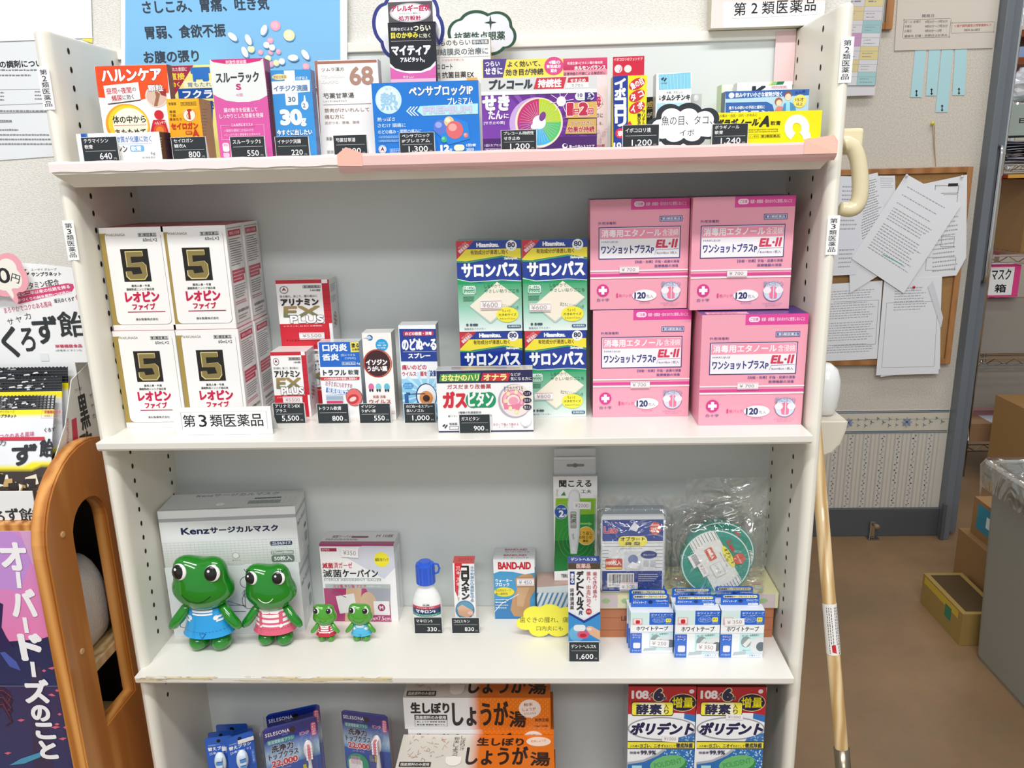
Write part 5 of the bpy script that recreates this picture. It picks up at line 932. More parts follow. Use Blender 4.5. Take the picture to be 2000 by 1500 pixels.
# gift carton with brown base and pastel lid
p, q = on_z(1168, 1246, Z3), on_z(1513, 1245, Z3); y_ = p.y+.0015; W = min(q.x, .3945)-p.x; zl = on_y(1340, 1188, y_-.002).z-Z3; zt_ = on_y(1340, 1159, y_-.002).z-Z3
t = empty('gift_box', (p.x, y_, Z3+.0003)); tag(t, 'flat brown gift box with a pastel patterned lid under the wafer cases', 'box')
mb = MB(); mb.box(0, W, 0, .068, 0, zl-.0002, 'c07850', 'b06c48'); F = Face(mb, Matrix.Translation(t.location), (0, 0, 0), (1, 0, 0), (0, 0, 1), (0, -1, 0)).crop(1150, 900, .3); F.lim = (W, zl+.004)
F.text('LE', 212, 1012, 250, 1040, '6a3418', .03)
for x in (255, 600, 900): F.rect(x, 965, x+2, 1148, '8c4c2c')
F.rect(80, 1020, 1300, 1022, '9c5c38').rect(80, 1100, 1300, 1102, '9c5c38'); mb.build('box_base', 'print_card', t)
W2 = min(W+.004, .3985-p.x); mb = MB(); mb.box(-.004, W2, -.0025, .069, zl, zt_, 'e6e4b4', 'd8d8b0', 'dcd6a8'); F = Face(mb, Matrix.Translation(t.location), (0, -.0025, 0), (1, 0, 0), (0, 0, 1), (0, -1, 0)); F.lim = None
T = Face(mb, Matrix.Translation(t.location), (0, 0, zt_), (1, 0, 0), (0, 1, 0), (0, 0, 1))
for i in range(9):
    u = i*W/9; c = ['d8c8c8', 'e8e4b8', 'c8dcc8', 'f0d8a0'][i % 4]; F.rectm(u, u+W/9, zl+.001, zt_-.001, c)
    for k in range(5): T.rectm(u+.002, u+W/18, .006+k*.012, .012+k*.012, ['e0b0b0', 'f0e8c0', 'c0d8c8'][(i+k) % 3]); F.k -= 0
    F.emit([(u+.01+.006*math.cos(a), (zl+zt_)/2+.004*math.sin(a)) for a in (0, 1, 2, 3, 4, 5)], [tuple(range(6))], 'a8c890')
mb.build('box_lid', 'print_card', t, rot=(0, 0, 0))['label'] = 'pastel patterned lid'
# striped pale carton left of it, lying behind the thermometer
p = on_z(1048, 1190, Z3); b = Bx('tissue_box', 'low carton with pale blue diagonal stripes between the plaster cartons and the thermometer', 'box', (1050, 1158), (1160, 1158), Z3, .056, bl=(1050, 1232), br=(1158, 1232), f='dfe4e6', side='c8ccd0', top='b49a90', rz=0)
F = b.front.norm(b.W, b.H)
for i in range(18): F.poly([(i*.09-.3, 1), (i*.09-.265, 1), (i*.09+.035, 0), (i*.09, 0)], '5c8cac')
b.top.norm(b.W, b.D).poly([(0, 1), (1, 1), (.9, .6), (0, .75)], 'c8d0d4').ell(.6, .4, .2, .2, 'c49a90').rect(.3, 0, .9, .3, '9c7c70'); b.done(); TB = b.loc.z+b.H; TBy = b.loc.y
# thermometer pack
b = Bx('thermometer_pack', 'tall white and green thermometer pack with a hanging tab', 'pack', (1080.5, 931), (1166.5, 932), TB+.0003, .012, Y=on_z(1076, 1134.5, TB).y, f='f2f3f3', side='dcdee0', top='c8ccd0', rz=0, mat='print_gloss').crop(780, 860, .3067)
F = b.front; F.poly([(996, 370), (1252, 370), (1240, 820), (984, 835)], '8cc42c').poly([(994, 480), (1250, 470), (1240, 820), (984, 835)], '2c9840').poly([(990, 640), (1246, 630), (1240, 820), (984, 835)], '187838')
F.text('聞こえる', 1018, 255, 1222, 298, '2c2c2c', .03).text('工夫', 1158, 314, 1222, 338, '404040', .01).poly([(1028, 352), (1050, 326), (1060, 352)], '3c8c50').ring(1015, 335, 10, 18, '60a070', 2, 90, 270).ring(1008, 335, 10, 24, '60a070', 2, 90, 270)
for r in (60, 85, 110): F.ring(1125, 640, r, r*1.1, '60b850', 2)
F.ell(1030, 455, 42, 46, '1c5ca8').ring(1030, 455, 42, 46, 'e0e8f0', 3).text('ブザー音量', 1002, 430, 1060, 442, 'ffffff', .01).text('2', 1018, 448, 1044, 488, 'ffffff', .05).text('倍', 1046, 470, 1064, 488, 'ffffff', .02)
F.ell(1188, 608, 57, 60, 'e4ecc8').ell(1188, 608, 53, 56, 'f4bc3c').text('くり返し', 1146, 580, 1230, 602, '2c4828', .02).text('お知らせ', 1144, 606, 1226, 626, '2c4828', .02).text('機能', 1168, 632, 1202, 648, '2c4828', .02).poly([(1150, 525), (1205, 525), (1205, 518), (1228, 532), (1205, 545), (1205, 536), (1150, 536)], '90d070').text('TERUMO', 1030, 852, 1110, 872, '383838', .03)
p = [(1082, 335), (1095, 316), (1112, 310), (1130, 315), (1144, 335), (1150, 400), (1146, 600), (1128, 720), (1090, 720), (1078, 600), (1070, 400)]
F.poly([(x+4, y+4) for x, y in p], '88b090').poly(p, 'dadcde').poly([(1086, 345), (1100, 325), (1124, 325), (1138, 345), (1142, 400), (1138, 590), (1120, 700), (1098, 700), (1086, 590), (1078, 400)], 'e8eaec').rrect(1088, 452, 1128, 560, 'a0a8a0', .2).rrect(1092, 458, 1124, 540, 'b8c0b4', .15).text('36.73', 1080, 484, 1136, 512, '303830', .02, rot=90).text('TERUMO', 1085, 606, 1128, 618, '606468', rot=-80)
b.tag(1105, 392, 1220, 440, '¥2000', rot=-2)
H = b.part('hanging_tab', 'white hanging tab', 'print_card'); f = lambda x, y: on_y(x, y, b.loc.y+.008); a0, a1 = f(1082, 895), f(1163, 930); H.box(a0.x-b.loc.x, a1.x-b.loc.x, .0075, .008, b.H, f(1120, 893).z-b.loc.z, 'eceef0')
H.box(a0.x-b.loc.x+.001, a1.x-b.loc.x-.001, .0068, .0074, b.H-.001, f(1120, 898).z-b.loc.z, 'd8dcde'); G = Face(H, b.M, (0, .0066, 0), (1, 0, 0), (0, 0, 1), (0, -1, 0)).crop(780, 860, .3067); G.rrect(1065, 152, 1178, 168, '8a8c8c', .5).ell(1120, 160, 16, 13, '787a7a')
H2 = b.part('hanging_tab', 'second tab behind', 'print_card'); H2.box(a0.x-b.loc.x+.0005, a1.x-b.loc.x+.0002, .0105, .011, b.H, f(1120, 878).z-b.loc.z, 'd4dadc'); b.done()
# gum ointment carton standing at the front
b = Bx('medicine_box', 'tall slim navy and white gum ointment carton with a photo of a finger and tooth', 'box', (1108, 1100), (1172.5, 1098), Z3, .018, bl=(1110.6, 1287), br=(1171.5, 1286), f='f4f4f6', side='c4c8d0', top='1c3c90', rz=0, mat='print_gloss').crop(780, 860, .3067)
F = b.front; F.rect(1065, 778, 1285, 822, '54483c').text('医薬品', 1128, 786, 1216, 816, 'e8c8c0', .03, o=('a03030', .02)).rect(1086, 836, 1116, 920, '1c3c90').vtext('塗る', 1090, 845, 1112, 912, 'ffffff', .03).vtext('歯槽膿漏薬', 1086, 940, 1112, 1080, '343438', .01).vtext('デントヘルス', 1130, 832, 1172, 1080, '24242a', .06).text('R', 1142, 1086, 1166, 1110, '24508c', .03, it=.2)
F.vtext('腫れ・出血に効く', 1192, 834, 1218, 1062, 'b83848', .01).vtext('歯ぐきの痛み・', 1232, 834, 1258, 1032, 'b83848', .01).ell(1206, 1088, 19, 19, 'c82838').text('GAG配合', 1192, 1080, 1220, 1096, 'f8e0e0', .01)
F.poly([(1068, 1098), (1176, 1160), (1284, 1098), (1284, 1290), (1068, 1290)], '3c94d4').poly([(1068, 1085), (1176, 1145), (1284, 1085), (1284, 1100), (1176, 1162), (1068, 1100)], '1c3c90').ell(1130, 1230, 50, 50, '70b8e0').ell(1170, 1235, 38, 26, 'd86080').ell(1170, 1240, 22, 12, 'c82840').rrect(1110, 1172, 1185, 1212, 'e8eef0', .4).poly([(1185, 1195), (1200, 1180), (1225, 1182), (1284, 1215), (1284, 1275), (1215, 1235)], 'e8b898').ell(1210, 1200, 16, 10, 'f4d8c8')
b.top.norm(b.W, b.D).text('デントヘルスR', .1, .25, .9, .7, 'e8ecf4', .03); b.done()
# wart-skin carton (red and white) and antiseptic bottle
b = Bx('medicine_box', 'slim white and red skin lotion carton beside the blue-capped bottle', 'box', (887, 1100), (930, 1098), Z3, .02, bl=(890, 1228), br=(931, 1227), f='f2f2f2', side='d8d8d8', top='c83838', rz=0, mat='print_gloss').crop(780, 860, .3067)
F = b.front; F.poly([(350, 782), (400, 780), (380, 880), (372, 1000), (354, 960)], 'd83440').rect(350, 778, 492, 786, 'c83038').vtext('コロスキン', 396, 800, 440, 1015, '28282c', .07, dx=4).vtext('水や刺激から患部を守る', 452, 800, 476, 1030, '3888b8', .01).vtext('切り傷・すり傷', 362, 800, 384, 925, 'f8d8d8', .02, dx=2)
F.ell(418, 1078, 60, 58, '2c5c8c').ell(418, 1078, 56, 54, '5898b8').poly([(370, 1065), (400, 1045), (470, 1085), (472, 1110), (430, 1128), (380, 1110)], 'e0b090').ell(452, 1098, 16, 10, 'f0d0c0').vtext('さか・むけ・きず', 370, 930, 384, 1020, '505050'); b.top.norm(b.W, b.D).text('コロスキン', .2, .3, .9, .7, '7c1c20', .02); b.done()
p = on_z(835, 1236, Z3); yb = p.y+.014; hb = on_y(835, 1139, yb).z-Z3; hc = on_y(835, 1097, yb).z-Z3; rw = (on_y(864, 1200, yb).x-on_y(806, 1200, yb).x)/2; cx = (on_y(806, 1200, yb).x+on_y(864, 1200, yb).x)/2
t = empty('antiseptic_bottle', (cx, yb+.002, Z3+.0003)); tag(t, 'white plastic antiseptic bottle with a ridged blue cap and navy label', 'bottle')
mb = MB(); lathe(mb, [(rw*.7, 0), (rw*.93, .001), (rw, .005), (rw, hb*.52), (rw*.95, hb*.63), (rw*.82, hb*.75), (rw*.62, hb*.86), (rw*.5, hb*.93), (rw*.5, hb)], 'f2f3f2', 36, 1, .62)
def wrp(u, v, off):
    x = max(-rw*.999, min(rw*.999, u)); return (x, -(.62*math.sqrt(max(0, rw*rw-x*x))+off+.0003), v)
F = Face(mb, Matrix.Translation(t.location), (0, -.62*rw, 0), (1, 0, 0), (0, 0, 1), (0, -1, 0), warp=wrp); a, c = -rw*.93, rw*.93
for v0, v1, col in ((.50, .555, 'c83048'), (.385, .50, '24346c'), (.33, .385, '3c9c84'), (.12, .33, 'f4f6f6')): F.rectm(a, c, hb*v0, hb*v1, col, n=14)
F.norm(1, 1); tx = lambda s, u0, u1, v0, v1, col, b=0: F.text(s, rw*u0, 1-hb*v1, rw*u1, 1-hb*v0, col, b)
tx('マキロンs', -.68, .6, .41, .485, 'f8f8fa', .05); tx('キズの消毒・治療に', -.6, .6, .512, .542, 'f8e0e0'); tx('きずの消毒治療薬', -.7, .7, .342, .372, 'e8f8f4'); tx('第3類医薬品', -.5, .5, .27, .31, '484858', .01); tx('塩化ベンゼトニウム', -.7, .7, .2, .24, '606068'); tx('三共', -.2, .25, .575, .61, '282838', .05)
mb.build('bottle_body', 'print_gloss', t, smooth=False)
mb = MB(); n = 48; prof = [(.50, hb-.001), (.62, hb), (.62, hc-.006), (.58, hc-.003), (.42, hc-.0015), (.40, hc)]; vs = []; fs = []
for j, (r, z) in enumerate(prof):
    for k in range(n): rr = rw*r*(1.03 if (k % 2 and 1 <= j <= 2) else 1); vs.append((rr*math.cos(2*math.pi*k/n), rr*.86*math.sin(2*math.pi*k/n), z))
for j in range(len(prof)-1):
    for k in range(n): fs.append((j*n+k, j*n+(k+1) % n, (j+1)*n+(k+1) % n, (j+1)*n+k))
fs.append(tuple(range((len(prof)-1)*n, len(prof)*n))); mb.add(vs, fs, '2a5cd4')
c_ = mb.build('bottle_cap', 'print_gloss', t); c_['label'] = 'ridged blue cap'
mb = MB(); tube(mb, [(rw*.55, 0, hc-.004), (rw*.85, 0, hc-.005), (rw*.95, 0, hc-.011), (rw*.85, 0, hc-.017), (rw*.6, 0, hc-.019)], .0014, '2a5cd4', 8); mb.build('cap_hinge', 'print_gloss', t)
# yellow cloud sign
p = on_z(1060, 1249, Z3); cloud_sign('yellow cloud sign about sore gums, left of the gum ointment carton', 1008, 1179, 1128, 1250, p.y+.004, 'f8f04c', 'f2ea40', .001, [('歯ぐきの腫れ、痛み、', .06, .39, .99, .56, '46462c', {}), ('口内炎にも', .33, .66, .76, .80, '46462c', {})], [(.17, .58, .17, .2), (.3, .32, .18, .24), (.55, .27, .2, .25), (.82, .34, .16, .24), (.9, .6, .12, .2), (.68, .76, .18, .22), (.38, .78, .17, .2)])
for nm, pr, tl, tr, bl, lb in ((('マキロンS',), '330', (808, 1206), (863, 1207), (809, 1237.5), 'black price card reading 330 before the blue-capped bottle'), (('コロスキン',), '830', (881.5, 1207), (936, 1206.5), (883, 1237), 'black price card reading 830 before the skin lotion carton'), (('デントヘルスR',), '1,600', (1110, 1254), (1170, 1255), (1111, 1288), 'black price card reading 1,600 at the foot of the gum ointment carton')):
    price_card(nm, pr, lb, tl, tr, bl, Z3) if '1,600' != pr else place(price_card(nm, pr, lb, tl, tr, None, Z3, on_z(1111, 1288, Z3).y-.0052), (on_y(1111, 1270, .0125).x, on_z(1111, 1288, Z3).y-.0052, Z3+.0003))
# white tape cartons with blue hang headers
def tapebox(lb, tl, tr, bl, br, hy, wide, z0=Z3, D=.0155):
    b = Bx('tape_box', lb, 'box', tl, tr, z0, D, bl=bl, br=br, f='f3f6f7', side='2c70c8', top='e8ecf0', group='white tape cartons', rz=0, mat='print_gloss'); F = b.front.norm(b.W, b.H)
    F.rect(0, 0, .44, .30, 'd8f0ec').rect(.44, 0, 1, .30, '2468cc').text('ホワイトテープ', .48, .03, .98, .075, 'e8f0fc', .02).text('優しい粘着テープ', .48, .09, .98, .115, 'c8d8f4').ell(.66, .19, .15, .065, '88b0e8').ell(.66, .19, .135, .055, '2468cc').text('かぶれにくい', .55, .16, .77, .195, 'f0f4fc', .01).text('はがしやすい', .56, .205, .76, .23, 'f0f4fc').rrect(.82, .14, .95, .235, 'f4ec5c', .2).text('手で', .84, .165, .93, .20, '504c20', .02).text('切れます', .82, .25, .96, .27, 'f0f4fc')
    F.rect(.05, .14, .28, .30, 'e4b0b4').rect(.07, .15, .26, .26, 'f4e4e4').rrect(.12, .18, .22, .27, 'cc2c38', .3).rect(0, .30, 1, .47, 'f4f7f8').text('ホワイトテープ', .14, .335, .88, .435, '24262c', .03)
    F.rect(0, .50, .27, 1, '2468cc').text('やさしい', .05, .53, .24, .57, 'f0a8b8', .02, o=('ffffff', .02)).text('テープ', .05, .59, .24, .63, 'ffffff', .02).rrect(.07, .74, .235, .88, 'ece8f4', .2).text('手で切れます', .04, .92, .25, .96, 'e8f0fc').rect(.27, .50, 1, 1, 'f3f6f7').rect(.45, .48, 1, .93, 'c4eaea').text('ガーゼ・包帯固定に', .5, .50, .9, .545, '2c3c3c', .02, rot=5).ell(.60, .66, .12, .12, '8c9ca0').poly([(.52, .72), (.66, .58), (.74, .62), (.6, .78)], 'e4e4e2').ell(.9, .74, .2, .19, 'e0e2e4').ell(.95, .76, .11, .1, '5c6870').poly([(.33, .88), (.62, .86), (.6, .93), (.3, .95)], 'b8c4cc').text('医師クラス', .53, .83, .7, .85, '506060')
    if wide: F.rrect(.64, .905, .98, .985, 'a0c8e8', .5).rrect(.645, .91, .975, .98, 'f4f8fa', .5).text('広幅タイプ', .68, .925, .94, .97, '3870b8', .01)
    H = b.part('hang_header', 'blue header tab', 'print_gloss'); zh = on_y(tl[0], hy, b.loc.y+D*.65).z-z0; a, c = .035*b.W, .93*b.W
    H.add([(a, .013, b.H-.001), (c, .013, b.H-.001), (c-.0005, .0142, zh-.0015), (c-.002, .0144, zh), (a+.002, .0144, zh), (a+.0005, .0142, zh-.0015)], [(0, 1, 2, 3, 4, 5)], '2264c8')
    H.add([(a, .0136, b.H-.001), (c, .0136, b.H-.001), (c, .0148, zh-.0015), (c-.002, .015, zh), (a+.002, .015, zh), (a, .0148, zh-.0015)], [(5, 4, 3, 2, 1, 0)], '2264c8')
    G = Face(H, Matrix(), (a, .0128, b.H), (1, 0, 0), (0, .06, 1), (0, -1, .06)); hh = zh-b.H; G.norm(c-a, hh)
    G.rrect(.06, .07, .94, .34, 'f4ecb0', .5).text('医療補助テープのベストセラー', .09, .12, .91, .29, '283878', .04).text('ニチバン', .05, .42, .2, .5, 'd8e8fc').text('ホワイトテープ', .05, .55, .4, .72, 'ffffff', .03).ell(.51, .62, .055, .14, '0c2c64').text('25mm×9m' if wide else '12mm×9m', .66, .45, .96, .58, 'e8f0fc', .02).text('ケース付 1巻', .68, .66, .93, .76, 'c8dcf8')
    if wide: G.rrect(.70, .8, .97, .96, 'f0f4fa', .5).text('広幅タイプ', .73, .83, .95, .93, '2c5cac')
    return b
b = tapebox('white tape carton, front left of three, with a 250 sticker', (1230, 1197), (1312, 1196), (1230.5, 1275), (1313, 1274), 1166, 0, D=.0105); b.front.nrm = None; b.front.crop(1150, 900, .3); b.tag(398, 1168, 522, 1212, '¥ 250', rot=-3); a1 = b.done()
b = tapebox('white tape carton, front middle of three', (1316.5, 1193), (1402, 1193), (1317, 1284), (1403, 1284), 1167, 1); b.front.nrm = None; b.front.crop(1150, 900, .3); b.tag(700, 1190, 828, 1240, '¥ 350', rot=-3); a2 = b.done()
b = tapebox('white tape carton, front right of three, sticker near the top', (1405, 1193), (1491, 1193), (1405, 1284), (1488, 1283), 1164, 1); b.front.nrm = None; b.front.crop(1150, 900, .3); b.tag(886, 1028, 1014, 1074, '¥ 350', rot=3); a3 = b.done()
for src, off, lb in ((a1, (-.001, .0109, 0), 'white tape carton right behind the front left one'), (a1, (-.0022, .0216, .0), 'rearmost white tape carton in the left row'), (a2, (-.0015, .0185, .0), 'white tape carton behind the front middle one'), (a3, (-.003, .0185, .0), 'white tape carton behind the front right one')):
    o = dup(src, src.location+Vector(off), label=lb)
    if off[2]: o.location.z = src.location.z; o.location.y = src.location.y+.0465

# ------------------------------------------------------------------ wafer cases in clear bags
clear('clear_bag', .07, .06, 22, .9); clear('clear_shell', .03, .08, 9, .35); ZL = Z3+zt_
def bag(name, label, x0, x1, y, zb, zt, t=.006, seed=1, mat='clear_bag', parent=None):
    """crumpled clear film pouch, a thin closed pillow"""
    rn = random.Random(seed); nx, nz = 14, 14; mb = MB(); vs = []
    from mathutils import noise
    for s_ in (-1, 1):
        for j in range(nz+1):
            for i in range(nx+1):
                u, v = i/nx, j/nz; e = min(1, math.sin(math.pi*u)*4)*min(1, v*16)*max(0, min(1, (.84-v)*7)); nn = noise.noise(Vector((u*5+seed, v*5, s_)))
                vs.append((x0+(x1-x0)*u+.002*noise.noise(Vector((0, v*6, seed)))*(1 if i in (0, nx) else 0), y+s_*(t*max(e, .02)**.5)+.0025*nn*(1 if v > .1 else .2), zb+(zt-zb)*v+.0015*noise.noise(Vector((u*4, 3, seed)))*(v > .9)))
    m = (nx+1)*(nz+1); fs = []
    for s_ in (0, 1):
        for j in range(nz):
            for i in range(nx): a = s_*m+j*(nx+1)+i; q = (a, a+1, a+nx+2, a+nx+1); fs.append(q if s_ == 0 else q[::-1])
    mb.add(vs, fs, 'ffffff'); o = mb.build(name, mat, parent, smooth=True)
    if not parent: tag(o, label, 'bag')
    return o
def wafer_case(lb, x0, x1, ztop, y):
    W = x1-x0; H = ztop-ZL-.001; mb = MB(); t = empty('wafer_case', (x0, y, ZL+.001)); tag(t, lb, 'case', 'square blue wafer cases')
    prism(mb, [(W*.03, 0), (W*.97, 0), (W, H*.04), (W, H*.96), (W*.97, H), (W*.03, H), (0, H*.96), (0, H*.04)], 0, .012, 'd4dade', 'a8b4c0'); F = Face(mb, Matrix(), (0, 0, 0), (1, 0, 0), (0, 0, 1), (0, -1, 0)).norm(W, H)
    F.rect(.02, .02, .98, .06, 'e4e8ec').rect(.02, .07, .98, .34, '344c94').rect(.02, .34, .98, .72, 'e8ecee').rect(.02, .72, .98, .985, '344c94')
    for i in range(8): F.rect(.02, .36+i*.045, .98, .366+i*.045, '687480'); F.k -= 1
    F.k += 1; F.rect(.12, .44, .86, .70, 'e8ecee').text('エルモ', .10, .115, .19, .14, 'e8ecf8').text('L.mo', .05, .155, .25, .235, 'c84858', .06, o=('f4f0f4', .03)).poly([(.44, .19), (.52, .10), (.60, .15), (.56, .22)], 'e4e8f0').ell(.855, .18, .09, .08, 'd05c50').text('home', .80, .12, .91, .15, 'f8e8dc', .02).text('medical', .79, .16, .92, .19, 'f8e8dc', .02).text('series', .80, .205, .91, .23, 'f8e8dc', .02)
    F.rrect(.27, .275, .73, .405, 'f4ea60', .45).text('オブラート', .31, .285, .69, .335, '343c50', .03).text('袋 型', .38, .35, .62, .392, '343c50', .03).text('WAFER (POUCH TYPE)', .30, .425, .66, .44, '707880').rrect(.07, .56, .34, .70, 'cc5048', .12).text('100枚入', .09, .585, .32, .645, 'fbf0ec', .04).rect(.08, .67, .33, .69, 'f0dc78').rrect(.37, .465, .64, .70, 'd8dce4', .15).ell(.51, .57, .08, .06, '7888b4').poly([(.42, .66), (.50, .60), (.62, .64), (.55, .69)], 'f8f8fa').ell(.76, .51, .13, .05, '34508c').text('便利なスタンド付', .67, .50, .85, .525, 'e8ecf8').rect(.68, .58, .76, .66, 'c8ccd4').rect(.79, .58, .87, .66, 'c8ccd4').rect(.10, .745, .53, .93, 'f0f2f4')
    x = .13; rn = random.Random(2)
    while x < .5: w_ = rn.choice((.006, .01, .014)); F.rect(x, .76, x+w_, .875, '303438'); F.k -= 1; x += w_+rn.choice((.007, .012))
    F.k += 1; F.text('4 955574 810240', .13, .885, .5, .915, '404448').fine(.6, .75, .92, .86, 'c0c8dc', 4); mb.build('case_body', 'print_gloss', t)
    st = MB(); st.box(.30*W, .59*W, -.0022, -.0016, .03*H, .14*H, 'f0ecec'); G = Face(st, Matrix(), (0, -.0022, 0), (1, 0, 0), (0, 0, 1), (0, -1, 0)).norm(W, H); G.text('¥ 500', .33, .89, .54, .94, '948e90').rect(.30, .865, .59, .872, 'c8707a').rect(.30, .955, .59, .962, 'c8707a'); st.build('price_sticker', 'print_paper', t)
    return t
yw = .068
pa, pb_ = on_y(1174, 1070, yw), on_y(1297, 1070, yw); ztp = on_y(1235, 1004, yw).z
w1 = wafer_case('square blue and white wafer case in a clear bag, front of two', pa.x, pb_.x, ztp, yw)
w2 = dup(w1, w1.location+Vector((.004, .0150, .0)), label='square wafer case behind, its right edge and top peeping out')
w2.location.z = w1.location.z
bag('plastic_bag', 'clear plastic pouch around the square wafer cases', pa.x-.008, pb_.x+.013, yw+.0140, ZL+.0008, on_y(1240, 968, yw+.013).z, .0235, 3)
def tin(lb, cx, cy, r, y, rot, z0=None):
    """round flat case"""
    t = empty('round_wafer_case', (cx, y, cy), rot=(R(-4), 0, 0)); tag(t, lb, 'case', 'round green wafer cases'); mb = MB(); n = 56
    prism(mb, [(r*math.cos(2*math.pi*i/n), r*math.sin(2*math.pi*i/n)) for i in range(n)], 0, .011, '3c9484', '2c8474'); F = Face(mb, Matrix(), (-.5, 0, -.5), (1, 0, 0), (0, 0, 1), (0, -1, 0)); ct, st = math.cos(R(rot)), math.sin(R(rot))
    def loc(x, y_): return (.5+r*(x*ct-y_*st), .5+r*(x*st+y_*ct))
    def em(pts, c): F.emit([loc(*p) for p in pts], [tuple(range(len(pts)))], c)
    em([(.97*math.cos(2*math.pi*i/n), .97*math.sin(2*math.pi*i/n)) for i in range(n)], 'dfe6e2'); em([(.94*math.cos(2*math.pi*i/n), .94*math.sin(2*math.pi*i/n)) for i in range(n)], '2c9484')
    em([(math.cos(a)*.94, math.sin(a)*.94) for a in [R(-26+i*4) for i in range(14)]]+[(math.cos(a)*.94, math.sin(a)*.94) for a in [R(154+i*4) for i in range(14)]], 'e6e8e4')
    for i in range(9): v = -.38+i*.095; h = math.sqrt(.9-v*v); em([(-h, v), (-h+.28, v), (-h+.28, v+.012), (-h, v+.012)], '4c5454'); em([(h-.25, v), (h, v), (h, v+.012), (h-.25, v+.012)], '4c5454')
    def tx(s, x, y_, w_, h_, c, b=0, o=None):
        vs, fs, X0, X1, Y0, Y1 = glyphs(s, 0)
        for dx in ((0,) if not b else (-b, 0, b)):
            F.emit([loc(x+((a-X0)/(X1-X0)-.5)*w_+dx, y_+((q-Y0)/(Y1-Y0)-.5)*h_) for a, q in vs], fs, c)
    em([(x+.33*math.cos(a)*1.1, y_+.1*math.sin(a)) for x, y_ in ((0, .40),) for a in [R(i*20) for i in range(18)]], 'f0e658'); tx('オブラート', -.0, .43, .52, .1, '343c50', .006); tx('丸 型', 0, .33, .25, .07, '343c50')
    tx('L.mo', -.25, .62, .34, .15, 'c84858', .012); em([(.2+.17*math.cos(a), .64+.17*math.sin(a)) for a in [R(i*20) for i in range(18)]], 'd05c50'); tx('home medical', .2, .64, .28, .06, 'f8e8dc')
    em([(-.5, -.12), (-.12, -.12), (-.12, .1), (-.5, .1)], 'd8604c'); tx('100枚入', -.31, .0, .3, .12, 'fbf0ec', .008); em([(.0, -.2), (.42, -.2), (.42, .12), (.0, .12)], 'c8ccc8'); em([(.02, -.18), (.4, -.18), (.4, .1), (.02, .1)], 'eceeea'); tx('しっかり ふた', .2, -.03, .3, .08, '505c58')
    tx('WAFER (ROUND TYPE)', .0, .24, .5, .04, '707878'); em([(-.55, -.62), (-.15, -.62), (-.15, -.34), (-.55, -.34)], 'f0f2f4')
    for i in range(11): em([(-.52+i*.033, -.54), (-.505+i*.033, -.54), (-.505+i*.033, -.38), (-.52+i*.033, -.38)], '303438')
    em([(-.2, -.50), (.22, -.50), (.22, -.30), (-.2, -.30)], 'f0ecec'); tx('¥ 200', 0, -.40, .3, .09, '948e90')
    mb.build('case_body', 'print_gloss', t); return t
yt = .060; pc = on_y(1399, 1072, yt); rr = on_y(1470, 1072, yt).x-pc.x
tin('round green wafer case in a clear bag, front of two', pc.x, ZL+rr+.0015, rr-.001, yt, -62)
pd = on_y(1412, 1052, yt+.0135); tin('round green wafer case behind the front one, its rim showing above', pd.x-.003, ZL+rr*.985+.006, rr*.985, yt+.0145, -20)
bag('plastic_bag', 'clear crumpled plastic pouch around the round wafer cases', pc.x-rr-.010, on_y(1503, 1072, yt).x, yt+.013, ZL+.0008, on_y(1410, 968, yt+.012).z, .0265, 8)
bag('plastic_bag', 'second clear pouch rising behind the round wafer cases', pc.x-rr*.7, on_y(1497, 1072, yt+.04).x, yt+.048, ZL+.002, on_y(1410, 933, yt+.048).z, .006, 11)

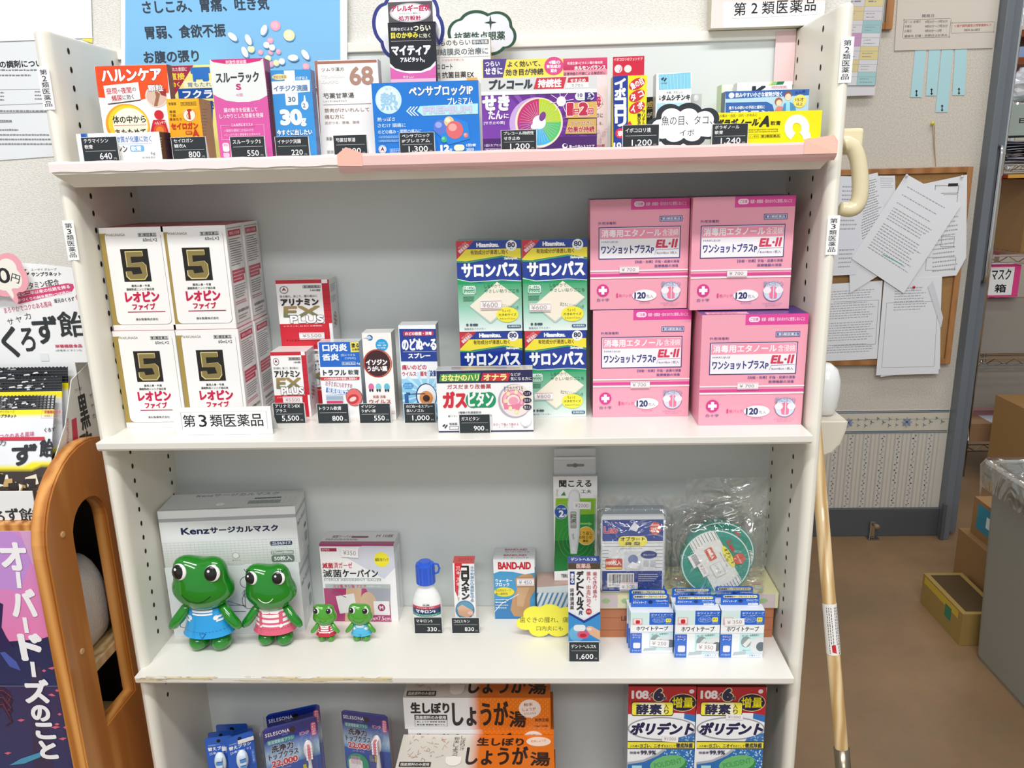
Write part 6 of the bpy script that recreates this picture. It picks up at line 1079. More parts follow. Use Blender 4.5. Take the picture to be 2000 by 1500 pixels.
# ------------------------------------------------------------------ frog figurines
plain('toy_green', '15821a', .12, .6, coat=.6); plain('toy_green_light', '4a9c28', .15, .6, coat=.5)
def frog(label, cx, zfoot, y, h, hw, outfit, dress, tilt, green, face=0, smile='0c4410', rot=0):
    """glossy vinyl frog toy; h total height, hw half width of the head"""
    t = empty('frog_figurine', (cx, y, zfoot), rot=(0, 0, R(rot))); tag(t, label, 'figurine', 'green frog figurines')
    q = h/1.0; hz = .685*q; hh = .285*q
    def hf(d, p):
        up = d.z; wide = 1.0+.10*math.exp(-((up+.35)/.4)**2)-.16*max(0, up); v = Vector((p.x*wide, p.y*(1+.06*max(0, -up)), p.z))
        for sx in (-1, 1):
            e = Vector((sx*.58, -.35, .74)).normalized(); k = max(0, d.dot(e)); v += d*hw*.36*k**10
        return v
    mb = MB(); ellipsoid(mb, (0, 0, 0), (hw*.93, hw*.66, hh*.92), 'ffffff', 40, 28, hf); hd = mb.build('head', green, t, (0, 0, hz), (R(-6), R(tilt), 0), smooth=True)
    from mathutils.bvhtree import BVHTree
    me = hd.data; bvh = BVHTree.FromPolygons([v.co for v in me.vertices], [p.vertices[:] for p in me.polygons])
    def surf(x, z): r_ = bvh.ray_cast(Vector((x, -1, z)), Vector((0, 1, 0))); return (r_[0], r_[1]) if r_[0] else (Vector((x, -hw*.4, z)), Vector((0, -1, 0)))
    for sx in (-1, 1):
        p0, nn = surf(sx*hw*.52, hh*.60); nn = Vector((nn.x*.6, min(nn.y, -.5), nn.z*.6)).normalized(); R0 = nn.to_track_quat('-Y', 'Z').to_euler()
        mb = MB(); ellipsoid(mb, (0, 0, 0), (hw*.245, hw*.075, hw*.27), 'f6f6f4', 20, 12); e = mb.build('eye', 'print_gloss', hd, p0+nn*hw*.0, R0, smooth=True)
        mb = MB(); ellipsoid(mb, (0, -hw*.022, 0), (hw*.215, hw*.07, hw*.245), '141414', 18, 12); ellipsoid(mb, (-hw*.07, -hw*.082, hw*.09), (hw*.045, hw*.015, hw*.045), 'ffffff', 8, 6); mb.build('pupil', 'print_gloss', e, (-hw*.028, 0, -.0), smooth=True)
        if face:
            mb = MB()
            for a in (-30, 0, 30): tube(mb, [(sx*hw*.10+hw*.1*math.sin(R(a)), -hw*.04, hw*.22), (sx*hw*.16+hw*.2*math.sin(R(a)), -hw*.06, hw*.36)], hw*.012, '141414', 5)
            mb.build('eyelashes', 'print_gloss', e)
    mb = MB(); pts = []
    for i in range(17):
        u = (i/16-.5)*2; x = u*hw*(.46 if not face else .28); z = -hh*(.42 if not face else .36)+hh*(.24 if not face else .17)*u*u; p0, nn = surf(x, z); pts.append(p0+nn*hw*.004)
    tube(mb, pts, hw*.016, smile, 6); mb.build('mouth', 'print_gloss', hd)
    # body under the clothes
    r0, r1 = hw*.55, hw*.84; zb, zt_ = .19*q, .46*q
    mb = MB(); lathe(mb, [(r0*.8, zb+.01*q), (r0, zb+.02*q), (r0*.95, zt_), (r0*.6, zt_+.03*q)], 'ffffff', 28, 1, .68); mb.build('body', green, t, smooth=True)
    mb = MB(); prof = []; cols = []
    for i in range(25):
        v = i/24; z = zb+(zt_-zb)*v; r = r1+(r0*1.02-r1)*v**.75
        if dress: c = outfit if v < .30 else ('f4f2f2' if int((v-.30)/.1) % 2 == 0 else outfit)
        else: c = outfit
        prof.append((r, z-.0001)); cols.append(c)
        prof.append((r, z)); cols.append(c)
    P2 = []; C2 = []
    for i in range(0, len(prof)-2, 2): P2 += [prof[i], (prof[i+2][0], prof[i+2][1]-.00002)]; C2 += [cols[i], cols[i]]
    lathe(mb, P2, outfit, 40, 1, .70, cols=C2)
    def wp(u, v, off):
        f_ = max(0, min(1, (v-zb)/(zt_-zb))); r = r1+(r0*1.02-r1)*f_**.75; x = max(-r*.999, min(r*.999, u)); return (x, -(.70*math.sqrt(max(0, r*r-x*x))+off+.0004), v)
    F = Face(mb, Matrix(), (0, 0, 0), (1, 0, 0), (0, 0, 1), (0, -1, 0), warp=wp, step=5e-5)
    L = zt_-zb
    if dress:
        for sx in (-1, 1): F.rectm(sx*r0*.72-hw*.06, sx*r0*.72+hw*.06, zb+L*.28, zb+L*.93, outfit, n=1); F.emit([(sx*r0*.72+hw*.07*math.cos(R(a)), zb+L*.36+hw*.07*math.sin(R(a))) for a in range(0, 360, 40)], [tuple(range(9))], 'f6f4f4')
        F.emit([(-r0*.7, zt_), (-r0*.55, zb+L*.86), (-.05*r0, zb+L*.90), (0, zt_-.01*q), (.05*r0, zb+L*.90), (r0*.55, zb+L*.86), (r0*.7, zt_)], [(0, 1, 2, 3), (3, 4, 5, 6)], 'f4f2f2')
    else:
        F.rectm(-r0*.62, r0*.62, zb+L*.82, zb+L*.88, 'f4f6f8', n=6); F.rectm(-r0*.6, r0*.6, zb+L*.92, zt_, 'f4f6f8', n=6)
        for sx in (-1, 1):
            for v in (.55, .68): F.rectm(sx*r0*1.0-hw*.13, sx*r0*1.0+hw*.13, zb+L*v, zb+L*(v+.07), 'f4f6f8', n=3)
            F.emit([(sx*r0*.75+hw*.075*math.cos(R(a)), zb+L*.70+hw*.075*math.sin(R(a))) for a in range(0, 360, 40)], [tuple(range(9))], 'f6f8fa')
            F.rectm(sx*r0*.72-hw*.07, sx*r0*.72+hw*.07, zb+L*.78, zb+L*.95, outfit)
        F.k += 2; F.emit([(-.10*hw, zb+L*.20), (.12*hw, zb+L*.20), (0, zb+L*.02)], [(0, 1, 2)], '1c4c84'); F.emit([(-.075*hw, zb+L*.185), (.09*hw, zb+L*.185), (0, zb+L*.05)], [(0, 1, 2)], outfit)
    for i in range(-7, 8): u = i*r1*.12; F.rectm(u, u+r1*.06, zb+L*.235, zb+L*.245, '1c4c84' if not dress else '8c2438'); F.k -= 1
    mb.build('dress' if dress else 'overalls', 'print_gloss', t)
    for sx in (-1, 1):
        mb = MB(); tube(mb, [(sx*r0*.75, 0, zt_+.005*q), (sx*r0*1.15, -.04*q, zt_-.02*q), (sx*r0*1.5, -.07*q, zt_-.10*q), (sx*r0*1.85, -.08*q, zt_-.165*q), (sx*r0*2.02, -.07*q, zt_-.19*q), (sx*r0*2.12, -.06*q, zt_-.19*q)], [hw*.14, hw*.17, hw*.18, hw*.17, hw*.13, hw*.05], 'ffffff', 14); mb.build('arm', green, t, smooth=True)
        mb = MB(); ellipsoid(mb, (sx*r0*.66, -.01*q, .085*q), (r0*.60, r0*.72, .088*q), 'ffffff', 22, 14, lambda d, p: Vector((p.x, p.y, max(p.z, -.082*q))))
        mb.build('foot', green, t, smooth=True)
    return t
def fpos(xf, yf): p = on_z(xf, yf, Z3); return p
p = on_z(402, 1268, Z3); yf = p.y+.006; H_ = on_y(395, 1080, yf).z-Z3; hw = (on_y(456, 1140, yf).x-on_y(336, 1140, yf).x)/2
frog('large glossy green frog figurine in bright blue overalls, leftmost', on_y(406, 1200, yf).x, Z3, yf, H_, hw, '28a0e4', 0, 3, 'toy_green')
p = on_z(533, 1260, Z3); yf = p.y+.006; H_ = on_y(533, 1096, yf).z-Z3; hw = (on_y(579, 1140, yf).x-on_y(479, 1140, yf).x)/2
frog('large glossy green frog figurine in a pink striped dress with eyelashes', on_y(535, 1200, yf).x, Z3, yf, H_, hw, 'e0607c', 1, 0, 'toy_green', 1, 'f0f0e8')
p = on_z(638, 1256, Z3); yf = p.y+.007; H_ = on_y(636, 1178, yf).z-Z3; hw = (on_y(658, 1200, yf).x-on_y(610.5, 1200, yf).x)/2
frog('tiny green frog figurine in a red striped dress', on_y(637, 1230, yf).x, Z3, yf, H_, hw, 'c82840', 1, 0, 'toy_green_light', 1, '2c6410')
p = on_z(707, 1255, Z3); yf = p.y+.007; H_ = on_y(705, 1177, yf).z-Z3; hw = (on_y(729, 1200, yf).x-on_y(679, 1200, yf).x)/2
frog('tiny green frog figurine in pale blue overalls', on_y(706, 1230, yf).x, Z3, yf, H_, hw, '50b8e0', 0, 3, 'toy_green_light', 0, '2c6410')
# ================================================================== fourth shelf
def toothbrush(parent, x, y, ztop, L, tilt=0, col='f08090'):
    mb = MB(); tube(mb, [(x, y, ztop-L), (x, y, ztop-.055), (x+.0005, y, ztop-.035), (x, y, ztop-.027)], [.0052, .0040, .0022, .0022], 'eef0f4', 12); ellipsoid(mb, (x, y, ztop-.013), (.0066, .0030, .0145), 'eef0f4', 16, 12)
    o = mb.build('toothbrush', 'print_gloss', parent, smooth=True); m2 = MB()
    for i in range(5):
        for j in range(3): m2.box(x-.0042+j*.003, x-.002+j*.003, y-.009, y-.002, ztop-.023+i*.0042, ztop-.0205+i*.0042, col if j == 1 else 'f4f0f4')
    m2.build('bristles', 'print_card', o)
def blister(lb, tl, tr, Y, rz, lean, otop, x0p, x1p, txt_dx=0):
    """printed card sealed in a clear shell with a toothbrush"""
    a, b = on_y(*tl, Y), on_y(*tr, Y); W = (b.x-a.x)*1.0; r2_ = ray(*tr); n_ = Vector((-math.sin(R(rz)), math.cos(R(rz)), 0)); b = CAM+r2_*((a-CAM).dot(n_)/r2_.dot(n_)); W = Vector((b.x-a.x, b.y-a.y)).length; H = a.z-Z4-.0045
    t = empty('toothbrush_pack', (a.x, Y, a.z-H), rot=(0, 0, R(rz))); tag(t, lb, 'pack', 'electric toothbrush packs'); mb = MB(); r = .006
    def rr(x0, x1, z0, z1, r): return [(x+r*math.cos(R(q)), z+r*math.sin(R(q))) for x, z, q0 in ((x1-r, z1-r, 0), (x0+r, z1-r, 90), (x0+r, z0+r, 180), (x1-r, z0+r, 270)) for q in range(q0, q0+91, 18)]
    prism(mb, rr(0, W, 0, H, r), 0, .0006, '2044a4', '1a3880'); F = Face(mb, Matrix(), (0, 0, 0), (1, 0, 0), (0, 0, 1), (0, -1, 0)); F.norm(W, W*1.9); F.O = Vector((0, 0, H-W*1.9))
    F.lim = None; F.lim = (W, W*1.9)
    F.rect(0, .02, 1, .16, '1c2c8c').rect(.0, .17, 1, .36, '2850b0', 'b8d8f0').rect(0, .36, 1, .46, 'b8d8f0', '5c94d4').rect(0, .46, 1, 1, '2c60b8', '1c3c90'); rn = random.Random(4)
    for i in range(60): u = rn.random(); h = rn.uniform(.02, .09); F.rect(u, .34-h, u+.006, .38+h*.6, 'c4e0f4' if i % 2 else 'a0c8ec'); F.k -= .9
    F.k += 1; F.text('SELESONA', .04, .06, .48, .10, 'ffffff', .02, sp=1.15).ell(.535, .085, .055, .033, '1a1a24').text('セレソナ', .34, .112, .45, .125, 'e0e8f8').rrect(.05, .145, .56, .20, '2c9898', .3).text('音波電動歯ブラシ', .07, .152, .54, .193, 'd0e8f4', .02).text('ピンク', .66, .14, .83, .175, 'e83c70', .03, o=('ffffff', .04)).rrect(.87, .06, .97, .22, 'e8508c', .5).vtext('やわらかめ', .885, .07, .955, .21, 'ffffff', .02)
    F.text('洗浄力', .12, .215, .52, .29, '202850', .05, o=('e8f4fc', .04)).text('トップクラス', .06, .30, .60, .37, '202850', .05, o=('e8f4fc', .04)).text('22,000', .10, .39, .57, .465, 'c83c4c', .04, o=('fce8ec', .07)).text('ストローク/分', .18, .48, .44, .505, 'f0c0d0')
    F.ell(.28, .66, .24, .14, '2c9c7c').rrect(.08, .60, .38, .80, 'e8e4e8', .2)
    for i in range(7): F.rect(.14+i*.03, .56, .155+i*.03, .66, 'c8a0b8'); F.k -= 1
    F.k += 1; F.rect(.66, .52, .72, .60, 'e8d840').text('かため', .60, .56, .74, .60, 'f4f0c0')
    mb.build('backing_card', 'print_gloss', t); toothbrush(t, W*.78, -.008, H-W*.42, .14)
    def shell(name, w0, w1, z0, z1, y0, y1, rad):
        o1 = rr(w0, w1, z0, z1, rad); o2 = [(x*(1-.03)+.03*(w0+w1)/2, z*(1-.02)+.02*(z0+z1)/2) for x, z in o1]; m3 = MB(); n = len(o1)
        m3.add([(x, y1, z) for x, z in o1]+[(x, y0, z) for x, z in o2], [(i, (i+1) % n, n+(i+1) % n, n+i) for i in range(n)]+[tuple(range(n, 2*n))], 'ffffff'); return m3.build(name, 'clear_shell', t)
    shell('blister_shell', -.004, W+.004, -.003, H+.005, -.0025, .002, .009); shell('blister_dome', W*.64, W*.92, H-W*1.6, H-W*.36, -.016, -.0022, .010)
    return t
def outer(x): return x
B1 = blister('front toothbrush pack with a pink brush, left of the other pack', (512, 1425), (618, 1396), .03, 24, 2, 0, 0, 0)
B2 = dup(B1, B1.location+Vector((-.003, .024, .004)), label='toothbrush pack right behind the front left one, its clear rim showing above'); B2.rotation_euler[2] = R(20)
B3 = blister('toothbrush pack with pink brush nearest the ginger cartons', (666, 1386), (757, 1398), .07, -10, 2, 0, 0, 0)
def refill(lb, tl, tr, Y, rz):
    a, b = on_y(*tl, Y), on_y(*tr, Y); rz = -rz*2; n_ = Vector((-math.sin(R(rz)), math.cos(R(rz)), 0)); r2_ = ray(*tr); b = CAM+r2_*((a-CAM).dot(n_)/r2_.dot(n_)); W = Vector((b.x-a.x, b.y-a.y)).length; H = a.z-Z4-.001; t = empty('brush_refill_pack', (a.x, Y, a.z-H), rot=(0, 0, R(rz))); tag(t, lb, 'pack', 'blue toothbrush refill packs'); mb = MB()
    r = .003; o = [(x+r*math.cos(R(q)), z+r*math.sin(R(q))) for x, z, q0 in ((W-r, H-r, 0), (r, H-r, 90), (r, r, 180), (W-r, r, 270)) for q in range(q0, q0+91, 30)]
    prism(mb, o, 0, .0008, '2c62c4', '2454a8'); F = Face(mb, Matrix(), (0, 0, H-W*1.6), (1, 0, 0), (0, 0, 1), (0, -1, 0)).norm(W, W*1.6)
    F.ell(.50, .11, .075, .047, '14141c').text('音波電動歯ブラシ', .1, .19, .55, .23, 'c0d4f0').text('替えブラシ', .08, .26, .88, .36, 'ffffff', .03).text('[2本セット]', .12, .40, .85, .48, 'e0ecfc', .02).rrect(.86, .5, .97, .9, '4c80d0', .4).vtext('かため', .88, .55, .95, .85, 'd0e0f4')
    mb.build('backing_card', 'print_gloss', t); m2 = MB(); ellipsoid(m2, (W*.5, -.004, H-W*1.05), (.008, .005, .016), 'e8f0f8', 16, 12); tube(m2, [(W*.5, -.004, H-W*1.2), (W*.5, -.004, H-W*2)], .003, 'e8f0f8', 8); q = m2.build('brush_head', 'print_gloss', t, smooth=True)
    m3 = MB()
    for i in range(5): m3.box(W*.5-.004, W*.5+.004, -.013, -.006, H-W*1.05-.012+i*.005, H-W*1.05-.0095+i*.005, '5c98d8' if i % 2 else 'd8e8f8')
    m3.build('bristles', 'print_card', q)
    return t, W, H
r1, W, H = refill('blue refill pack at the front with a white price sticker', (440, 1443), (493, 1424), .035, -14); st = MB(); st.box(W*.42, W*1.0, -.0024, -.0018, H-W*.36, H-W*.2, 'ecebea'); st.build('price_sticker', 'print_paper', r1)
r2, W, H = refill('blue refill pack at the far left, upright', (399, 1443), (452, 1435), .04, -6); st = MB(); st.box(W*.6, W*1.0, -.0024, -.0018, H-W*.6, H-W*.44, 'ecebea'); st.build('price_sticker', 'print_paper', r2)
refill('blue refill pack behind, tilted, between the two front ones', (440, 1437), (492, 1414), .07, -14); refill('blue refill pack behind the far left one', (405, 1432), (455, 1424), .075, -6); refill('rearmost blue refill pack with a grey label strip', (421, 1416), (482, 1411), .11, -2)
# ginger drink cartons
def ginger(lb, tl, tr, Y, H, D, sk=0):
    a = on_y(*tl, Y); z0 = a.z-H
    b = Bx('ginger_drink_box', lb, 'box', tl, tr, z0, D, Y=Y, f='f2f2f2', side='a84c10', top='d8d2c8', group='orange and white ginger drink cartons', H=H); F = b.front.norm(b.W, b.H)
    A, B = lin('f2f2f2'), lin('ee7c14')
    def grad(F, H_, c0, c1):
        pts = []; cs = []; A, B = lin(c0), lin(c1)
        for i, (u, k) in enumerate(((0, 0), (.44, 0), (.48, .4), (.52, 1), (1, 1))):
            for v in (0, 1): p = F.uv(u, v); pts.append(p); cs.append(tuple(A[q]*(1-k)+B[q]*k for q in range(3)))
        F.emit(pts, [(2*i, 2*i+2, 2*i+3, 2*i+1) for i in range(4)], cs)
    grad(F, 0, 'f2f2f2', 'ee7c14')
    for i in range(32):
        for j in range(7): F.ell(.50+i*.0155, .06+j*.14+(i % 2)*.07, .0035, .022, 'f6a450', 6); F.k -= 1
    F.k += 1
    def dr(F, y0, y1, x0=0):
        Y_ = lambda v: y0+(y1-y0)*v
        F.text('しょうが', .335, Y_(.12), .71, Y_(.88), '201a18', .05).text('湯', .72, Y_(.42), .83, Y_(.92), '201a18', .03)
    F.text('生しぼり', .05, .16, .31, .48, '201a18', .06).rect(.07, .54, .295, .70, '201a18').text('国産原料のみ使用', .08, .57, .285, .68, 'f4f4f4', .03).frame(.07, .70, .295, .92, '605850', .003).text('●しょうが ●蜂蜜 ●黒糖', .085, .745, .28, .79, '403830', .02).text('●生姜 ●葛粉 ●かりん', .085, .84, .28, .885, '403830', .02)
    dr(F, 0, 1); F.ell(.86, .33, .075, .29, 'f8ece0').text('粉末', .82, .15, .88, .25, 'a84c20', .02, rot=6).text('しょうが', .81, .30, .90, .40, 'a84c20', .02, rot=6).text('かりんエキス', .82, .45, .90, .52, '804028', rot=6).poly([(.86, .55), (.9, .5), (.87, .66)], 'f8ece0').text('自然王国', .895, .64, .985, .74, '502810', .02).text('16g×20袋', .89, .86, .98, .92, '502810', .02)
    T = b.top.norm(b.W, b.D); grad(T, 0, 'd8d2c8', 'd8701c'); T.text('生しぼり', .50, .10, .80, .32, '201a18', .05); T.text('しょうが', .44, .36, .83, .88, '201a18', .045).text('湯', .85, .52, .97, .9, '201a18', .03).ell(.9, .2, .08, .14, 'e8d8c8').text('粉末しょうが', .85, .14, .95, .22, 'a85c30', rot=6)
    rn = random.Random(9)
    for i in range(26): x, y = rn.uniform(.04, .32), rn.uniform(.1, .8); T.line([(x, y), (x+rn.uniform(-.03, .03), y+rn.uniform(-.08, .08)), (x+rn.uniform(-.04, .04), y+rn.uniform(-.1, .1))], rn.choice(('a86850', '887868', 'b88870')), .0025)
    T.vtext('粉末しょうが', .345, .08, .38, .7, '584c40').vtext('しぼり汁', .39, .05, .42, .5, '584c40').ell(.36, .8, .05, .14, 'f0ece4').rect(.31, .68, .41, .8, 'f0ece4').rect(.02, .84, .22, .97, '201a18').text('国産原料のみ使用', .03, .865, .21, .95, 'e8e4dc', .02); return b
H1 = on_y(1000, 1363, .05).z-on_y(1000, 1424, .05).z
b = ginger('top ginger drink carton, lying under the third shelf', (787, 1363), (1075, 1363), .05, H1, .08); g1 = b.done()
for k in range(1, 5):
    o = g1.copy(); COL.objects.link(o); o.location = g1.location+Vector((.004 if k == 1 else .004+.002*(k % 2), 0, -k*(H1+.0003))); o['label'] = 'ginger drink carton right below the top one, a strip of it showing' if k == 1 else 'ginger drink carton low in the rear stack, '+['', '', 'third', 'fourth', 'lowest'][k]+' from its top'; 
    if k == 4: o.scale = (1, 1, (g1.location.z-3*(H1+.0003)-.0003-Z4-.0003)/H1); o.location.z = Z4+.0003
b = ginger('front ginger drink carton, its lid facing up at the bottom of the picture', (772, 1503), (1083, 1503), -.0145, H1, .063); b.loc.z = g1.location.z-H1-.0006-.0; 
g = b.done(); g.location.z = on_z(790, 1435, on_y(1000, 1434, .05).z).z-H1
for k in range(1, 4):
    o = g.copy(); COL.objects.link(o); o.location = g.location+Vector((.001*k, 0, -k*(H1+.0003))); o['label'] = 'ginger drink carton low in the front stack, '+['', 'second', 'third', 'lowest'][k]+' from its top'
    if k == 3: o.scale = (1, 1, (g.location.z-2*(H1+.0003)-.0003-Z4-.0003)/H1); o.location.z = Z4+.0003
# denture tablet cartons
def denture(lb, tl, tr, Y):
    zt = on_y(*tl, Y).z; H = (zt-Z4-.0015)/2
    b = Bx('denture_tablet_box', lb, 'box', tl, tr, zt-H, .055, Y=Y, f='f4f5f8', side='303858', top='8c2030', group='red and blue denture tablet cartons', H=H, mat='print_gloss').crop(1180, 1300, .19); ox = 0 if tl[0] < 1300 else 709
    F = b.front; X = lambda *a: [v+ox if i % 2 == 0 else v for i, v in enumerate(a)]
    P = lambda pts: [(x+ox, y) for x, y in pts]
    F.poly(P([(240, 215), (960, 215), (960, 520), (820, 495), (720, 490), (240, 500)]), 'b82430').poly(P([(720, 488), (825, 492), (820, 540), (715, 530)]), 'eef0f4').poly(P([(825, 492), (960, 515), (960, 590), (820, 545)]), '2c74bc').text('108', *X(288, 262, 452, 338), 'f8ecec', .05).text('錠', *X(455, 328, 478, 354), 'f8ecec', .02).text('+', *X(476, 285, 515, 322), '282850', .06, o=('f8e8c8', .05)).text('6', *X(522, 245, 602, 355), '202850', .08, o=('f4dca0', .05)).text('錠', *X(606, 318, 640, 350), '202850', .04, o=('f4dca0', .04))
    F.ell(900+ox, 265, 26, 22, 'f0e0e4').ell(808+ox, 380, 142, 92, 'e8c8a0', 36).ell(808+ox, 380, 134, 85, '1c1c3c', 36).text('増量', *X(700, 326, 916, 430), 'f4e820', .02).rrect(*X(280, 372, 712, 515), '20203c', .15).rrect(*X(286, 378, 706, 508), 'f6ec50', .15).rect(*X(360, 382, 620, 504), 'fbf8d8').text('酵素', *X(332, 398, 588, 498), '202850', .04).vtext('入り', *X(615, 392, 662, 500), '202850', .02)
    F.ell(590+ox, 645, 350, 118, '9c9ca4', 44).ell(590+ox, 645, 335, 106, 'f6f7fa', 44).text('ポリデント', *X(275, 588, 915, 705), '1c2050', .07, it=.25).poly(P([(760, 740), (960, 680), (960, 775), (740, 775)]), '3c74b4')
    F.rect(*X(240, 776, 960, 784), '20203c').rect(*X(240, 784, 960, 846), 'f4e840').rect(*X(240, 846, 960, 854), '20203c').text('入れ歯の', *X(265, 812, 362, 836), '202850', .02).text('ヨゴレ、ニオイ', *X(368, 800, 610, 840), '202850', .04).text('をおとして', *X(615, 812, 730, 838), '202850', .02).text('徹底除菌', *X(738, 794, 908, 840), '202850', .04)
    F.poly(P([(240, 1060), (240, 1010), (420, 980), (560, 920), (640, 856), (960, 856), (960, 1400), (240, 1400)]), '2470b8').line(P([(240, 1000), (400, 975), (540, 915), (620, 858)]), 'b0b4bc', 26).text('除菌率', *X(265, 878, 365, 904), '303858', .02).text('99.9%', *X(375, 870, 530, 908), '303858', .04)
    rn = random.Random(7)
    for i in range(120): x, y = rn.uniform(600, 940), rn.uniform(858, 1050); F.ell(x+ox, y, rn.uniform(4, 11), rn.uniform(4, 11), rn.choice(('a8d0f0', 'd8ecf8', '78b0e0')), 7); F.k -= .97
    F.k += 2
    for i in range(30): F.ell(rn.uniform(780, 940)+ox, rn.uniform(715, 770), 8, 7, rn.choice(('a8c8e8', '5c98d0')), 7); F.k -= .97
    F.k += 2; F.ell(660+ox, 1020, 190, 95, '2c8c4c', 30, rot=14).ell(650+ox, 1000, 185, 82, '6cbc74', 30, rot=14).text('POLIDENT', *X(510, 970, 800, 1022), '3c9c58', .02, rot=14).rect(*X(285, 1020, 385, 1060), 'b0e0e8')
    b.top.rect(*X(240, 180, 960, 215), '7c1c28'); return b
b = denture('denture tablet carton, left of two, sticker below the name', (1227.5, 1341), (1360.5, 1342.5), .012); b.tag(595, 722, 762, 785, '¥1000', rot=-4); d1 = b.done()
b = denture('denture tablet carton, right of two, sticker above the name', (1362, 1342.5), (1498, 1342.5), .012); b.tag(1252, 502, 1428, 558, '¥1000', rot=-2); d2 = b.done()
for q in (d1, d2): o = q.copy(); COL.objects.link(o); o.location = Vector((q.location.x, q.location.y, Z4+.0003)); o['label'] = 'denture tablet carton under the '+('left' if q is d1 else 'right')+' visible one'
# ================================================================== papers and signs at the wall
def sheet(name, label, pts, Y, col, cat='paper', mat='print_paper', th=.0006, group=None, draw=None, crop=(0, 0, 1), curl=0):
    """flat sheet hung at depth Y; corners in picture order"""
    P = [on_y(x, y, Y) for x, y in pts]; o = P[-1]; mb = MB(); out = [(p.x-o.x, p.z-o.z) for p in P]; prism(mb, out[::-1] if sum((out[i][0]*out[i-1][1]-out[i-1][0]*out[i][1]) for i in range(len(out))) > 0 else out, 0, th, col, 'e0e0e0')
    F = Face(mb, Matrix.Translation((o.x, Y, o.z)), (0, 0, 0), (1, 0, 0), (0, 0, 1), (0, -1, 0)).crop(*crop)
    if draw: draw(F)
    ob = mb.build(name, mat, None, (o.x, Y, o.z)); tag(ob, label, cat, group); return ob
YB = DB-.0062
def d(F):
    F.poly([(245, -60), (664, -60), (665, 170), (244, 170)], '84bfe9').text('さしこみ、胃痛、吐き気', 278, -2, 525, 23, '3c4654', .035).text('胃弱、食欲不振', 284, 49, 440, 74, '3c4654', .035).text('お腹の張り', 281, 99, 388, 122, '3c4654', .035)
    for x, y, r in ((538, 50, 10), (528, 79, 6), (509, 102, 5), (529, 102, 5), (544, 101, 5), (598, 130, 7), (529, 125, 6)): F.ell(x+1, y+2, r, r, '6ca4d0').ell(x, y, r, r, 'f0a8bc').ell(x-1, y-1, r*.7, r*.6, 'f6bccc')
    for x, y, r in ((565, 69, 11), (524, 114, 6), (540, 123, 6), (491, 96, 7)): F.ell(x+1, y+2, r, r, '6ca4d0').ell(x, y, r, r, 'f0e8b0').ell(x-1, y-1, r*.7, r*.7, 'f6f0c8')
    for x, y, r in ((521, 88, 6), (532, 93, 6), (551, 120, 6)): F.ell(x+1, y+2, r, r, '6ca4d0').ell(x, y, r, r, 'f8f8fa')
    for x, y, a in ((516, 59, 60), (455, 72, -40), (597, 107, -55), (573, 113, 0), (486, 78, -70), (479, 102, -70)): F.ell(x+2, y+2, 10, 6, '6ca4d0', rot=a).ell(x, y, 10, 6, 'fafafc', rot=a)
sheet('poster', 'sky blue poster with dark lettering and scattered pills above the left of the rack', [(236, -60), (678, -60), (678, 172), (237, 172)], YB, 'f4f8fa', 'poster', draw=d)
YS = YP-.0012
def d(F):
    F.text('休日の調剤について', -30, 118, 96, 132, '26262a', .03).fine(-20, 132, 88, 142, '85868c', 1, .35).fine(-20, 142, 86, 152, '85868c', 1, .35, 2)
    F.line([(-20, 176), (90, 174)], '9a9a9e', 1).line([(-20, 206), (92, 202)], '9a9a9e', 1)
    for i in range(3): F.fine(-12, 178+i*7, 8, 184+i*7, '7c7c82', 1, .4, i+1, 0).fine(68, 176+i*7, 92, 182+i*7, '7c7c82', 1, .4, i+5, 0)
    F.fine(-20, 212, 96, 221, '85868c', 1, .35, 3, 0).line([(-20, 221), (98, 219)], '8a8a8e', 1).fine(-20, 232, 24, 239, '85868c', 1, .35, 4, 0).line([(-20, 239), (24, 238)], '8a8a8e', 1).fine(-20, 250, 36, 257, '85868c', 1, .4, 5, 0)
    for i in range(3): F.fine(-20, 259+i*9, 106, 267+i*9, '8c8d92', 1, .35, 6+i, .1)
sheet('notice_paper', 'pale grey printed notice on the left wall, partly behind the rack upright', [(-60, 80), (170, 70), (180, 300), (-40, 316)], YS, 'e3e7ea', draw=d)
sheet('blank_sheet', 'large blank white sheet at the top left corner, over the printed notice', [(-60, -60), (176, -60), (180, 74), (-60, 83)], YS-.0012, 'f6f7fa')
sheet('yellow_note', 'small crumpled yellow slip peeping below the blank white sheet', [(160, 66), (181, 72), (180, 84), (170, 81), (161, 78)], YS-.0006, 'efe05c')
# thick category board standing on the top rail
a, b2 = on_y(1388, 60, .128), on_y(1640, 40, .128); mb = MB(); W = .425-a.x; mb.box(0, W, 0, .02, 0, .1, 'f6f6f4', 'd8d0bc'); F = Face(mb, Matrix.Translation((a.x, .128, ZT+.0008)), (0, 0, 0), (1, 0, 0), (0, 0, 1), (0, -1, 0)).crop(1360, 0, .12); F.lim = (W, .1)
F.poly([(230, -400), (440, -400), (440, 465), (235, 475)], 'f4dcd8').poly([(200, -400), (2400, -400), (2400, 5), (460, 28), (220, 30)], 'f4dcd8').line([(605, 30), (596, 305), (1960, 235), (1975, -300)], 'a8a8a4', 4).poly([(2130, -400), (2380, -400), (2380, 90), (2140, 90)], 'f2ccc6')
for ch, x0, x1, y0, y1 in (('第', 612, 808, 38, 255), ('2', 895, 998, 50, 216), ('類', 1070, 1272, 22, 228), ('医', 1312, 1492, 8, 212), ('薬', 1525, 1728, -5, 205), ('品', 1768, 1945, -25, 178)): F.text(ch, x0, y0, x1, y1, '1c1c20', .006)
ob = mb.build('category_board', 'print_paper', None, (a.x, .128, ZT+.0008)); tag(ob, 'thick white category board with large black characters on top of the rack, right side', 'sign')

